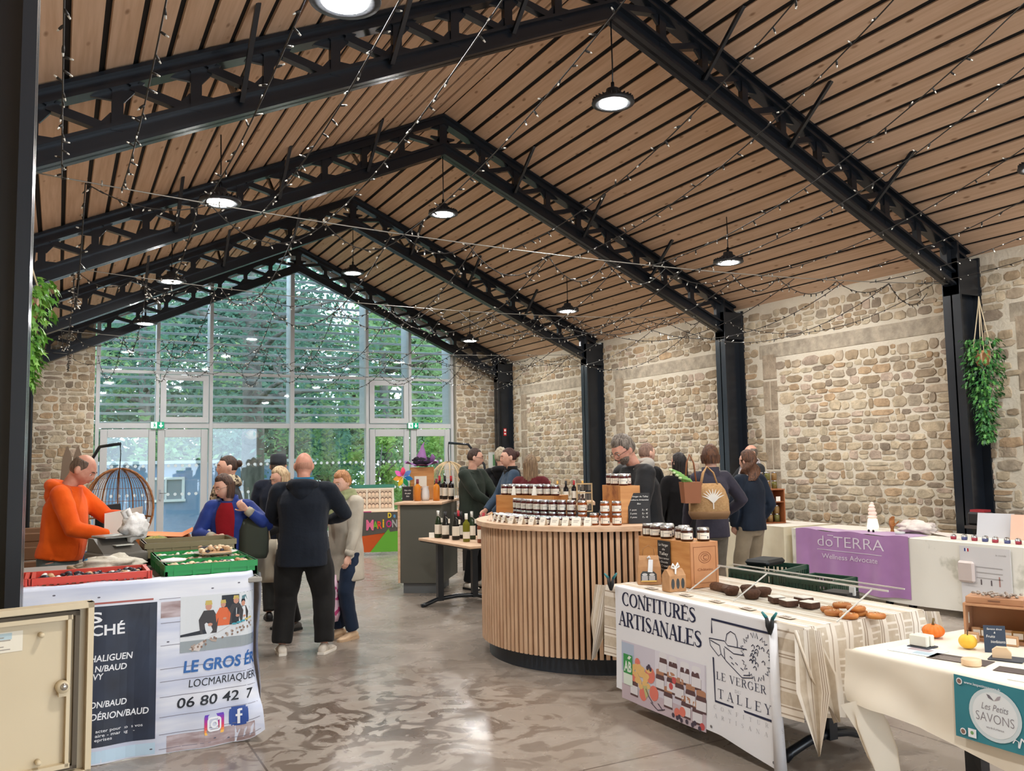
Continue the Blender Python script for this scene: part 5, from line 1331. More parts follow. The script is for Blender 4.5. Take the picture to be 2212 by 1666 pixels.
# wooden wine crates on the bar
CRW = M('crate_pine', (206, 150, 92), .55, c2=(186, 126, 70), scale=3, stretch=(1, 1, 8), bump=.06); BURL = M('crate_burl', (196, 134, 76), .5, c2=(136, 76, 38), scale=9, detail=6, lo=.42, hi=.62)
def winecrate(loc, rz, L_, D_, H_, label, front=CRW, side=BURL):
    t = thing('wooden_crate', loc, rz, label, 'crate')
    b = MB(); b.box((0, 0, H_ / 2), (L_ - .024, D_ - .002, H_ - .002)); b.build('crate_body', front, t)
    for sx in (-1, 1): b = MB(); b.box((sx * (L_ / 2 - .006), 0, H_ / 2), (.012, D_, H_), b=.002); b.build('end_panel', side, t)
    return t
x, y = on(250, .80); c2 = winecrate((x + .06, y + .14, 1.1065), -.12 + pi / 2 - .05, .34, .17, .29, 'tall wooden crate with burl pattern behind the slate price board on the bar', BURL, CRW)
x, y = on(183, .60); c1 = winecrate((x + .05, y + .28, 1.1065), -1.15, .62, .22, .20, 'long wooden crate raised on the bar with a row of jars on top')
for k in range(8):
    u = -.25 + .077 * k; cx_, cy_ = c1.location.x, c1.location.y; ca_, sa_ = cos(-1.15), sin(-1.15)
    for q in range(2 if k < 6 else 1):
        v = -.055 + .085 * q; px, py = cx_ + u * ca_ - v * sa_, cy_ + u * sa_ + v * ca_
        place(J_M, (px, py, 1.308), toCam(px, py), 'jam jar standing on top of the long raised crate of the bar', 'jars on the long crate')
for k in range(2):
    u = -.12 + .22 * k; px, py = cx_ + u * ca_ + .09 * sa_, cy_ + u * sa_ - .09 * ca_
    b = MB(); b.add([(-.026, -.012, 0), (.026, -.012, 0), (.012, .0, .075), (-.012, .0, .075), (-.026, .012, 0), (.026, .012, 0)], [(0, 1, 2, 3), (3, 2, 5, 4)]); tag(b.build('price_card', CARDM, None, (px, py, 1.3075), toCam(px, py)), ['left cream pointed card before the jars on the long crate', 'right cream pointed card before the jars on the long crate'][k], 'card')
for k, (u, v) in enumerate(((-.125, .035), (-.05, -.03), (.02, .04), (.06, -.037), (.125, .03))):
    a_ = c2.rotation_euler.z; px, py = c2.location.x + u * cos(a_) - v * sin(a_), c2.location.y + u * sin(a_) + v * cos(a_)
    place(J_M, (px, py, 1.398), toCam(px, py), 'jam jar standing on top of the burl-patterned crate', 'jars on the burl crate')
x, y = on(256.5, .86); slate('chalkboard', .17, .235, (x, y, 1.107), toCam(x, y) + .10, .16, 'black chalk price board leaning at the right end of the bar', [('Le Verger du Talley', 0, .86, .05, .86), ('Confitures Artisanales', 0, .75, .045, .88), ('Bio', 0, .62, .05, .16), ('1 pot', -.42, .42, .05, .3), ('2 pots', -.42, .30, .05, .3), ('3 pots', -.42, .18, .05, .3), ('3,- €', .12, .42, .05, .26), ('5,- €', .12, .30, .05, .26), ('7,- €', .12, .18, .05, .26)])
x, y = .02, 6.95
t = thing('picture_rack', (.0, 6.92, 1.107), toCam(.0, 6.92), 'pale wooden frame with rows of tiny pictures behind the bar jars', 'frame')
b = MB()
for q in ((-.07, 0, .012, .27), (.07, 0, .012, .27)): b.box((q[0], 0, .135), (.012, .012, .27))
for z in (.006, .09, .18, .264): b.box((0, 0, z), (.14, .012, .012))
b.build('frame', M('frame_pale_wood', (214, 184, 140), .5), t)
b = MB(); rnd = random.Random(8)
for r_ in range(3):
    for c_ in range(4): b.box((-.05 + .033 * c_, .003, .05 + .09 * r_), (.026, .004, .055), rnd.randrange(3))
b.build('picture_cells', [M('cell_grey', (120, 112, 104), .5), M('cell_pale', (196, 184, 166), .5), M('cell_dark', (70, 62, 58), .5)], t)
# twig basket handle
b = MB(); b.tube([(0, 0, 0), (.06, .02, .08), (.15, .03, .12)], .004, 6); b.tube([(.16, 0, 0), (.18, .0, .09), (.26, .02, .19)], .005, 6); b.tube([(.2, .0, .02), (.25, .01, .12), (.27, .02, .16)], .004, 6); b.box((.06, 0, .01), (.12, .08, .02))
tag(b.build('twig_basket', M('dark_twig', (96, 64, 46), .6), None, (-.52, 6.62, 1.107), -.5), 'dark twigs rising from a flat basket behind the stacked jars', 'basket')

# ------------------------------------------------------------------ bottles
def bottle_proto(name, glass, caps, lab, r=.038, h=.30, kind='wine', lh=(.25, .5), tag_=False):
    t = thing('wine_bottle', (0, 0, -50), 0, 'x', 'bottle')
    pr = {'wine': [(.0, 0), (r * .9, 0), (r, .006), (r, h * .60), (r * .9, h * .67), (r * .45, h * .74), (r * .38, h * .8), (r * .38, h)],
          'sparkling': [(.0, 0), (r, 0), (r * 1.08, .01), (r * 1.06, h * .42), (r * .8, h * .6), (r * .45, h * .76), (r * .38, h * .86), (r * .38, h)],
          'square': [(.0, 0), (r, 0), (r, h * .62), (r * .8, h * .72), (r * .36, h * .78), (r * .36, h)]}[kind]
    b = MB(); b.lathe(pr, n=16, caps=False); b.build('glass_body', glass, t)
    b = MB(); b.lathe([(r * .40, h * .80), (r * .42, h * .81), (r * .42, h + .004), (.0, h + .005)], n=14, caps=False); b.build('capsule', caps, t)
    if lab:
        rl = r * (1.10 if kind == 'sparkling' else 1.03); f = lambda a, z, d: V(((rl + d) * sin(a), -(rl + d) * cos(a), z)); b = MB(); rectp(b, -1.1, 1.1, h * lh[0] * .6, h * lh[1], f, 0, .0006, 10); b.build('label', lab, t)
    if tag_:
        b = MB(); b.tube([(0, -r * .42, h * .83), (r * .9, -r * .6, h * .72)], .0015, 4); b.box((r * 1.0, -r * .9, h * .66), (.022, .002, .05)); b.build('neck_tag', LABW, t)
    return t
G_RED = M('bottle_dark_glass', (26, 20, 22), .08); G_GRN = M('bottle_green_glass', (34, 52, 30), .08); G_OLV = M('bottle_olive_glass', (112, 112, 34), .08); G_AMB = M('bottle_amber_spirit', (206, 128, 46), .08); G_ROSE = M('bottle_rose', (130, 74, 56), .08); G_BLK = M('bottle_black_glass', (22, 24, 24), .1)
C_RED = M('capsule_red', (170, 30, 44), .35); C_SIL = M('capsule_silver', (196, 196, 190), .3, .6); C_BLK = M('capsule_black', (30, 28, 30), .35); C_GLD = M('capsule_gold', (196, 152, 80), .3, .5); C_WINE = M('capsule_wine', (112, 30, 44), .35); C_WHT = M('capsule_white', (230, 226, 216), .4)
B1 = bottle_proto('a', G_RED, C_BLK, LABW); B2 = bottle_proto('b', G_RED, C_RED, LABW); B3 = bottle_proto('c', G_GRN, C_SIL, LABW, .041, .305, 'sparkling', tag_=True); B4 = bottle_proto('d', G_OLV, C_WHT, LABW, .040, .30, lh=(.2, .36))
B5 = bottle_proto('e', G_AMB, C_WINE, None, .043, .27, 'square'); B6 = bottle_proto('f', G_ROSE, C_WINE, LABW, .036, .285); B7 = bottle_proto('g', G_BLK, C_BLK, LABW, .041, .30, 'sparkling', tag_=True); B8 = bottle_proto('h', G_BLK, C_GLD, LABW, .04, .30)
# side table with wine
t = thing('side_table', (-.36, 8.74, 0), .06, 'plywood side table of wine bottles on a black arched foot', 'table')
b = MB(); b.box((0, 0, .715), (.66, 1.25, .028), b=.004); b.build('tabletop', PLY, t)
b = MB(); b.box((0, 0, .693), (.63, 1.22, .014)); b.build('edge_frame', BLACK, t)
for sx in (-.22, .22):
    b = MB(); b.box((sx, .3, .37), (.07, .05, .64)); b.build('leg', BLACK, t)
b = MB(); b.tube([(-.45, .3, .012), (-.38, .3, .03), (-.25, .3, .07), (0, .3, .085), (.25, .3, .07), (.38, .3, .03), (.45, .3, .012)], .024, 8); b.build('foot', BLACK, t)
wl = [(B3, -.53, 9.22, 'white-topped sparkling bottle at the left end of the wine side table'), (B7, -.50, 9.08, 'dark sparkling bottle with neck tag, second from the left end of the side table'), (B2, -.32, 9.12, 'red-capped wine bottle behind the tagged bottles of the side table'),
      (B7, -.47, 8.86, 'dark bottle with string and neck tag in the middle of the side table'), (B1, -.36, 8.96, 'black-capped bottle behind the string-tagged bottle on the side table'), (B3, -.30, 8.80, 'silver-topped green bottle at the back of the side table'), (B4, -.47, 8.58, 'olive glass bottle of white wine on the side table'),
      (B2, -.27, 8.56, 'tall red-capped bottle behind the olive bottle on the side table'), (B8, -.22, 8.46, 'gold-capped bottle behind the olive bottle on the side table'), (B6, -.40, 8.37, 'pinkish rosé bottle next to the round bar on the side table'), (B1, -.25, 8.28, 'dark bottle beside the rosé on the side table'), (B3, -.14, 8.36, 'silver-topped bottle at the rear right of the side table'), (B7, -.40, 8.20, 'dark bottle cut off by the round bar edge on the side table')]
for p_, x, y, lb in wl: place(p_, (x, y, .7295), toCam(x, y), lb, 'bottles on the wine side table')
b = MB(); b.add([(-.03, -.02, 0), (.03, -.02, 0), (.03, 0, .06), (-.03, 0, .06), (-.03, .02, 0), (.03, .02, 0)], [(0, 1, 2, 3), (3, 2, 5, 4)]); tag(b.build('price_card', CARDM, None, (-.60, 9.25, .730), toCam(-.6, 9.25)), 'small white folded price card at the left end of the wine side table', 'card')
# grey counter
t = thing('grey_counter', (-.20, 10.33, 0), -.62, 'tall dark grey counter with a plywood top and a pale end panel', 'counter')
GRY = M('counter_grey_green', (92, 92, 84), .5)
b = MB(); b.box((.02, 0, .60), (.52, .95, .95)); b.build('carcass', GRY, t)
b = MB(); b.box((0, -.1, .06), (.42, .70, .12)); b.build('plinth', M('plinth_grey', (100, 104, 106), .5), t)
b = MB(); b.box((-.255, 0, .60), (.03, .97, .95)); b.build('end_panel', PLY, t)
b = MB(); b.box((0, 0, 1.09), (.60, 1.06, .03), b=.004); b.build('countertop', PLY, t)
for p_, x, y, lb in ((B5, -.37, 10.26, 'amber spirit bottle on the grey counter beside the little slate'), (B5, -.17, 10.12, 'amber spirit bottle at the right of the grey counter by the jug')): place(p_, (x, y, 1.106), toCam(x, y), lb, 'amber bottles on the grey counter')
slate('chalkboard', .12, .17, (-.45, 10.40, 1.106), toCam(-.45, 10.4), .06, 'small framed chalkboard on the grey counter under the pinwheel', [('Nos vins', 0, .72, .12, .7), ('du pays', 0, .5, .12, .6), ('bio', 0, .28, .12, .3)], M('frame_dark', (60, 52, 44), .5))
t = thing('jug', (-.265, 10.26, 1.106), toCam(-.08, 10.2), 'grey and white jug between the amber bottles on the grey counter', 'jug')
b = MB(); b.lathe([(.0, 0), (.045, 0), (.055, .05), (.05, .12), (.04, .16), (.046, .18)], n=18, caps=False); b.build('jug_body', M('jug_white', (216, 218, 218), .3), t)
b = MB(); b.tube([(-.045, 0, .15), (-.09, 0, .14), (-.092, 0, .07), (-.05, 0, .04)], .008, 8); b.build('handle', M('jug_grey', (130, 140, 142), .3), t)
t = thing('pinwheel', (-.45, 10.56, 1.106), toCam(-.33, 10.5), 'rainbow paper pinwheel on a stick at the grey counter', 'pinwheel')
b = MB(); b.tube([(0, .01, 0), (0, .01, .31)], .005, 6); b.build('stick', M('stick_white', (220, 220, 216), .5), t)
for k, c in enumerate(((222, 60, 100), (110, 150, 220), (40, 140, 220), (40, 170, 110), (240, 200, 50), (240, 160, 40), (214, 90, 170))):
    a = pi / 2 - k * 2 * pi / 7; b = MB()
    b.grid(lambda u, v: V(((.005 + .125 * u) * cos(a + (v - .5) * .9 * sin(pi * min(1, u * 1.02) ** .8 * .97 + .05)), -.02 - .03 * v * sin(pi * u), .30 + (.005 + .125 * u) * sin(a + (v - .5) * .9 * sin(pi * min(1, u * 1.02) ** .8 * .97 + .05)))), 8, 5)
    b.build('vane', M('vane_%d' % k, c, .5), t)
t = thing('wooden_crate', (-.16, 10.62, 1.106), toCam(.1, 10.5), 'upright orange-brown wooden crate under the witch hat on the grey counter', 'crate')
b = MB(); b.box((0, 0, .21), (.31, .2, .42), b=.004); b.build('crate_body', CRW, t)
b = MB(); b.box((-.02, -.105, .24), (.16, .006, .13)); b.build('paper_label', LABW, t)
t = thing('witch_hat', (-.17, 10.61, 1.528), toCam(.1, 10.5), 'purple and black pointed witch hat on top of the upright crate', 'hat')
HATB = M('hat_black_tulle', (34, 28, 38), .9); HATP = M('hat_purple', (150, 104, 160), .7, c2=(120, 80, 132), scale=6)
b = MB(); b.grid(lambda u, v: V(((.06 + .16 * v) * cos(2 * pi * u), (.06 + .13 * v) * sin(2 * pi * u), .02 + .05 * v * abs(cos(2 * pi * u)) + .018 * sin(2 * pi * u * 7) * v)), 56, 6); b.build('brim', HATP, t)
b = crumple((0, 0, .075), (.12, .10, .07), 4, amp=.2); b.build('tulle_band', HATB, t)
b = MB(); b.tube([(0, 0, .08), (0, 0, .15), (.012, 0, .22), (.01, 0, .27), (.035, 0, .33)], [.10, .062, .036, .018, .003], 16); b.build('cone', HATP, t)
b = MB(); b.tube([(.12, -.02, .06), (.15, -.02, .13), (.14, -.02, .17)], [.03, .035, .008], 10); b.build('bow', HATP, t)
for k, (x, y) in enumerate(((-.01, 10.63), (.04, 10.51), (.06, 10.38), (.09, 10.25))):
    place((B1, B2)[k % 2], (x, y, 1.106), toCam(x, y), ['black-capped bottle in the short row behind the amber bottles', 'red-capped bottle in the short row behind the amber bottles'][k % 2], ['black-capped bottles on the grey counter', 'red-capped bottles on the grey counter'][k % 2])
t = thing('wine_shelf', (1.78, 11.3, 0), -.52, 'dark shelf counter lined with wine bottles behind the young man', 'counter')
b = MB(); b.box((0, 0, .46), (1.9, .42, .92)); b.build('carcass', M('shelf_dark', (40, 36, 34), .6), t)
b = MB(); b.box((0, 0, .945), (2.0, .5, .05), b=.004); b.build('countertop', PLY, t)
for k in range(15):
    u = -.88 + .122 * k; v = -.10 + .12 * (k % 2); a_ = -.52; x, y = 1.78 + u * cos(a_) - v * sin(a_), 11.3 + u * sin(a_) + v * cos(a_)
    place((B1, B2, B8)[k % 3], (x, y, .9705), toCam(x, y), ['black-capped wine bottle in the row on the dark back shelf', 'red-capped wine bottle in the row on the dark back shelf', 'gold-capped wine bottle in the row on the dark back shelf'][k % 3], ['black-capped bottles on the back shelf', 'red-capped bottles on the back shelf', 'gold-capped bottles on the back shelf'][k % 3])
t = thing('framed_notice', (4.76, YW - .16, 1.56), 0, 'framed white notice with a green panel on the far stone wall', 'picture')
b = MB(); b.box((0, 0, 0), (.29, .02, .42)); b.build('frame', M('notice_white', (226, 228, 220), .5), t)
b = MB(); b.box((.03, -.012, .02), (.13, .004, .26)); b.build('green_print', M('notice_green', (120, 172, 120), .5), t)
# craft table with the felt letters
t = thing('craft_table', (.60, 14.6, 0), -.35, 'table covered in orange, green and grey felt with big letters', 'table')
b = MB(); b.box((0, 0, .715), (1.05, .7, .03)); b.build('tabletop', PLY, t); t.scale = (.74, 1, 1)
for sx in (-.48, .48):
    for sy in (-.3, .3): b = MB(); b.box((sx, sy, .35), (.04, .04, .70)); b.build('leg', BLACK, t)
FO = M('felt_orange', (206, 92, 40), .9); FGN = M('felt_green', (104, 176, 60), .9); FGY = M('felt_grey', (92, 90, 86), .9)
FF = lambda a, z, d: V((a, -.37 - d + .012 * sin(a * 13) * (1 - z), z))
def felt(nm, pts, mat, d): p = MB(); poly(p, pts, FF, 0, d); p.build(nm, mat, t)
felt('orange_felt', [(-.55, .70), (.53, .70), (.53, .06), (-.3, .06), (-.55, .16)], FO, 0); felt('green_felt', [(-.18, .06), (.53, .06), (.53, .70), (.42, .62)], FGN, .006); felt('grey_felt', [(-.54, .74), (.54, .74), (.54, .42), (-.42, .33)], FGY, .012)
LM = [M('felt_letter_%d' % k, c, .9) for k, c in enumerate(((236, 120, 160), (120, 180, 60), (226, 70, 60), (240, 190, 40), (200, 60, 130), (170, 170, 170), (236, 210, 60), (90, 150, 200)))]
for k, (s_, x, z, h_) in enumerate((('M', -.44, .44, .18), ('A', -.26, .46, .13), ('R', -.12, .46, .13), ('i', .03, .48, .15), ('O', .13, .48, .12), ('N', .30, .48, .13), ('D', .18, .64, .09), ('e', .34, .64, .08))):
    p = MB(); text(p, s_, FF, .42 - (.42 - x) * .80, z, h_ * .92, None, 0, .035, d=.018); p.build('felt_letter', LM[k], t)
b = MB(); b.box((-.3, -.375, .715), (.3, .012, .08)); b.build('pink_felt', LM[4], t)
t = thing('photo_board', (.50, 14.55, .733), -.3, 'board of sepia family photos leaning on the felt-covered table', 'photo board')
Rm = Matrix.Rotation(-.25, 4, 'X'); fn = lambda a, q, d: Rm @ V((a, -d, q))
b = MB(); b.prism([(-.355, 0), (.355, 0), (.355, .42), (-.355, .42)], -.01, 0, fn); b.build('board', M('board_cream', (222, 214, 196), .6), t)
b = MB(); b.prism([(-.37, .42), (.37, .42), (.37, .48), (-.37, .48)], -.012, .004, fn); b.build('green_edge', M('edge_green', (52, 122, 104), .6), t)
p = MB(); rnd = random.Random(2)
for i in range(3):
    rectp(p, -.33 + .225 * i, -.125 + .225 * i, .05, .39, fn, 0, .002, 2)
    for j in range(9): disc(p, -.295 + .225 * i + .065 * (j % 3), .10 + .105 * (j // 3), .026, fn, 1, .003, 8, .034); disc(p, -.295 + .225 * i + .065 * (j % 3), .12 + .105 * (j // 3), .03, fn, 2, .0025, 8, .03)
p.build('sepia_photos', [M('sepia_pale', (190, 168, 144), .6), M('sepia_face', (222, 196, 168), .6), M('sepia_dark', (92, 66, 52), .6)], t)
# ------------------------------------------------------------------ jam table with banner
def folding_table(loc, rz, L_, D_, z, label, feet=(-1, 1)):
    """long axis along local Y"""
    t = thing('folding_table', loc, rz, label, 'table')
    b = MB(); b.box((0, 0, z - .012), (D_, L_, .024), b=.003); b.build('tabletop', M('table_laminate', (170, 160, 146), .5), t)
    for s_ in feet:
        y = s_ * (L_ / 2 - .28)
        b = MB(); b.box((0, y, (z - .02 + .07) / 2), (.06, .075, z - .095)); b.build('leg', BLACK, t)
        b = MB(); b.tube([(-.33, y, .018), (-.29, y, .045), (-.15, y, .085), (0, y, .10), (.15, y, .085), (.29, y, .045), (.33, y, .018)], .027, 8); b.build('foot', BLACK, t)
    return t
CT = M('cloth_beige_stripe', (208, 196, 178), .9, c2=(198, 184, 164), scale=30); CCR = M('cloth_cream_band', (232, 224, 212), .9); CTD = M('cloth_brown_thread', (176, 160, 142), .9)
TX0, TX1, TYa, TYb, TZ2 = -1.095, -.22, 3.20, 4.93, .758
folding_table((( TX0 + TX1) / 2, (TYa + TYb) / 2, 0), 0, TYb - TYa, TX1 - TX0, TZ2 - .006, 'black-footed folding table under the beige striped cloth')
t = thing('striped_tablecloth', (0, 0, 0), 0, 'beige and cream striped tablecloth with long hanging corners on the jam table', 'tablecloth')
def bands(s, s0=0.0):
    q = (s - s0) % .128
    return 2 if .033 < q < .037 or .050 < q < .054 or .067 < q < .071 else 1 if q < .085 and q > .022 else 0
def sheet(b, fn, ns, nt, band=True, rung=False, s0=0, s1=1):
    vs = [fn(i / ns, j / nt) for j in range(nt + 1) for i in range(ns + 1)]; o = len(b.v); b.v.extend([tuple(p) for p in vs])
    for j in range(nt):
        for i in range(ns):
            s = s0 + (s1 - s0) * (i + .5) / ns; mi = bands(s) if band else 0
            if rung and mi == 0 and MN.noise(V((int(s / .128) * 3.1, j * .55, 0))) > -.02 and j % 3 == 0: mi = 1
            b.f.append((o + j * (ns + 1) + i, o + j * (ns + 1) + i + 1, o + (j + 1) * (ns + 1) + i + 1, o + (j + 1) * (ns + 1) + i)); b.m.append(mi); b.s.append(True)
b = MB(); wdx = TX1 - TX0 + .03
# top, then the hanging sides (s runs across the cloth, so the bands turn down the ends)
sheet(b, lambda u, v: V((TX0 - .015 + wdx * u, TYa - .012 + (TYb - TYa + .024) * v, TZ2 + .002 + .0015 * sin(u * 40))), 128, 10, s0=0, s1=wdx)
def endf(y, sg, drop):
    def f(u, v):
        fold = .022 * sin(u * 26 + 1) * v + .012 * sin(u * 51) * v
        return V((TX0 - .015 + wdx * u + .02 * sin(u * 12) * v, y + sg * (.012 * min(1, v * 8) + .02 * v + fold), TZ2 + .002 - .01 * min(1, v * 8) - drop * v - .02 * v * sin(u * 7)))
    return f
sheet(b, endf(TYa - .012, -1, .43), 128, 42, rung=True, s0=0, s1=wdx)
sheet(b, endf(TYb + .012, 1, .36), 128, 24, s0=0, s1=wdx)
def sidef(x, sg, drop):
    return lambda u, v: V((x + sg * (.010 * min(1, u * 10) + .015 * u + .018 * u * sin(v * 19)), TYa - .012 + (TYb - TYa + .024) * v, TZ2 + .002 - .008 * min(1, u * 10) - drop * u))
sheet(b, sidef(TX0 - .015, -1, .45), 64, 40, s0=.02, s1=.47); sheet(b, sidef(TX1 + .015, 1, .40), 64, 40, s0=0, s1=.4)
# pointed corner tails
def tail(cx, cy, dx, dy, L_, wid, sway):
    def f(u, v):
        a = u - .5; k = (1 - v) ** .8
        w_ = wid * (.75 + .4 * v) if v < .5 else wid * (.95 - .9 * (v - .5) / .5)
        fold = .024 * cos(a * 2 * pi) * min(1, v * 2)
        return V((cx + dx * (w_ * a + .02 * v) - dy * fold + sway[0] * v, cy + dy * (w_ * a) + dx * fold + sway[1] * v, TZ2 - .003 - L_ * v + .05 * abs(a) * v))
    return f
sheet(b, tail(TX0 - .03, TYa - .05, .75, -.65, .60, .17, (-.03, -.05)), 32, 30, s0=.05, s1=.35)
sheet(b, tail(TX0 - .03, TYa - .03, .98, -.2, .47, .16, (.12, -.05)), 32, 30, s0=.0, s1=.3)
sheet(b, tail(TX0 - .02, TYb + .04, -.35, .93, .52, .17, (-.02, .10)), 32, 30, s0=.05, s1=.4)
sheet(b, tail(TX1 + .02, TYb + .03, .7, .7, .5, .16, (.03, .03)), 32, 30, s0=.05, s1=.4)
sheet(b, tail(TX1 + .02, TYa - .03, .7, -.7, .48, .16, (.03, -.03)), 32, 30, s0=.05, s1=.4)
b.build('cloth', [CT, CCR, CTD], t)
CLP = M('clamp_black', (28, 30, 32), .5); CLT = M('clamp_teal', (46, 120, 124), .5)
def clamp(loc, rz, label):
    t = thing('spring_clamp', loc, rz, label, 'clamp')
    b = MB(); b.tube([(-.02, .0, .05), (-.012, 0, .01), (0, 0, -.03)], [.009, .013, .008], 8); b.tube([(.02, .0, .05), (.012, 0, .01), (0, 0, -.03)], [.009, .013, .008], 8); b.build('jaws', CLP, t)
    b = MB(); b.tube([(-.021, 0, .05), (-.05, -.0, .085)], [.01, .006], 8); b.tube([(.021, 0, .05), (.05, 0, .075)], [.01, .006], 8); b.build('handles', CLT, t)
    return t
clamp((TX0 - .07, 4.80, .775), 1.9, 'black and teal spring clamp at the left corner of the jam banner'); clamp((TX0 - .075, 3.36, .735), 1.6, 'black and teal spring clamp at the right end of the jam banner')
# the banner: u runs left to right along the table front
YL = 4.775
def CB(u, z, d=0.0):
    rip = .010 * sin(u * 5 + 1.2) * (1 - z) + .006 * sin(u * 14 + z * 4) * (.8 - z)
    return V((TX0 - .052 + rip * .6 - d - .014 * (1 - z) - .02 * max(0, .4 - z), YL - u, z))
UR = 1.40
b = MB()
zt_ = lambda u: .766 - .008 * u; zb_ = lambda u: .125 - .035 * u if u < 1.0 else .09 - .06 * (u - 1.0) / .4
b.grid(lambda u, v: CB(UR * u, zb_(UR * u) + (zt_(UR * u) - zb_(UR * u)) * v), 50, 20, 0)
b.grid(lambda u, v: CB(UR * u, zt_(UR * u)) + V((.012 * (1 - cos(v * pi / 2)) + .05 * max(0, v - .5) * 2, 0, .012 * sin(min(1, v * 2) * pi / 2))), 50, 4, 0)
b.tube([CB(UR + .012, zt_(UR) + .0) + V((.004, 0, 0)), CB(UR + .02, .4), CB(UR + .04, .03)], [.020, .026, .032], 14, 0)
BANV = M('banner_white', (232, 234, 240), .4)
ban2 = tag(b.build('printed_banner', BANV), 'white jam banner with navy lettering hung along the front of the striped table', 'banner')
NV = M('banner_navy', (34, 40, 70), .5); GY = M('banner_grey_ink', (120, 122, 132), .5)
p = MB(); roman(p, 'CONFITURES', CB, .078, .664, .085, .735, wt=1.3); roman(p, 'ARTISANALES', CB, .035, .532, .092, .825, wt=1.3); p.build('navy_title', NV, ban2)
p = MB(); roman(p, 'LE VERGER', CB, .975, .386, .042, .375, wt=.85, gap=.1); roman(p, 'DU', CB, 1.12, .345, .016, .05, wt=.5, gap=.1); roman(p, 'TALLEY', CB, .985, .288, .05, .40, wt=.85, gap=.35); p.build('navy_name', NV, ban2)
p = MB(); roman(p, 'CONFITURES', CB, .95, .222, .022, .52, wt=.5, gap=1.1); roman(p, 'ARTISANALES', CB, .955, .175, .022, .56, wt=.5, gap=1.1); p.build('grey_subtitle', GY, ban2)
p = MB(); w_ = .012
for q in ([(.948, .63), (.948, .708), (1.392, .703), (1.392, .56)], [(.955, .50), (.965, .265), (1.385, .262)]): stroke(p, q, w_, CB, 0)
rnd = random.Random(12)
# line drawing: long farmhouse with a dome and a bushy tree
for q in ([(.925, .60), (1.05, .605), (1.075, .585), (1.22, .59)], [(.925, .60), (.935, .56), (1.0, .515), (1.02, .53), (1.01, .575), (.935, .59)], [(1.02, .53), (1.06, .50), (1.18, .435), (1.26, .45)], [(1.045, .565), (1.05, .51)], [(1.05, .575), (1.12, .55), (1.2, .555)], [(1.06, .605), (1.07, .645), (1.10, .665), (1.135, .655), (1.15, .62), (1.15, .585)], [(1.09, .53), (1.11, .52)], [(1.13, .505), (1.15, .495)], [(1.17, .485), (1.19, .475)], [(1.10, .50), (1.12, .49)], [(1.19, .45), (1.24, .46)]): stroke(p, q, .005, CB, 0)
pts = []
for k in range(64):
    a = 2 * pi * k / 64; r_ = 1 + (.13 if k % 2 else -.05) + rnd.uniform(-.05, .05); pts.append((1.285 + .098 * r_ * cos(a), .563 + .108 * r_ * sin(a)))
for k in range(0, 62, 7): stroke(p, pts[k:k + 6], .005, CB, 0)
for k in range(16): x, z = 1.295 + rnd.uniform(-.06, .06), .563 + rnd.uniform(-.06, .06); stroke(p, [(x, z), (x + .012, z + .010), (x + .022, z + .002), (x + .020, z - .01)], .005, CB, 0)
p.build('orchard_drawing', NV, ban2)
# printed still life of jars and fruit, organic emblem
cs = [('backdrop_pale', (206, 202, 216)), ('backdrop_blue', (176, 190, 212)), ('surface_mauve', (196, 180, 190)), ('jar_glass_dark', (92, 66, 68)), ('jar_lid_copper', (176, 128, 100)), ('jar_paper', (222, 220, 226)), ('lid_white', (226, 226, 232)), ('peach', (222, 122, 106)), ('apricot', (228, 186, 120)), ('berry', (196, 84, 84)), ('dark_berry', (72, 62, 78)), ('leaf_pale', (190, 186, 130)), ('backdrop_fade', (220, 218, 230))]
p = MB(); rectp(p, .062, .89, .10, .44, CB, 0, .0012, 20, 4); rectp(p, .062, .2, .25, .43, CB, 1, .0016, 4); rectp(p, .42, .88, .30, .44, CB, 12, .0016, 8); rectp(p, .062, .89, .075, .17, CB, 2, .0017, 20)
def pj(x, z, w, h, lid=4):
    poly(p, [(x - w, z), (x + w, z), (x + w, z + h * .62), (x + w * .85, z + h * .74), (x - w * .85, z + h * .74), (x - w, z + h * .62)], CB, 3, .0022); poly(p, [(x - w * .9, z + h * .74), (x + w * .9, z + h * .74), (x + w * .9, z + h * .93), (x - w * .9, z + h * .93)], CB, lid, .0024); disc(p, x, z + h * .93, w * .9, CB, lid, .0025, 12, h * .08); poly(p, [(x - w * .96, z + h * .1), (x + w * .96, z + h * .1), (x + w * .96, z + h * .52), (x - w * .96, z + h * .52)], CB, 5, .0026)
for x, z in ((.50, .31), (.60, .305), (.71, .295), (.81, .29)): pj(x, z, .042, .13, 6)
for x, z in ((.47, .21), (.58, .215), (.66, .20), (.76, .185), (.85, .17), (.20, .115), (.55, .125), (.72, .11), (.82, .10)): pj(x, z, .043, .125)
for x, z, r_ in ((.30, .15, .04), (.41, .18, .045), (.37, .28, .05), (.24, .33, .028), (.20, .235, .03), (.64, .12, .03), (.58, .26, .02), (.61, .30, .02), (.69, .14, .028), (.86, .10, .02)): disc(p, x, z, r_, CB, 7 if r_ > .025 else 9, .0030, 14)
for k in range(26): disc(p, .30 + rnd.uniform(-.12, .07), .24 + rnd.uniform(-.05, .07), .026, CB, 8, .0032, 8, .018)
for x, z in ((.36, .33), (.375, .315), (.345, .318), (.60, .10), (.64, .095), (.68, .09), (.73, .095), (.78, .09), (.84, .085), (.66, .105), (.8, .105)): disc(p, x, z, .014, CB, 10, .0035, 9)
for q in ([(.33, .19), (.36, .15), (.40, .12)], [(.38, .12), (.45, .09), (.52, .11)], [(.45, .13), (.50, .10)]): stroke(p, q, .006, CB, 10, .0036)
poly(p, [(.30, .2), (.34, .21), (.36, .16), (.33, .13)], CB, 11, .0034)
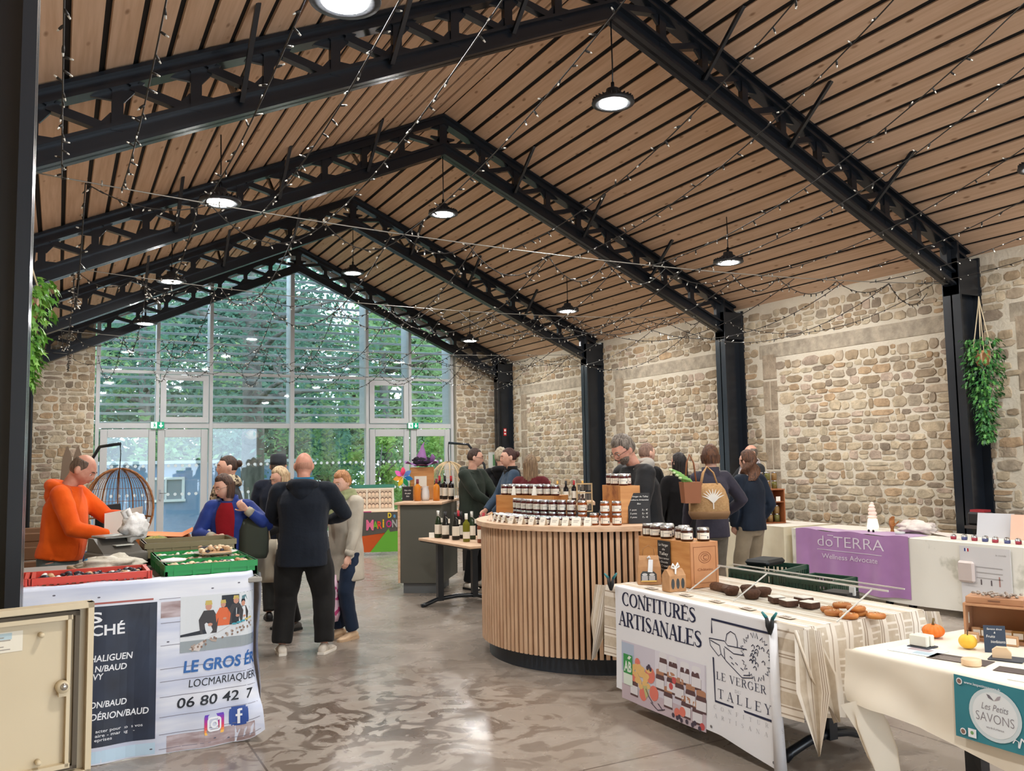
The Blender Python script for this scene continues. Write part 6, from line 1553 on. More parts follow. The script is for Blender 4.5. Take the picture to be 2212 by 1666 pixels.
p.build('printed_photo', [M('print_' + n, c, .5) for n, c in cs], ban2)
p = MB(); rectp(p, .085, .185, .17, .36, CB, 0, .004, 3); rectp(p, .085, .185, .24, .36, CB, 1, .0046, 3); text(p, 'AB', CB, .092, .255, .06, .085, 0, .04, d=.0055); poly(p, [(.13, .335), (.15, .355), (.175, .35), (.155, .33)], CB, 0, .0055); p.build('organic_emblem', [M('emblem_pale_green', (222, 236, 224), .5), M('emblem_green', (60, 150, 80), .5)], ban2)
p = MB()
for u, z in ((.33, .752), (.72, .750), (.93, .12), (1.395, .06)): disc(p, u, z, .008, CB, 0, .0035, 10)
p.build('eyelets', M('eyelet_metal', (140, 140, 144), .3, .8), ban2)
# wooden crate, slate and jars
cr = winecrate((-.64, 4.76, TZ2 + .005), 1.51, .62, .22, .295, 'tall pine crate with a branded emblem standing at the left of the jam table', CRW, M('crate_end_rosy', (196, 140, 96), .55, c2=(180, 122, 78), scale=5))
Rz = Matrix.Translation(cr.location) @ Matrix.Rotation(1.51, 4, 'Z')
b = MB(); fnE = lambda a, z, d: V((-.31 - d, -a, z))
for q in ((-.09, .09, .03, .033), (-.09, .09, .262, .265), (-.09, -.087, .03, .265), (.087, .09, .03, .265)): rectp(b, q[0], q[1], q[2], q[3], fnE, 0, .0015, 1)
for r_ in (.032, .048): stroke(b, [(r_ * cos(k * pi / 9), .195 + r_ * .75 * sin(k * pi / 9)) for k in range(19)], .004, fnE, 0, .0015)
text(b, 'C', fnE, 0, .18, .03, None, 0, .02, ctr=True); text(b, 'Château', fnE, 0, .11, .016, .12, 0, 0, ctr=True)
b.build('branded_mark', M('brand_burn', (140, 84, 52), .7), cr)
sx_, sy_ = (Rz @ V((.12, .128, 0))).x, (Rz @ V((.12, .128, 0))).y
jc = [(.265, .055), (.175, -.055), (.262, -.035), (.175, .05), (.09, .0), (.03, .062), (-.02, -.05), (-.10, .03), (-.2, .055), (-.25, -.04)]
for k, (u, v) in enumerate(jc):
    q = Rz @ V((u, v, 0)); place(J_B, (q.x, q.y, TZ2 + .3015), toCam(q.x, q.y) + random.Random(k).uniform(-.2, .2), 'chocolate-brown spread jar on top of the tall pine crate of the jam table', 'jars on the pine crate')
q = Rz @ V((-.02, .1185, .035)); slate('chalkboard', .14, .25, (q.x - .004, q.y - .0, q.z), 1.51 + pi, .0, 'tall black chalkboard fixed to the front of the pine crate', [('Le Verger', 0, .86, .07, .8), ('du', 0, .75, .06, .22), ('Talley', 0, .62, .08, .75), ('Pâtes à tartiner', 0, .51, .05, .9), ('- Chocolat', 0, .41, .05, .7), ('- Caramel', 0, .31, .05, .64), ('- Noisette', 0, .21, .05, .64)])
# kraft bag and kraft carry box
t = thing('kraft_bag', (-.86, 4.79, TZ2 + .005), toCam(-.86, 4.79) + .1, 'brown kraft gift bag with a window of jars and a ribbon tag', 'bag')
b = MB(); rings = [[V((x * w_, y * d_ + oy, z)) for x, y in ((-1, -1), (1, -1), (1, 1), (-1, 1))] for z, w_, d_, oy in ((0, .078, .04, 0), (.12, .077, .042, 0), (.165, .068, .03, 0), (.19, .066, .004, -.004))]
b.loft(rings, 0, False); b.build('bag_body', CARD, t)
fn = lambda a, z, d: V((a, -.0418 - d, z))
p = MB(); poly(p, [(-.06, .02), (.048, .018), (.048, .07), (.03, .088), (-.045, .09), (-.06, .07)], fn, 0, .001)
for x in (-.032, .016): poly(p, [(x - .02, .025), (x + .02, .025), (x + .02, .06), (x - .02, .06)], fn, 1, .002); disc(p, x, .068, .018, fn, 2, .003, 12, .009)
poly(p, [(-.058, .02), (.046, .019), (.046, .03), (-.058, .028)], fn, 3, .004); p.build('window', [M('window_dark', (70, 74, 76), .2), M('window_jar', (178, 180, 186), .3), M('window_lid', (200, 204, 208), .3), M('window_straw', (222, 188, 110), .8)], t)
b = MB(); b.tube([(-.04, 0, .185), (-.035, 0, .235), (0, 0, .258), (.035, 0, .235), (.04, 0, .185)], .0022, 6); b.build('handle', M('kraft_cord', (150, 110, 74), .8), t)
b = MB(); b.add([(-.012, -.048, .085), (.02, -.05, .083), (.026, -.04, .165), (-.004, -.04, .168)], [(0, 1, 2, 3)]); b.tube([(-.01, -.035, .175), (.0, -.045, .188), (.008, -.035, .172)], .007, 6); b.build('ribbon_tag', M('tag_white', (226, 232, 238), .5), t)
t = thing('carry_box', (-.91, 4.46, TZ2 + .005), toCam(-.91, 4.46) + .62, 'kraft carry box with gabled lid, white bow and three oval windows', 'box')
b = MB(); b.box((0, 0, .05), (.125, .085, .10)); b.prism([(-.0425, .10), (.0425, .10), (.008, .138), (-.008, .138)], -.0625, .0625, lambda a, z, d: (d, a, z)); b.prism([(-.05, .135), (.05, .135), (.035, .16), (-.035, .16)], -.0025, .0025, lambda a, z, d: (a, d, z)); b.build('box_body', CARD, t)
fn = lambda a, z, d: V((-.0625 - d, -a, z)); p = MB()
fn2 = lambda a, z, d: V((a, -.0425 - d, z)); p = MB()
for x in (-.038, 0, .038): disc(p, x, .05, .013, fn2, 0, .001, 14, .033)
p.build('windows', M('window_dark', (70, 74, 76), .2), t)
b = MB(); b.tube([(0, -.02, .145), (-.02, -.02, .172), (-.03, -.02, .15), (0, -.02, .142)], .006, 6); b.tube([(0, -.02, .145), (.02, -.02, .175), (.03, -.02, .155), (0, -.02, .142)], .006, 6); b.tube([(0, -.022, .145), (-.015, -.04, .11)], .006, 6); b.build('bow', M('ribbon_white', (236, 236, 232), .5), t)
# acrylic guard
AC = bpy.data.materials.new('clear_acrylic'); AC.use_nodes = True; N, L = AC.node_tree.nodes, AC.node_tree.links; N.remove(N['Principled BSDF'])
tr = N.new('ShaderNodeBsdfTransparent'); tr.inputs['Color'].default_value = (.96, .97, .97, 1); gl = N.new('ShaderNodeBsdfGlossy'); gl.inputs['Roughness'].default_value = .05
ms = N.new('ShaderNodeMixShader'); ms.inputs[0].default_value = .05; L.new(tr.outputs[0], ms.inputs[1]); L.new(gl.outputs[0], ms.inputs[2]); L.new(ms.outputs[0], N['Material Output'].inputs[0])
ACE = M('acrylic_edge', (222, 220, 214), .25, alpha=.75)
t = thing('sneeze_guard', (0, 0, 0), 0, 'clear acrylic guard sloping over the cakes on the jam table', 'acrylic screen')
ys = (4.38, 3.18); zt2 = .905; xf, xb = -.875, -.60
b = MB(); b.prism([(xf, TZ2 + .008), (xf + .004, TZ2 + .008), (xb + .004, zt2), (xb, zt2)], ys[1], ys[0], lambda a, z, d: (a, d, z)); b.build('front_panel', AC, t)
b = MB(); b.box((xb + .06, (ys[0] + ys[1]) / 2 - .04, zt2 + .002), (.13, ys[0] - ys[1] + .10, .004)); b.build('top_panel', AC, t)
b = MB(); b.box((xb - .002, (ys[0] + ys[1]) / 2 - .04, zt2 + .002), (.008, ys[0] - ys[1] + .10, .009)); b.box((xb + .124, (ys[0] + ys[1]) / 2 - .04, zt2 + .002), (.006, ys[0] - ys[1] + .10, .007)); b.build('top_edge', ACE, t)
for y in (4.37, 3.95, 3.19): b = MB(); b.bar((xf, y, TZ2 + .006), (xb, y, zt2), .006, .006, up=(0, 1, 0)); b.build('support', ACE, t)
# cakes
CHO = M('chocolate_crumb', (92, 60, 44), .8, c2=(72, 44, 32), scale=60, bump=.5, bscale=90); ICE = M('sugar_icing', (238, 232, 222), .7); COOK = M('golden_biscuit', (178, 104, 50), .5, c2=(206, 138, 72), scale=14, bump=.15); SUG = M('sugar_crystals', (244, 226, 190), .4)
def loaf(x, y, rz, L_, W_, H_, lb, grp=None):
    b = MB(); b.loft([[V((q * L_ / 2, W_ / 2 * s_, z)) for s_, z in ((-.9, 0), (.9, 0), (1, H_ * .6), (.7, H_ * .95), (0, H_ * 1.06), (-.7, H_ * .95), (-1, H_ * .6))] for q in (-1, -.94, .94, 1)], 0, True); tag(b.build('chocolate_loaf', CHO, None, (x, y, TZ2 + .006), rz), lb, 'cake', grp)
loaf(-.66, 4.28, 1.45, .19, .08, .042, 'long brown gingerbread loaf at the left end of the cakes')
for k, (x, y, s_) in enumerate(((-.61, 4.11, 1), (-.72, 4.14, 1), (-.60, 3.99, 1), (-.715, 3.97, 1.1))):
    b = MB(); b.lathe([(.0, 0), (.036 * s_, 0), (.048 * s_, .03), (.05 * s_, .038), (.042 * s_, .05), (.02, .054), (.0, .05)], n=18); tag(b.build('chocolate_muffin', CHO, None, (x, y, TZ2 + .006)), ['round chocolate cake at the back left, behind the front one', 'round chocolate cake at the front left beside the gingerbread', 'round chocolate cake at the back right of its cluster', 'largest round chocolate cake at the front right of its cluster'][k], 'cake', 'round chocolate cakes')
for k, (x, y) in enumerate(((-.70, 3.78), (-.73, 3.66), (-.59, 3.68), (-.68, 3.55))):
    t = thing('brownie', (x, y, TZ2 + .006), -.4 + .15 * k, ['iced brownie at the left of the four iced squares', 'iced brownie at the front of the four iced squares', 'iced brownie at the back of the four iced squares', 'large iced brownie at the right of the four iced squares'][k], 'cake', 'iced brownies')
    b = MB(); b.box((0, 0, .016), (.078, .085, .032), b=.004); b.build('crumb', CHO, t); b = MB(); b.box((0, 0, .0345), (.076, .083, .005), b=.002); b.build('icing', ICE, t)
for k, (x, y, z) in enumerate(((-.68, 3.41, 0), (-.74, 3.33, 0), (-.64, 3.36, .026), (-.66, 3.25, .026), (-.745, 3.225, 0), (-.63, 3.15, 0), (-.635, 3.26, 0))):
    t = thing('biscuit', (x, y, TZ2 + .0065 + z), k * .9, ['round golden biscuit at the left of the heap', 'round golden biscuit at the front left of the heap', 'round sugared biscuit on top of the heap, left', 'round sugared biscuit on top of the heap, right', 'round golden biscuit at the front of the heap under the support', 'round golden biscuit at the right end of the heap', 'round golden biscuit under the upper ones'][k], 'biscuit', 'golden biscuits')
    b = MB(); b.lathe([(.0, 0), (.044, 0), (.05, .012), (.046, .022), (.03, .0255), (.0, .0255)], n=18); b.build('dough', COOK, t)
    b = MB(); rnd = random.Random(k)
    for _ in range(14): b.box((rnd.uniform(-.028, .028), rnd.uniform(-.028, .028), .0262), (.004, .004, .003))
    b.build('sugar', SUG, t)
for k, (x, y) in enumerate(((-.97, 4.62), (-.96, 4.28), (-.96, 4.0), (-.98, 3.72), (-.99, 3.42))):
    b = MB(); b.box((0, 0, .001), (.05, .10, .002), 0); [b.box((-.012 + .012 * q, 0, .0024), (.004, .07 - .01 * q, .001), 1) for q in range(3)]
    tag(b.build('price_label', [M('label_pale_card', (206, 196, 182), .7), M('label_brown_print', (96, 74, 62), .7)], None, (x, y, TZ2 + .006), -.1), ['flat price label beside the kraft carry box', 'flat price label before the gingerbread loaf', 'flat price label before the round chocolate cakes', 'flat price label before the iced brownies', 'flat price label before the golden biscuits'][k], 'label', 'flat price labels on the jam table')
# green crates behind the jam table
t = thing('low_stool', (.82, 5.10, 0), 0, 'low black trolley under the dark green crates behind the jam table', 'trolley')
b = MB(); b.box((0, 0, .45), (.52, .92, .02)); b.build('deck', BLACK, t)
for sx in (-.22, .22):
    for sy in (-.42, .42): b = MB(); b.box((sx, sy, .22), (.03, .03, .44)); b.build('leg', BLACK, t)
crate('dark_green_crate', .60, .40, .24, PLAS_DG, (.78, 5.36, .461), .35, 'large dark green plastic crate behind the acrylic guard, left one', ribs=16)
crate('dark_green_crate', .40, .36, .20, PLAS_DG, (.86, 4.88, .461), .2, 'smaller dark green plastic crate behind the acrylic guard, right one', ribs=14)
b = MB(); b.box((0, 0, 0), (.30, .22, .05), b=.02); tag(b.build('black_tray', M('tray_black', (24, 26, 28), .4), None, (.84, 5.46, .728), .3), 'black folded tray lying on the large dark green crate', 'tray')
t = thing('black_toolbox', (.48, 4.42, 0), .2, 'dark box with a folding handle behind the right end of the acrylic guard', 'box')
b = MB(); b.box((0, 0, .29), (.22, .30, .58), b=.02); b.prism([(-.145, .58), (-.05, .65), (.145, .65), (.145, .58)], -.08, .08, lambda a, z, d: (d, -a, z)); b.build('box_body', M('toolbox_dark', (40, 42, 44), .5), t)
b = MB(); b.box((0, -.14, .66), (.02, .04, .06)); b.build('latch', M('latch_white', (210, 210, 208), .5), t)
# ------------------------------------------------------------------ counter with the purple cloth
t = thing('long_counter', (3.72, 6.05, 0), 0, 'long counter wrapped in white marbled oilcloth along the right wall', 'counter')
MARB = M('marbled_oilcloth', (206, 204, 190), .45, c2=(236, 233, 222), scale=4.5, detail=9, lo=.34, hi=.42)
b = MB(); b.box((0, 0, .725), (.78, 3.05, .03), b=.01); b.build('tabletop', M('white_top', (232, 226, 214), .5), t)
b = MB(); b.grid(lambda u, v: V((-.395 - .012 * sin(u * 16) * (1 - v), -1.53 + 3.06 * u, .07 + .665 * v + .01 * sin(u * 9) * (1 - v))), 60, 8); b.grid(lambda u, v: V((-.395 + .79 * u, 1.53 + .01 * sin(u * 9) * (1 - v), .07 + .665 * v)), 16, 8); b.grid(lambda u, v: V((-.395 + .79 * u, -1.53, .07 + .665 * v)), 10, 4); b.build('oilcloth_skirt', MARB, t)
for y in (.0, .28, -1.2, 1.3):
    b = MB(); b.tube([(-.30, y - .02, .04), (-.30, y + .02, .04)], .04, 14); b.build('caster', BLACK, t)
    b = MB(); b.box((-.30, y, .40), (.05, .05, .64)); b.build('leg', BLACK, t)
PUR = M('purple_satin', (178, 130, 182), .55, c2=(164, 116, 170), scale=2.5, sheen=.5)
DX = 3.72 - .412; YP0, YP1 = 7.50, 5.98
def DT(u, z, d=0.0): return V((DX - d - (.012 * sin(u * 11 + .6) + .010 * sin(u * 23)) * (1 - z / .75) - .012 * (1 - z / .75), YP0 - u, z))
Wp = YP0 - YP1
b = MB(); b.grid(lambda u, v: DT(Wp * u, .105 + .012 * sin(u * 15) + (.742 - .105) * v), 70, 14); b.grid(lambda u, v: V((DX + .012 * min(1, v * 6) + .30 * v * (1 - .25 * sin(u * 6)), YP0 - Wp * u, .742 + .004 * min(1, v * 5) + .003 * sin(u * 30))), 50, 8)
pc = tag(b.build('purple_cloth', PUR), 'purple satin cloth with white lettering hanging over the long counter', 'cloth')
p = MB(); WH = M('print_soft_white', (226, 214, 226), .6)
text(p, 'doTERRA', DT, .33, .568, .118, .90, 0, -.006, d=.006, slope=.01); rectp(p, .475, .56, .690, .699, DT, 0, .006, 2); rectp(p, .32, 1.20, .525, .532, DT, 0, .005, 10)
text(p, 'Wellness Advocate', DT, .385, .432, .055, .76, 0, .002, d=.006, slope=.01); p.build('white_lettering', WH, pc)
# things on that counter
t = thing('salt_lamp', (3.86, 6.86, .7405), 0, 'small glowing stacked-stone lamp on a white base on the long counter', 'lamp')
b = MB(); b.lathe([(.0, 0), (.062, 0), (.065, .03), (.055, .09), (.05, .12), (.0, .12)], n=20); b.build('base', M('lamp_base_white', (250, 240, 226), .5, emit=.5), t)
b = MB(); z = .12
for r_, h_ in ((.052, .04), (.048, .05), (.042, .045), (.034, .04), (.02, .03)): b.sph((.004 * (z * 50 % 2 - 1), 0, z + h_ / 2), (r_, r_, h_ * .62), 14, 8); z += h_ * .9
b.build('stones', M('salt_pink', (232, 206, 192), .6, emit=.2), t)
b = MB(); w0 = V((0, 0, .055)); b.lathe([(.0, 0), (.022, 0), (.016, .03), (.026, .07)], n=12)
hand(b, V((0, 0, .045)), (0, .05, 1), (0, -1, 0), 1.5, .22, 1)
link('wooden_hand', remesh(b, .004, 1), None, (3.73, 6.50, .7415), -.3).data.materials.append(M('varnished_wood', (176, 116, 62), .4, c2=(150, 92, 46), scale=12)); tag(bpy.data.objects['wooden_hand'], 'carved wooden hand standing on the long counter beside the stone lamp', 'figurine')
b = crumple((0, 0, .06), (.15, .22, .07), 12, amp=.35); b.grid(lambda u, v: V((-.06 + .12 * v, -.2 - .25 * u, .03 * (1 - u) * (1 + .4 * sin(v * 9)))), 8, 6)
tag(b.build('white_cloth', M('white_linen', (226, 216, 208), .9, c2=(204, 192, 186), scale=9), None, (3.78, 6.22, .742), -.1), 'bunched white cloth lying on the long counter', 'cloth')
for k in range(2): b = MB(); b.lathe([(.0, 0), (.012, 0), (.012, .02), (.004, .028), (.0, .028)], n=10); tag(b.build('dropper_bottle', G_RED, None, (3.50, 6.62 - .06 * k, .7465)), ['small dark bottle on the purple cloth top, left of two', 'small dark bottle on the purple cloth top, right of two'][k], 'bottle')
b = MB(); b.lathe([(.0, 0), (.045, 0), (.055, .03), (.05, .03), (.042, .006), (.0, .005)], n=18); tag(b.build('glass_dish', M('dish_glass', (200, 204, 200), .1), None, (3.52, 6.24, .742)), 'small clear glass dish before the bunched white cloth', 'dish')
rnd = random.Random(17)
for k in range(14):
    t = thing('trinket_cup', (3.52 + .09 * (k % 2) + rnd.uniform(-.01, .01), 5.62 - .055 * k, .7405), 0, 'little round tub of beads with a silver lid on the right of the long counter', 'tub', 'bead tubs on the long counter')
    b = MB(); b.lathe([(.0, 0), (.026, 0), (.028, .03)], n=12); b.build('tub', [M('bead_red', (150, 44, 60), .3), M('bead_green', (120, 160, 140), .3), M('bead_blue', (70, 76, 120), .3), M('bead_clear', (196, 196, 192), .2)][k % 4], t)
    b = MB(); b.sph((0, 0, .034), (.027, .027, .018), 12, 6); b.build('lid', LIDS, t)
for k in range(7):
    b = MB(); b.lathe([(.0, 0), (.034, 0), (.034, .085), (.03, .085), (.03, .002)], n=14, caps=False); tag(b.build('bracelet_cuff', M('bracelet_dark', (62, 58, 50), .4, .3), None, (3.52, 4.86 - .05 * k, .7405)), 'upright dark bracelet in the row at the right of the long counter', 'bracelet', 'bracelets in a row')
for k, (y, c, lb) in enumerate(((5.45, (190, 190, 194), 'grey framed card leaning on the long counter'), (5.10, (226, 178, 156), 'pinkish card leaning on the long counter'))):
    b = MB(); b.box((0, 0, .12), (.34, .012, .26)); o = b.build('display_card', M('card_tone_%d' % k, c, .4), None, (3.92, y, .742), -pi / 2 + .25); o.rotation_euler = (-.3, 0, -pi / 2 + .25); tag(o, lb, 'card')
# poster taped on the skirt, with sample pouch
PF = lambda u, z, d=0.0: V((3.72 - .412 - d, 5.41 - u, z))
b = MB(); b.prism([(0, .10), (.50, .10), (.50, .71), (0, .71)], -.006, 0, lambda a, z, d: PF(a, z, -d))
ps = tag(b.build('info_poster', M('poster_paper', (216, 214, 214), .5)), 'pale information poster on the front of the long counter', 'poster')
p = MB()
for k in range(3): rectp(p, .16, .42, .52 - .05 * k, .528 - .05 * k, PF, 0, .009, 1)
for x, c, h_ in ((.20, 1, .05), (.30, 1, .05), (.38, 2, .09)): rectp(p, x, x + .012, .36, .36 + h_, PF, c, .009, 1)
p.build('printed_lines', [M('ink_light', (170, 166, 164), .6), M('ink_dark', (90, 80, 84), .6), M('ink_rose', (176, 130, 120), .6)], ps); p = MB(); rectp(p, .05, .065, .66, .69, PF, 0, .009, 1); rectp(p, .065, .08, .66, .69, PF, 1, .009, 1); rectp(p, .08, .095, .66, .69, PF, 2, .009, 1)
p.build('tricolour_flag', [M('flag_blue', (40, 60, 130), .6), WHITEP, M('flag_red', (190, 40, 50), .6)], ps)
p = MB(); text(p, 'charmeuse', PF, .30, .19, .022, .17, 0, .0, .2, d=.009); text(p, 'le monde', PF, .36, .64, .018, .1, 1, .0, .2, d=.009); p.build('lettering', [M('ink_dark', (90, 80, 84), .6), M('ink_light', (170, 166, 164), .6)], ps)
b = MB(); b.box((DX - .03, 5.41 - .075, .47), (.04, .17, .20), b=.02); tag(b.build('sample_pouch', M('pouch_blush', (206, 192, 186), .5)), 'small blush pouch stuck on the information poster', 'pouch')
# tables against the wall at the far right
t = thing('back_table', (4.55, 4.95, 0), 0, 'dark table with goods against the right wall', 'table')
b = MB(); b.box((0, 0, .80), (.6, 2.1, .03)); b.build('tabletop', M('dark_table', (70, 62, 58), .6), t)
for sx in (-.25, .25):
    for sy in (-1, 1): b = MB(); b.box((sx, sy, .392), (.04, .04, .785)); b.build('leg', BLACK, t)
b = crumple((0, 0, .05), (.16, .90, .05), 3, amp=.2); tag(b.build('blue_textile', M('blue_turquoise_textile', (48, 100, 124), .8, c2=(36, 60, 84), scale=7), None, (4.62, 4.85, .83)), 'blue and turquoise textile heap on the dark table by the wall', 'cloth')
b = MB(); b.box((0, 0, .07), (.16, .22, .14), b=.02); b.box((0, 0, .15), (.12, .16, .03), 1); tag(b.build('dark_case', [M('case_black', (30, 28, 30), .5), M('case_red', (150, 40, 48), .5)], None, (4.42, 5.92, .816)), 'black case with a red top on the dark table by the column', 'case')
b = MB(); b.sph((0, 0, .05), (.05, .05, .05), 14, 10); tag(b.build('red_ball', M('red_shiny', (190, 30, 52), .3), None, (4.38, 5.05, .818)), 'small round red pot on the dark table', 'pot')
b = crumple((0, 0, .09), (.09, .14, .10), 7, amp=.25); tag(b.build('shell_basket', M('basket_pinkish', (214, 170, 146), .7, c2=(236, 220, 204), scale=9), None, (4.36, 4.70, .83)), 'pinkish basket of trinkets at the right picture edge', 'basket')
# table with preserves behind the shoppers
t = thing('cloth_table', (3.72, 8.35, 0), 0, 'table in an ivory cloth carrying the wooden preserve rack by the wall', 'table')
IV = M('ivory_cloth', (226, 216, 190), .9, c2=(212, 200, 172), scale=3)
b = MB(); b.box((0, 0, .73), (.86, 1.35, .02), b=.006); b.build('tabletop', M('white_top', (232, 226, 214), .5), t)
b = MB(); b.grid(lambda u, v: V((-.435 - .018 * abs(sin(u * 20)) * (1 - v), -.68 + 1.36 * u, .03 + .715 * v)), 80, 4); b.grid(lambda u, v: V((-.435 + .87 * u, -.68 - .015 * sin(u * 16) * (1 - v), .03 + .715 * v)), 40, 4); b.grid(lambda u, v: V((-.435 + .87 * u, .68, .03 + .715 * v)), 10, 4); b.build('cloth_skirt', IV, t)
t = thing('wooden_rack', (3.56, 8.30, .7415), -.25, 'wooden display rack with jar shelves on the ivory table', 'rack')
RK = M('rack_wood', (170, 106, 66), .5, c2=(150, 88, 52), scale=4)
b = MB(); b.box((0, .13, .21), (.50, .012, .42)); b.build('back_panel', RK, t)
for sx in (-.245, .245): b = MB(); b.box((sx, 0, .21), (.014, .27, .42)); b.build('side_panel', RK, t)
for z in (.007, .27): b = MB(); b.box((0, 0, z), (.476, .26, .014)); b.build('shelf', RK, t)
b = MB(); b.box((0, 0, .427), (.51, .28, .014)); b.build('top_panel', RK, t)
PRES = [M('preserve_green', (116, 112, 62), .2), M('preserve_tan', (150, 118, 74), .2)]
def pjar(x, y, z, k, lb, grp):
    t = thing('preserve_jar', (x, y, z), 0, lb, 'jar', grp); b = MB(); b.lathe([(.0, 0), (.034, 0), (.035, .07), (.03, .09)], n=14); b.build('glass_body', PRES[k % 2], t); b = MB(); b.lathe([(.032, .09), (.032, .104), (.0, .106)], n=14); b.build('lid', LIDS, t); return t
ca_, sa_ = cos(-.25), sin(-.25); W2 = lambda u, v: (3.56 + u * ca_ - v * sa_, 8.30 + u * sa_ + v * ca_)
for k in range(5):
    x, y = W2(-.19 + .095 * k, .0)
    for q in range(2): pjar(x, y, .7415 + .435 + .107 * q, k + q, 'greenish preserve jar stacked on top of the wooden rack', 'preserve jars on the rack top')
    x, y = W2(-.19 + .095 * k, -.03)
    for q in range(2): pjar(x, y, .7415 + .0145 + .107 * q, k + q, 'greenish preserve jar on the lower shelf of the wooden rack', 'preserve jars inside the rack')
for k in range(4):
    x, y = W2(-.15 + .10 * k, -.14); b = MB(); b.box((0, 0, .03), (.06, .004, .06)); tag(b.build('shelf_card', CARDM, None, (x, y - .004, 1.02), -.25), 'small cream card on the front edge of the rack shelf', 'card', 'cards on the wooden rack')
slate('chalkboard', .24, .14, (3.40, 8.66, .7415), -.9, .12, 'dark chalkboard on the ivory table beside the wooden rack', [('Bocaux', 0, .6, .2, .6), ('artisanaux', 0, .25, .16, .6)])
b = crumple((0, 0, .07), (.09, .1, .08), 6, amp=.25); tag(b.build('pink_bouquet', M('bouquet_pink', (214, 70, 92), .8, c2=(180, 190, 90), scale=22), None, (3.46, 8.88, .7415)), 'bright pink and green bouquet on the ivory table', 'bouquet')
b = MB(); b.box((0, 0, .24), (.10, .07, .48), b=.006); tag(b.build('white_dispenser', M('dispenser_white', (220, 220, 218), .4), None, (3.66, 8.90, .7415)), 'tall white dispenser on the ivory table beside the bouquet', 'dispenser')
# ------------------------------------------------------------------ soap table
SX0, SX1, SY0, SY1, SZ = -1.18, -.40, .95, 2.80, .738
folding_table(((SX0 + SX1) / 2, (SY0 + SY1) / 2, 0), 0, SY1 - SY0, SX1 - SX0, SZ - .006, 'black-legged folding table under the cream soap cloth', feet=(-1, 1))
CRM = M('cream_linen', (238, 230, 214), .9, c2=(230, 220, 202), scale=2.2)
t = thing('cream_tablecloth', (0, 0, 0), 0, 'plain cream tablecloth with a long folded corner on the soap table', 'tablecloth')
b = MB()
b.grid(lambda u, v: V((SX0 - .01 + (SX1 - SX0 + .02) * u, SY0 - .01 + (SY1 - SY0 + .02) * v, SZ + .001)), 8, 12)
hem = lambda y: .50 - .16 * max(0, (2.62 - y)) - .05 * max(0, 2.3 - y) if y < 2.9 else .5
def frontf(u, v):
    y = SY1 + .05 - (SY1 + .05 - SY0) * u; zb = max(.03, hem(y)); e = min(1, v * 10)
    fold = .012 * sin(u * 30 + v * 5) * v + .018 * sin(u * 13 - v * 6) * v
    return V((SX0 - .01 - .018 * sin(e * pi / 2) - .012 * v - fold * (.35 if u > .2 else 1), y if v > .05 else min(y, SY1 + .01), SZ + .001 - .014 * (1 - cos(e * pi / 2)) - (SZ - .014 - zb) * max(0, v - .1) / .9))
b.grid(frontf, 60, 26)
def leftf(u, v):
    e = min(1, v * 10)
    return V((SX0 - .03 * v + (SX1 - SX0 + .02) * u, SY1 + .01 + .018 * sin(e * pi / 2) + .04 * v + .012 * sin(u * 17) * v, SZ + .001 - .014 * (1 - cos(e * pi / 2)) - (.24 + .03 * sin(u * 5)) * v))
b.grid(leftf, 30, 18)
def cornerf(u, v):
    a = u - .5; ww = .14 * (1 - .2 * v) if v < .5 else .14 * .9 * max(.03, (1.06 - v) / .56); fold = .05 * cos(a * 2 * pi * 1.2) * min(1, v * 4)
    return V((SX0 - .03 + (ww * a) * .6 - fold * .5 - .02 + .10 * v, SY1 - .02 - ww * a * .8 + fold * .4 - .10 * v, SZ - .22 - .44 * v + .05 * a))
b.grid(cornerf, 20, 24); b.build('cloth', CRM, t)
# teal sign
def SG(u, z, d=0.0): return V((SX0 - .052 - d - .004 * sin(u * 9) * (.8 - z) - .03 * (.74 - z), 2.292 - u, z))
TEAL = M('sign_teal', (58, 134, 148), .45, c2=(48, 118, 134), scale=2)
b = MB(); b.grid(lambda u, v: SG(.42 * u, .50 + .238 * v), 24, 8); sg = tag(b.build('teal_sign', TEAL), 'teal soap sign with a round white medallion on the cream cloth', 'sign')
p = MB(); disc(p, .168, .618, .105, SG, 0, .003, 36, .098); disc(p, .168, .618, .090, SG, 1, .0036, 36, .084); p.build('medallion', [M('medallion_rim', (206, 220, 226), .4), M('medallion_white', (228, 234, 238), .4)], sg)
p = MB(); poly(p, [(.168, .672), (.150, .690), (.138, .692), (.146, .678)], SG, 0, .0045); poly(p, [(.168, .672), (.182, .690), (.196, .696), (.190, .680)], SG, 1, .0045); p.build('leaf_emblem', [M('leaf_grey', (120, 116, 124), .5), M('leaf_grey_pale', (168, 160, 168), .5)], sg)
p = MB(); text(p, 'Les Petits', SG, .168, .634, .024, .105, 0, -.003, .25, ctr=True, d=.0045); text(p, 'SAVONS', SG, .168, .588, .034, .152, 0, -.012, 0, ctr=True, d=.0045); text(p, 'naturels & artisanaux', SG, .168, .565, .008, .07, 0, 0, 0, ctr=True, d=.0045); p.build('grey_lettering', M('sign_grey_ink', (140, 136, 144), .5), sg)
p = MB(); text(p, 'www.lespetitssavons.fr', SG, .045, .712, .010, .15, 0, .004, d=.004); text(p, 'M', SG, .255, .522, .04, .05, 0, -.01, .3, d=.004); stroke(p, [(.235, .535), (.245, .55), (.258, .545), (.256, .525)], .004, SG, 0, .004); p.build('white_lettering', WHITEP, sg)
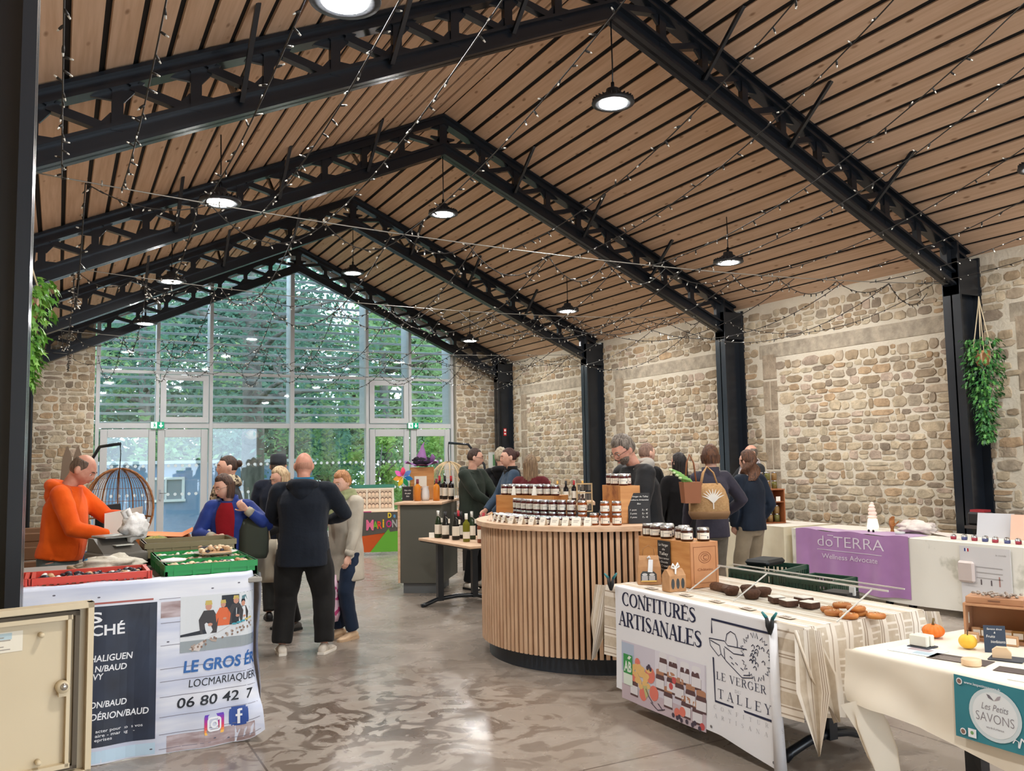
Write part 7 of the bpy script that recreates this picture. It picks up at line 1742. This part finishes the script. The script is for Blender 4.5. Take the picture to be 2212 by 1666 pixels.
p = MB(); disc(p, .026, .716, .013, SG, 0, .004, 16); disc(p, .026, .716, .009, SG, 1, .005, 12); disc(p, .035, .526, .013, SG, 0, .004, 16); disc(p, .035, .526, .009, SG, 1, .005, 12); rectp(p, .056, .090, .512, .545, SG, 0, .004, 2); disc(p, .073, .530, .007, SG, 2, .005, 8); p.build('badges', [WHITEP, M('badge_brown', (140, 110, 100), .5), M('badge_green', (120, 170, 110), .5)], sg)
# pumpkins
def pumpkin(loc, r, h, c, c2, label, ribs, stem_c, sh=.1):
    t = thing('pumpkin', loc, .3, label, 'pumpkin')
    b = MB()
    def f(u, v):
        a, e = u * 2 * pi, (v - .5) * pi; k = 1 - sh * (1 - abs(cos(a * ribs / 2))) ** 2 * cos(e) ** .5 if cos(e) > 0 else 1
        return V((r * cos(e) * cos(a) * k, r * cos(e) * sin(a) * k, h / 2 + h / 2 * sin(e) * (1 - .22 * math.exp(-(cos(e) / .3) ** 2))))
    b.grid(f, 72, 20); b.build('flesh', M('pumpkin_' + label[6:12], c, .5, c2=c2, scale=6), t)
    b = MB(); b.tube([(0, 0, h * .86), (.002, 0, h * 1.1), (.012, 0, h * 1.35)], [r * .16, r * .10, r * .12], 8); b.build('stem', stem_c, t); return t
STG = M('stem_brown', (112, 92, 56), .8)
pumpkin((-.71, 2.76, SZ + .002), .050, .066, (236, 130, 46), (226, 112, 34), 'small orange ribbed pumpkin at the back of the soap table', 10, STG)
p2_ = pumpkin((-.79, 2.53, SZ + .002), .038, .066, (240, 196, 70), (234, 182, 52), 'small yellow round gourd in the middle of the soap table', 10, M('stem_dark', (70, 60, 40), .8), .04)
p2_.children[1].scale = (.6, .6, .92)
# soaps and slates
SLT = M('slate_plate_grey', (66, 70, 78), .6, c2=(54, 58, 66), scale=12); WSO = M('soap_white', (226, 224, 210), .45); PSO = M('soap_peach', (226, 196, 160), .45); BRD = M('dark_card', (76, 64, 60), .6)
def plate(x, y, rz, a, c, lb): b = MB(); b.box((0, 0, .003), (a, c, .006), b=.002); return tag(b.build('slate_plate', SLT, None, (x, y, SZ + .002), rz), lb, 'plate')
plate(-.925, 2.66, .15, .09, .10, 'square slate plate under the white soap block')
b = MB(); b.box((-.016, 0, .024), (.030, .075, .048), b=.004); b.build
for k in range(2):
    b = MB(); b.box((0, 0, .025), (.028, .082, .05), b=.004); tag(b.build('soap_bar', WSO, None, (-.945 + .034 * k, 2.66, SZ + .0085), .15), ['white soap bar on the slate plate, front one of two', 'white soap bar on the slate plate, rear one of two'][k], 'soap')
b = MB(); b.box((0, 0, .0008), (.115, .235, .0016), 0); fnn = lambda a, q, d: V((a, q, .0018))
for k in range(6): rectp(b, -.045 + .012 * k, -.041 + .012 * k, -.02, .10 - .012 * (k % 3), fnn, 1, 0, 1)
tag(b.build('menu_card', [BRD, M('card_fine_print', (170, 160, 152), .7)], None, (-1.005, 2.42, SZ + .002), .25), 'dark brown flat leaflet with fine print under the round soap', 'leaflet')
b = MB(); b.lathe([(.0, 0), (.036, 0), (.038, .003), (.038, .022), (.036, .025), (.0, .025)], n=26); tag(b.build('round_soap', PSO, None, (-1.055, 2.335, SZ + .004)), 'round cream soap lying on the dark leaflet', 'soap')
plate(-.84, 2.32, .4, .10, .13, 'slate plate under the upright half-round soap')
b = MB(); b.prism([(-.036, 0), (.036, 0), (.036, .022), (.018, .044), (-.018, .044), (-.036, .03)], -.014, .014, lambda a, z, d: (a, d, z)); tag(b.build('cut_soap', PSO, None, (-.85, 2.335, SZ + .0085), toCam(-.85, 2.33)), 'upright cut cream soap before the blue-grey chalkboard', 'soap')
slate('chalkboard', .085, .115, (-.76, 2.42, SZ + .002), toCam(-.76, 2.42) + .15, .1, 'upright blue-grey slate sign behind the cut cream soap', [('Savons doux', 0, .84, .07, .7), ('&', 0, .71, .07, None), ('Fruits', -.4, .55, .1, .4), ('bienfaisants', -.2, .36, .1, .66), ('karité', -.05, .14, .09, .4)], None, M('slate_blue_grey', (54, 66, 84), .6))
for k, (x, y, a) in enumerate(((-1.0, 2.19, .3), (-1.09, 2.07, .2))): b = MB(); b.box((0, 0, .001), (.09, .13, .002)); tag(b.build('leaflet', [BRD, CARDM][k], None, (x, y, SZ + .002), a), ['dark leaflet at the right edge of the soap table', 'pale leaflet near the teal sign on the soap table'][k], 'leaflet')
b = MB(); b.box((0, 0, .0008), (.16, .2, .0016), 0); rectp(b, -.06, -.01, -.08, .0, fnn, 1, 0, 1); rectp(b, .0, .05, -.05, .05, fnn, 2, 0, 1); tag(b.build('leaflet', [M('leaflet_pale_blue', (214, 222, 226), .6), M('leaflet_photo_blue', (170, 190, 200), .6), M('leaflet_photo_mauve', (176, 160, 164), .6)], None, (-1.01, 2.62, SZ + .002), .2), 'pale blue leaflet lying at the front of the white soap plate', 'leaflet')
# upturned wooden crate with samples
t = thing('wooden_crate', (-.50, 2.56, SZ + .002), toCam(-.5, 2.56) - .18, 'open wooden crate laid on its side at the right edge with soaps inside', 'crate')
CW = M('crate_rosewood', (190, 144, 108), .55, c2=(172, 124, 90), scale=5)
for nm, c, d in (('floor_panel', (0, 0, .005), (.28, .16, .01)), ('roof_panel', (0, 0, .165), (.28, .16, .01)), ('back_panel', (0, .078, .085), (.28, .008, .15))): b = MB(); b.box(c, d); b.build(nm, CW, t)
for s_ in (-1, 1): b = MB(); b.box((s_ * .135, 0, .085), (.01, .158, .15)); b.box((s_ * .1295, -.02, .095), (.003, .014, .05), 1); b.build('side_panel', [CW, M('slot_light', (236, 226, 206), .6)], t)
ca_, sa_ = cos(t.rotation_euler.z), sin(t.rotation_euler.z); W3 = lambda u, v, z: (-.50 + u * ca_ - v * sa_, 2.56 + u * sa_ + v * ca_, SZ + .002 + z)
b = MB(); b.box((0, 0, .015), (.24, .13, .03), b=.002); b.box((0, -.066, .016), (.05, .002, .006), 1); tag(b.build('sample_tray', [CW, M('tray_stamp', (120, 84, 64), .7)], None, W3(-.01, 0, .1705), t.rotation_euler.z), 'shallow wooden sample tray on top of the open crate', 'tray')
b = MB(); rnd = random.Random(6)
for k in range(44): b.sph((rnd.uniform(-.10, .10), rnd.uniform(-.05, .05), .006 + rnd.uniform(0, .008)), (.008, .008, .006), 7, 5)
tag(b.build('dried_seeds', M('seed_grey_brown', (112, 94, 78), .5, c2=(180, 170, 160), scale=60)), 'grey-brown seed pods filling the sample tray', 'seeds', kind='stuff'); o = bpy.data.objects['dried_seeds']; o.location = W3(-.01, 0, .2005); o.rotation_euler = (0, 0, t.rotation_euler.z)
KS = [M('soap_wrap_kraft', (190, 150, 112), .7), M('soap_wrap_ochre', (150, 112, 60), .7)]
for k, (u, v, z, q) in enumerate(((-.09, -.03, .0105, 0), (-.055, -.03, .0105, 1), (-.02, -.02, .0105, 1), (.03, -.03, .0105, 0), (.075, -.03, .0105, 1), (-.10, -.11, -.0, 0), (.0, -.115, 0, 0), (.06, -.11, 0, 0))):
    b = MB(); b.box((0, 0, .022), (.055, .026, .044), b=.003); b.box((0, -.0135, .022), (.04, .001, .026), 1); tag(b.build('wrapped_soap', [KS[q], CARDM], None, W3(u, v, z), t.rotation_euler.z + (.0 if k % 2 else .12)), 'kraft-wrapped soap inside the open wooden crate' if k < 5 else 'kraft-wrapped soap in front of the open wooden crate', 'soap', 'wrapped soaps inside the crate' if k < 5 else 'wrapped soaps before the crate')
t = thing('drink_dispenser', (-.44, 2.34, SZ + .002), 0, 'tall jar of yellow liquid with a dark lid at the right picture edge', 'dispenser')
b = MB(); b.lathe([(.0, 0), (.062, 0), (.066, .01), (.066, .17), (.055, .19)], n=22); b.build('glass_body', M('yellow_liquid', (204, 168, 52), .12), t); b = MB(); b.lathe([(.057, .19), (.058, .215), (.0, .216)], n=22); b.build('lid', M('lid_dark', (40, 38, 38), .4), t)
b = MB(); b.box((-.02, -.067, .12), (.012, .004, .1)); b.build('level_mark', M('mark_cream', (236, 220, 196), .5), t)
b = MB(); b.prism([(-.012, 0), (.012, 0), (.018, .05), (.006, .09), (.004, .14), (-.004, .14), (-.006, .09), (-.018, .05)], -.002, .002, lambda a, z, d: (a, d, z)); tag(b.build('wooden_tag', M('tag_yellow_wood', (222, 190, 116), .6), None, W3(.12, -.10, .012), t.rotation_euler.z), 'pale wooden tag hanging before the yellow dispenser', 'tag')
# jute bag, basket of leeks
q = P_JU['W'](V((-.02, -.10, 1.0)))
t = thing('jute_bag', (1.14, 6.49, 1.01), RAD(-28), 'large natural jute shopping bag with a white plant print on the shoulder', 'bag')
JT = M('jute_weave', (190, 152, 106), .9, c2=(172, 132, 88), scale=60, bump=.3, bscale=160)
b = MB(); b.loft([[V((w_ * x, d_ * y_ , z)) for x, y_ in ((-1, -.6), (-.5, -1), (.5, -1), (1, -.6), (1, .6), (.5, 1), (-.5, 1), (-1, .6))] for z, w_, d_ in ((.0, .165, .06), (.05, .185, .09), (.18, .18, .10), (.28, .15, .08), (.34, .11, .05))], 0, True); b.build('bag_body', JT, t)
b = MB(); b.tube([(-.08, -.04, .33), (-.05, -.02, .44), (.0, .03, .50), (.05, -.02, .44), (.08, -.04, .33)], .017, 8, flat=.5); b.build('handle', JT, t)
b = MB(); b.loft([[V((w_ * x, d_ * y_, z)) for x, y_ in ((-1, -.6), (-.5, -1), (.5, -1), (1, -.6), (1, .6), (.5, 1), (-.5, 1), (-1, .6))] for z, w_, d_ in ((.004, .168, .064), (.05, .189, .094), (.075, .188, .097))], 0, True); b.build('dark_base', M('jute_dark_base', (140, 106, 74), .9), t)
p = MB(); fn = lambda a, z, d: V((a, -.102 - d + .35 * max(0, abs(a) - .11) + .12 * max(0, z - .2), z))
for k in range(9):
    a = RAD(20 + 18 * k); stroke(p, [(.02, .16), (.02 + .05 * cos(a), .19 + .05 * sin(a)), (.02 + .11 * cos(a), .20 + .09 * sin(a))], [.012, .014, .004], fn, 0, .012)
stroke(p, [(.02, .10), (.02, .19)], .01, fn, 0, .012); p.build('plant_print', M('print_chalk', (226, 220, 210), .8), t)
t = thing('shopping_basket', (.93, 6.50, 1.17), RAD(-20), 'brown leather-look basket with leeks hanging at her left side', 'basket')
b = MB(); b.loft([[V((w_ * x, d_ * y_, z)) for x, y_ in ((-1, -1), (1, -1), (1, 1), (-1, 1))] for z, w_, d_ in ((0, .075, .06), (.2, .09, .07))], 0, False); b.build('basket_body', M('basket_brown', (150, 92, 58), .6), t)
b = MB(); b.tube([(-.05, 0, .19), (-.03, 0, .38), (.0, 0, .46), (.04, 0, .38), (.06, 0, .19)], .008, 6); b.build('handle', M('basket_strap', (140, 86, 54), .6), t)
LK = [M('leek_green', (120, 168, 86), .5), M('leek_pale', (206, 220, 170), .5)]
for k in range(4):
    b = MB(); x0 = .06 - .03 * k; b.tube([(x0, 0, .12), (x0 - .08, -.03, .22 + .02 * k), (x0 - .17, -.05, .24 + .026 * k)], [.016, .018, .014], 8, 0); b.tube([(x0 - .165, -.05, .239 + .026 * k), (x0 - .19, -.052, .243 + .026 * k)], [.014, .012], 8, 1)
    M4 = Matrix.Translation(V(t.location)) @ Matrix.Rotation(RAD(-20), 4, 'Z'); b.v = [tuple(M4 @ V(p)) for p in b.v]; tag(b.build('leek', LK), 'green leek sticking out of the brown shopping basket', 'leek', 'leeks in the basket')
# bags carried by people on the left
def tote(loc, rz, w_, h_, d_, mat, label, hh=.18, extra=None):
    t = thing('tote_bag', loc, rz, label, 'bag'); b = MB(); b.loft([[V((w_ * x * k, d_ * y_ * kk, z)) for x, y_ in ((-1, -.7), (-.4, -1), (.4, -1), (1, -.7), (1, .7), (.4, 1), (-.4, 1), (-1, .7))] for z, k, kk in ((0, .85, .8), (h_ * .15, 1, 1), (h_ * .7, 1, .9), (h_, .92, .5))], 0, True); b.build('bag_body', mat, t)
    b = MB()
    for y_ in (-.4, .4): b.tube([(-w_ * .45, d_ * y_, h_ * .98), (-w_ * .3, d_ * y_ * .5, h_ + hh * .8), (0, 0, h_ + hh), (w_ * .3, d_ * y_ * .5, h_ + hh * .8), (w_ * .45, d_ * y_, h_ * .98)], .007, 6)
    b.build('handles', extra or mat, t); return t
W_ = P_BL['W'](P_BL['wr'][-1])
tote((W_.x + .07, W_.y + .05, .80), RAD(-30), .12, .34, .045, M('dark_olive_fabric', (62, 68, 58), .9), 'dark olive fabric bag hanging from the shoulder of the blue jacket', .06)
tote((-2.76, 8.02, .55), RAD(-28), .14, .38, .05, M('canvas_natural', (196, 186, 166), .9), 'pale canvas tote with a blue mark, left of the bald man', .16)
W_ = P_GR['W'](P_GR['wr'][1])
tote((-2.20, 7.90, .17), RAD(-60), .13, .42, .05, M('pink_patterned_bag', (186, 60, 116), .6, c2=(226, 190, 204), scale=16, detail=1, lo=.45, hi=.5), 'pink patterned shopping bag hanging behind the bald man', .14)
# hanging plants
def fern(loc, label, seed, n, rx, ztop, zbot, big=1.0, tone=0):
    t = thing('hanging_plant', loc, 0, label, 'plant'); r = random.Random(seed)
    b = MB()
    for k in range(4):
        a = k * pi / 2 + .4; b.tube([(.0, 0, .0), (.01 * cos(a), .01 * sin(a), -.10), (.085 * cos(a), .085 * sin(a), ztop - .05), (.07 * cos(a), .07 * sin(a), ztop - .22), (0, 0, ztop - .30), (.0, 0, ztop - .42)], .006, 6)
    b.build('macrame_hanger', M('macrame_cord', (206, 190, 160), .9), t)
    b = MB(); b.lathe([(.0, ztop - .26), (.06, ztop - .26), (.085, ztop - .10), (.08, ztop - .10), (.0, ztop - .12)], n=18); b.build('pot', M('pot_terracotta', (190, 134, 92), .7), t)
    b = MB()
    for k in range(n):
        q = r.random(); z = ztop + .05 - (ztop + .05 - zbot) * q; R0 = rx * (1.0 if q < .45 else max(.35, 1.25 - q)) * sqrt(r.random()) * (1.1 if .05 < q else .7); a = r.uniform(0, 2 * pi)
        if q < .5: R0 = rx * (.45 + .6 * r.random())
        c = V((R0 * cos(a), R0 * sin(a), z)); s_ = r.uniform(.035, .062) * big; Rm = Matrix.Rotation(a, 3, 'Z') @ Matrix.Rotation(r.uniform(.3, 1.5), 3, 'Y') @ Matrix.Rotation(r.uniform(-.6, .6), 3, 'X')
        lf = [(0, 0, 0), (.35, .30, .05), (.5, .16, .06), (.9, .34, 0), (.8, .1, .03), (1.25, 0, -.12), (.8, -.1, .03), (.9, -.34, 0), (.5, -.16, .06), (.35, -.30, .05)]
        b.add([c + Rm @ (V(p) * s_) for p in lf], [(0, 1, 2, 8, 9), (2, 3, 4, 6, 7, 8), (4, 5, 6)], r.choice((0, 0, 1, 2)), False)
    b.build('foliage', [M('leaf_green_%d' % tone, ((58, 116, 56), (112, 168, 66))[tone], .5), M('leaf_dark_%d' % tone, ((36, 84, 44), (86, 144, 54))[tone], .5), M('leaf_bright_%d' % tone, ((92, 152, 70), (142, 192, 84))[tone], .5)], t)
    return t
fern((4.72, 5.98, 3.35), 'bushy green plant hanging in a macrame holder at the nearest right column', 3, 1150, .20, -.52, -1.62)
fern((-4.64, 6.95, 3.20), 'bright green hanging plant peeping out behind the big left column', 5, 420, .17, -.28, -.98, 1.6, 1)
# ------------------------------------------------------------------ fairy lights on cross wires
WIREM = M('steel_wire', (150, 146, 138), .4, .6); CABM = M('light_string_cable', (34, 30, 26), .6); TIP = M('led_tip', (206, 202, 192), .2, spec=.8)
WY = [2.345, 6.272, 10.198, 14.125, 17.90]
def wz(k, x):
    if k == 0: return 3.60 + .75 * min(1, max(0, (x + 4.4) / 3.5))
    e = (3.6, 3.54, 3.76, 3.62, 3.72)[k]; s = (0, .17, .19, .14, .10)[k]
    return e - s * (1 - (x / 4.6) ** 2)
WLB = ['thin wire strung across the hall behind the viewer', 'thin pale wire strung across the hall at the nearest frame', 'thin pale wire strung across the hall at the second frame', 'thin pale wire strung across the hall at the third frame', 'thin pale wire strung across the hall at the farthest frame']
for k in range(5):
    b = MB(); xa, xb = (-4.84 if k else -4.5), 4.65
    b.tube([(xa + (xb - xa) * i / 20, WY[k], wz(k, xa + (xb - xa) * i / 20)) for i in range(21)], .005, 5)
    for i in range(12): x = -4.2 + .76 * i; b.tube([(x, WY[k], wz(k, x) - .012), (x, WY[k], wz(k, x) + .03)], .006, 5)
    tag(b.build('hanging_wire', WIREM), WLB[k], 'wire')
BULB = MB(); BULB.tube([(0, 0, 0), (0, 0, .012), (0, 0, .03)], [.0045, .0065, .006], 6, 0); BULB.tube([(0, 0, .03), (0, 0, .045)], [.0052, .0035], 6, 1)
BME = BULB.mesh('led_bulb', [CABM, TIP])
def strand(pts, label, group, indiv, seed, step=.15):
    r = random.Random(seed); P = [V(p) for p in pts]
    b = MB(); b.tube(P, .0042, 5)
    o = tag(b.build('string_light', CABM), label, 'string light', group)
    acc, nxt = 0.0, step * .5; lb = MB()
    for i in range(len(P) - 1):
        d = P[i + 1] - P[i]; L_ = d.length
        while nxt < acc + L_:
            p = P[i] + d * ((nxt - acc) / L_); nxt += step * r.uniform(.7, 1.3)
            q = V((r.uniform(-1, 1), r.uniform(-.5, .5), r.uniform(-1, .35))).normalized()
            if indiv and p.y > 3.0:
                c = link('led_bulb', BME, o, p); c.rotation_mode = 'QUATERNION'; c.rotation_quaternion = q.to_track_quat('Z', 'Y')
            elif not indiv:
                lb.tube([p, p + q * .03], .006, 4, 0, False); lb.tube([p + q * .03, p + q * .048], [.0062, .004], 4, 1, False)
        acc += L_
    if not indiv: lb.build('led_bulbs', [CABM, TIP], o)['kind'] = 'stuff'
    return o
def cat(a, c, sag, n=18): return [V(a).lerp(V(c), i / n) - V((0, 0, 4 * sag * (i / n) * (1 - i / n))) for i in range(n + 1)]
BAYN = ['in the bay nearest the viewer', 'between the first two frames', 'between the middle frames', 'before the glass gable']
XS0 = [-4.44, -4.08, -3.55, -3.15, -2.68, -2.05, -1.10, -.50, .35, .85, 1.7, 2.5, 3.3, 4.1]
for bay in range(4):
    xs = XS0 if bay == 0 else [-4.3 + .72 * k for k in range(13)]
    for k, x in enumerate(xs):
        r = random.Random(bay * 40 + k); x2 = x + (0 if bay == 0 else r.uniform(-.25, .25))
        sag = .16 + (.12 if x > -1.5 else 0) if bay == 0 else r.uniform(.38, .62)
        strand(cat((x, WY[bay], wz(bay, x) - .01), (x2, WY[bay + 1], wz(bay + 1, x2) - .01), sag), ('thick cabled string of tiny clear lights running lengthwise ' if bay == 0 else 'drooping string of tiny clear lights ') + BAYN[bay], 'fairy lights ' + BAYN[bay], bay == 0, bay * 100 + k)
for k in range(1, 5):
    pts = []; r = random.Random(77 + k); x = -4.3
    while x < 4.2:
        x2 = min(4.3, x + r.uniform(.55, .85)); pts += cat((x, WY[k] - .02, wz(k, x) - .015), (x2, WY[k] - .02, wz(k, x2) - .015), r.uniform(.08, .26), 8)[:-1]; x = x2
    strand(pts, ['', 'scalloped string of lights draped along the nearest cross wire', 'scalloped string of lights draped along the second cross wire', 'scalloped string of lights draped along the third cross wire', 'scalloped string of lights draped along the farthest cross wire'][k], 'scalloped fairy lights', False, 900 + k, .085)

# ------------------------------------------------------------------ outside the glass gable
b = MB(); b.grid(lambda u, v: V((-40 + 80 * u, YW + .32 + 55 * v, -.02 - .7 * min(1, v * 8) + .3 * sin(u * 9) * v)), 20, 16)
tag(b.build('lawn', M('lawn_green', (84, 112, 62), .9, c2=(110, 128, 70), scale=1.2, coord='World')), 'green lawn outside the glass gable', 'ground', kind='structure')
t = thing('garden_house', (-1.2, 27.5, -.7), .06, 'low blue-grey outbuilding with a white window outside the left doors', 'building')
b = MB(); b.box((0, 0, 1.17), (7.2, 3.0, 2.34)); b.build('wall', M('blue_grey_render', (142, 166, 198), .8, c2=(128, 154, 188), scale=1.5), t)
b = MB(); b.box((0, 0, 2.37), (7.5, 3.3, .09)); b.build('roof_edge', M('roof_white_edge', (206, 216, 226), .6), t)
b = MB()
for c, d in (((-.62, -1.52, 1.92), (1.0, .08, .07)), ((-.62, -1.52, 1.30), (1.06, .12, .07)), ((-1.09, -1.52, 1.61), (.07, .08, .62)), ((-.15, -1.52, 1.61), (.07, .08, .62)), ((-.62, -1.52, 1.61), (.05, .08, .62))): b.box(c, d)
f = b.build('window_frame', M('window_white', (232, 236, 240), .5), t)
b = MB(); b.box((-.62, -1.505, 1.61), (.9, .02, .6)); b.build('window_pane', M('pane_grey', (150, 160, 168), .1), f)
def leafmat(n, c, c2):
    m = M('leaves_' + n, c, .6, c2=c2, scale=1.3, coord='World', spec=.3); N, L = m.node_tree.nodes, m.node_tree.links; bs = N['Principled BSDF']
    tl = N.new('ShaderNodeBsdfTranslucent'); mxs = N.new('ShaderNodeMixShader'); mxs.inputs[0].default_value = .4
    src = bs.inputs['Base Color'].links[0].from_socket; L.new(src, tl.inputs['Color']); L.new(bs.outputs[0], mxs.inputs[1]); L.new(tl.outputs[0], mxs.inputs[2]); L.new(mxs.outputs[0], N['Material Output'].inputs[0]); return m
LFD = leafmat('dark_conifer', (74, 110, 96), (110, 148, 126)); LFM = leafmat('mid_green', (100, 140, 96), (142, 172, 118)); LFB = leafmat('bright_shrub', (120, 160, 84), (160, 190, 104))
BARK = M('grey_bark', (120, 117, 112), .9, c2=(86, 84, 80), scale=6, stretch=(1, 1, .4), bump=.6, bscale=12)
def tree(x, y, h_, r_, zc, lm, n, seed, label, trunk=.16, s0=.10, s1=.2, shape=1.0, zb=-.7):
    r = random.Random(seed); t = thing('shrub' if h_ < 4 else 'tree', (x, y, zb), 0, label, 'shrub' if h_ < 4 else 'tree', 'greenery outside the glass gable')
    b = MB(); b.tube([(0, 0, 0), (.05, .02, h_ * .3), (-.08, .05, h_ * .62), (.03, 0, h_ * .95)], [trunk, trunk * .86, trunk * .55, trunk * .15], 12)
    for k in range(int(7 * min(1, h_ / 6))):
        a, z = r.uniform(0, 6.28), h_ * r.uniform(.35, .8); b.tube([(0, 0, z), (r_ * .45 * cos(a), r_ * .45 * sin(a), z + .4), (r_ * .8 * cos(a), r_ * .8 * sin(a), z + .5)], [trunk * .35, trunk * .2, .015], 7)
    b.build('trunk', BARK, t)
    b = MB(); cl = [(r.uniform(0, 6.28), r.random() ** .6, r.uniform(-1, 1)) for _ in range(max(10, n // 130))]
    for k in range(n):
        a0, q0, z0 = cl[k % len(cl)]; R0 = r_ * q0 * sqrt(max(.05, 1 - z0 * z0 * .8)) * (1 - .45 * shape * (z0 * .5 + .5))
        c = V((R0 * cos(a0), R0 * sin(a0), zc + z0 * (h_ - zc))) + V((r.gauss(0, .32), r.gauss(0, .32), r.gauss(0, .26))) * (r_ / 2.6)
        s = r.uniform(s0, s1); u = V((r.gauss(0, 1), r.gauss(0, 1), r.gauss(0, .6))).normalized(); w_ = u.cross(V((r.gauss(0, 1), r.gauss(0, 1), r.gauss(0, 1)))).normalized()
        b.add([c - u * s * .5, c + w_ * s * .22, c + u * s * .55, c - w_ * s * .22], [(0, 1, 2, 3)])
    b.build('foliage', lm, t)['kind'] = 'stuff'
    return t
tree(.28, 24.2, 11.0, 4.2, 7.1, LFD, 9000, 1, 'big grey-trunked tree in the middle outside the glass gable', .34, .10, .24)
b = MB(); b.tube([(0, -.3, 0), (0, -.62, .02)], [.22, .20], 14, 0); b.tube([(0, -.62, .02), (0, -.63, .02)], [.17, .001], 14, 1); o = b.build('cut_branch', [BARK, M('cut_wood', (170, 150, 126), .8)]); o.parent = bpy.data.objects['tree']; o.location = (-.12, 0, 3.0)
tree(-4.6, 23.5, 8.5, 2.9, 5.8, LFD, 6500, 2, 'dark conifer outside the left glazed doors', .2, .10, .22); tree(4.6, 25.5, 9.0, 3.2, 5.0, LFM, 6500, 3, 'mid green tree outside the right glazed doors', .2, .12, .24)
tree(-1.9, 31, 10.5, 3.8, 5.4, LFM, 4800, 4, 'green tree behind the low outbuilding', .24, .16, .32); tree(3.0, 33, 10.5, 4.2, 5.2, LFD, 5200, 5, 'dark tree behind the white bench outside', .26, .18, .34); tree(9.0, 30, 9.5, 3.6, 4.5, LFM, 3600, 6, 'tree far right outside the glass', .24, .16, .3); tree(-8.2, 29, 10, 3.6, 5, LFD, 3600, 9, 'dark tree far left outside the glass', .24, .16, .3)
for k, (x, y, h_, r_, lm, lb) in enumerate(((3.1, 21.6, 2.9, 1.0, LFB, 'bright green shrub outside the right doors, nearest the mullion'), (5.2, 22.6, 3.3, 1.3, LFB, 'bright green shrub outside the outer right door'), (2.0, 27.0, 3.4, 2.0, LFM, 'wide green shrub beyond the middle panes'), (7.0, 26, 3.6, 2.2, LFM, 'wide green shrub at the far right outside'), (-5.6, 32, 3.8, 2.4, LFM, 'wide shrub left behind the outbuilding'), (1.4, 37, 9.5, 5.5, LFD, 'broad dark tree mass far behind the middle trunk'), (-7.5, 37, 9.0, 5.5, LFM, 'broad green tree mass far behind on the left'), (10.5, 37, 9.0, 5.5, LFM, 'broad green tree mass far behind on the right'), (5.6, 43, 10.0, 5.0, LFD, 'tall dark tree mass far behind the right doors'), (-2.6, 44, 10.0, 5.5, LFD, 'tall dark tree mass far behind the outbuilding'))):
    tree(x, y, h_, r_, h_ * (.5 if h_ < 5 else .42), lm, 2600 if r_ < 3 else 7500, 20 + k, lb, .06, .09 if r_ < 3 else .32, .18 if r_ < 3 else .75, .3)
t = thing('garden_bench', (4.25, 23.6, -.7), .1, 'white slatted bench and stand outside the right glazed doors', 'bench')
WB_ = M('bench_white', (232, 236, 240), .6)
b = MB(); [b.box((0, -.2 + .1 * k, .92), (1.5, .08, .03)) for k in range(5)]; b.build('seat', WB_, t)
b = MB(); [b.box((0, .26, 1.05 + .14 * k), (1.5, .03, .09)) for k in range(4)]; b.build('backrest', WB_, t)
for sx in (-.7, .7):
    for sy in (-.2, .25): b = MB(); b.box((sx, sy, .46 if sy < 0 else .78), (.06, .06, .9 if sy < 0 else 1.55)); b.build('leg', WB_, t)
bpy.data.objects.remove(bpy.data.objects['cut_branch']) if False else None
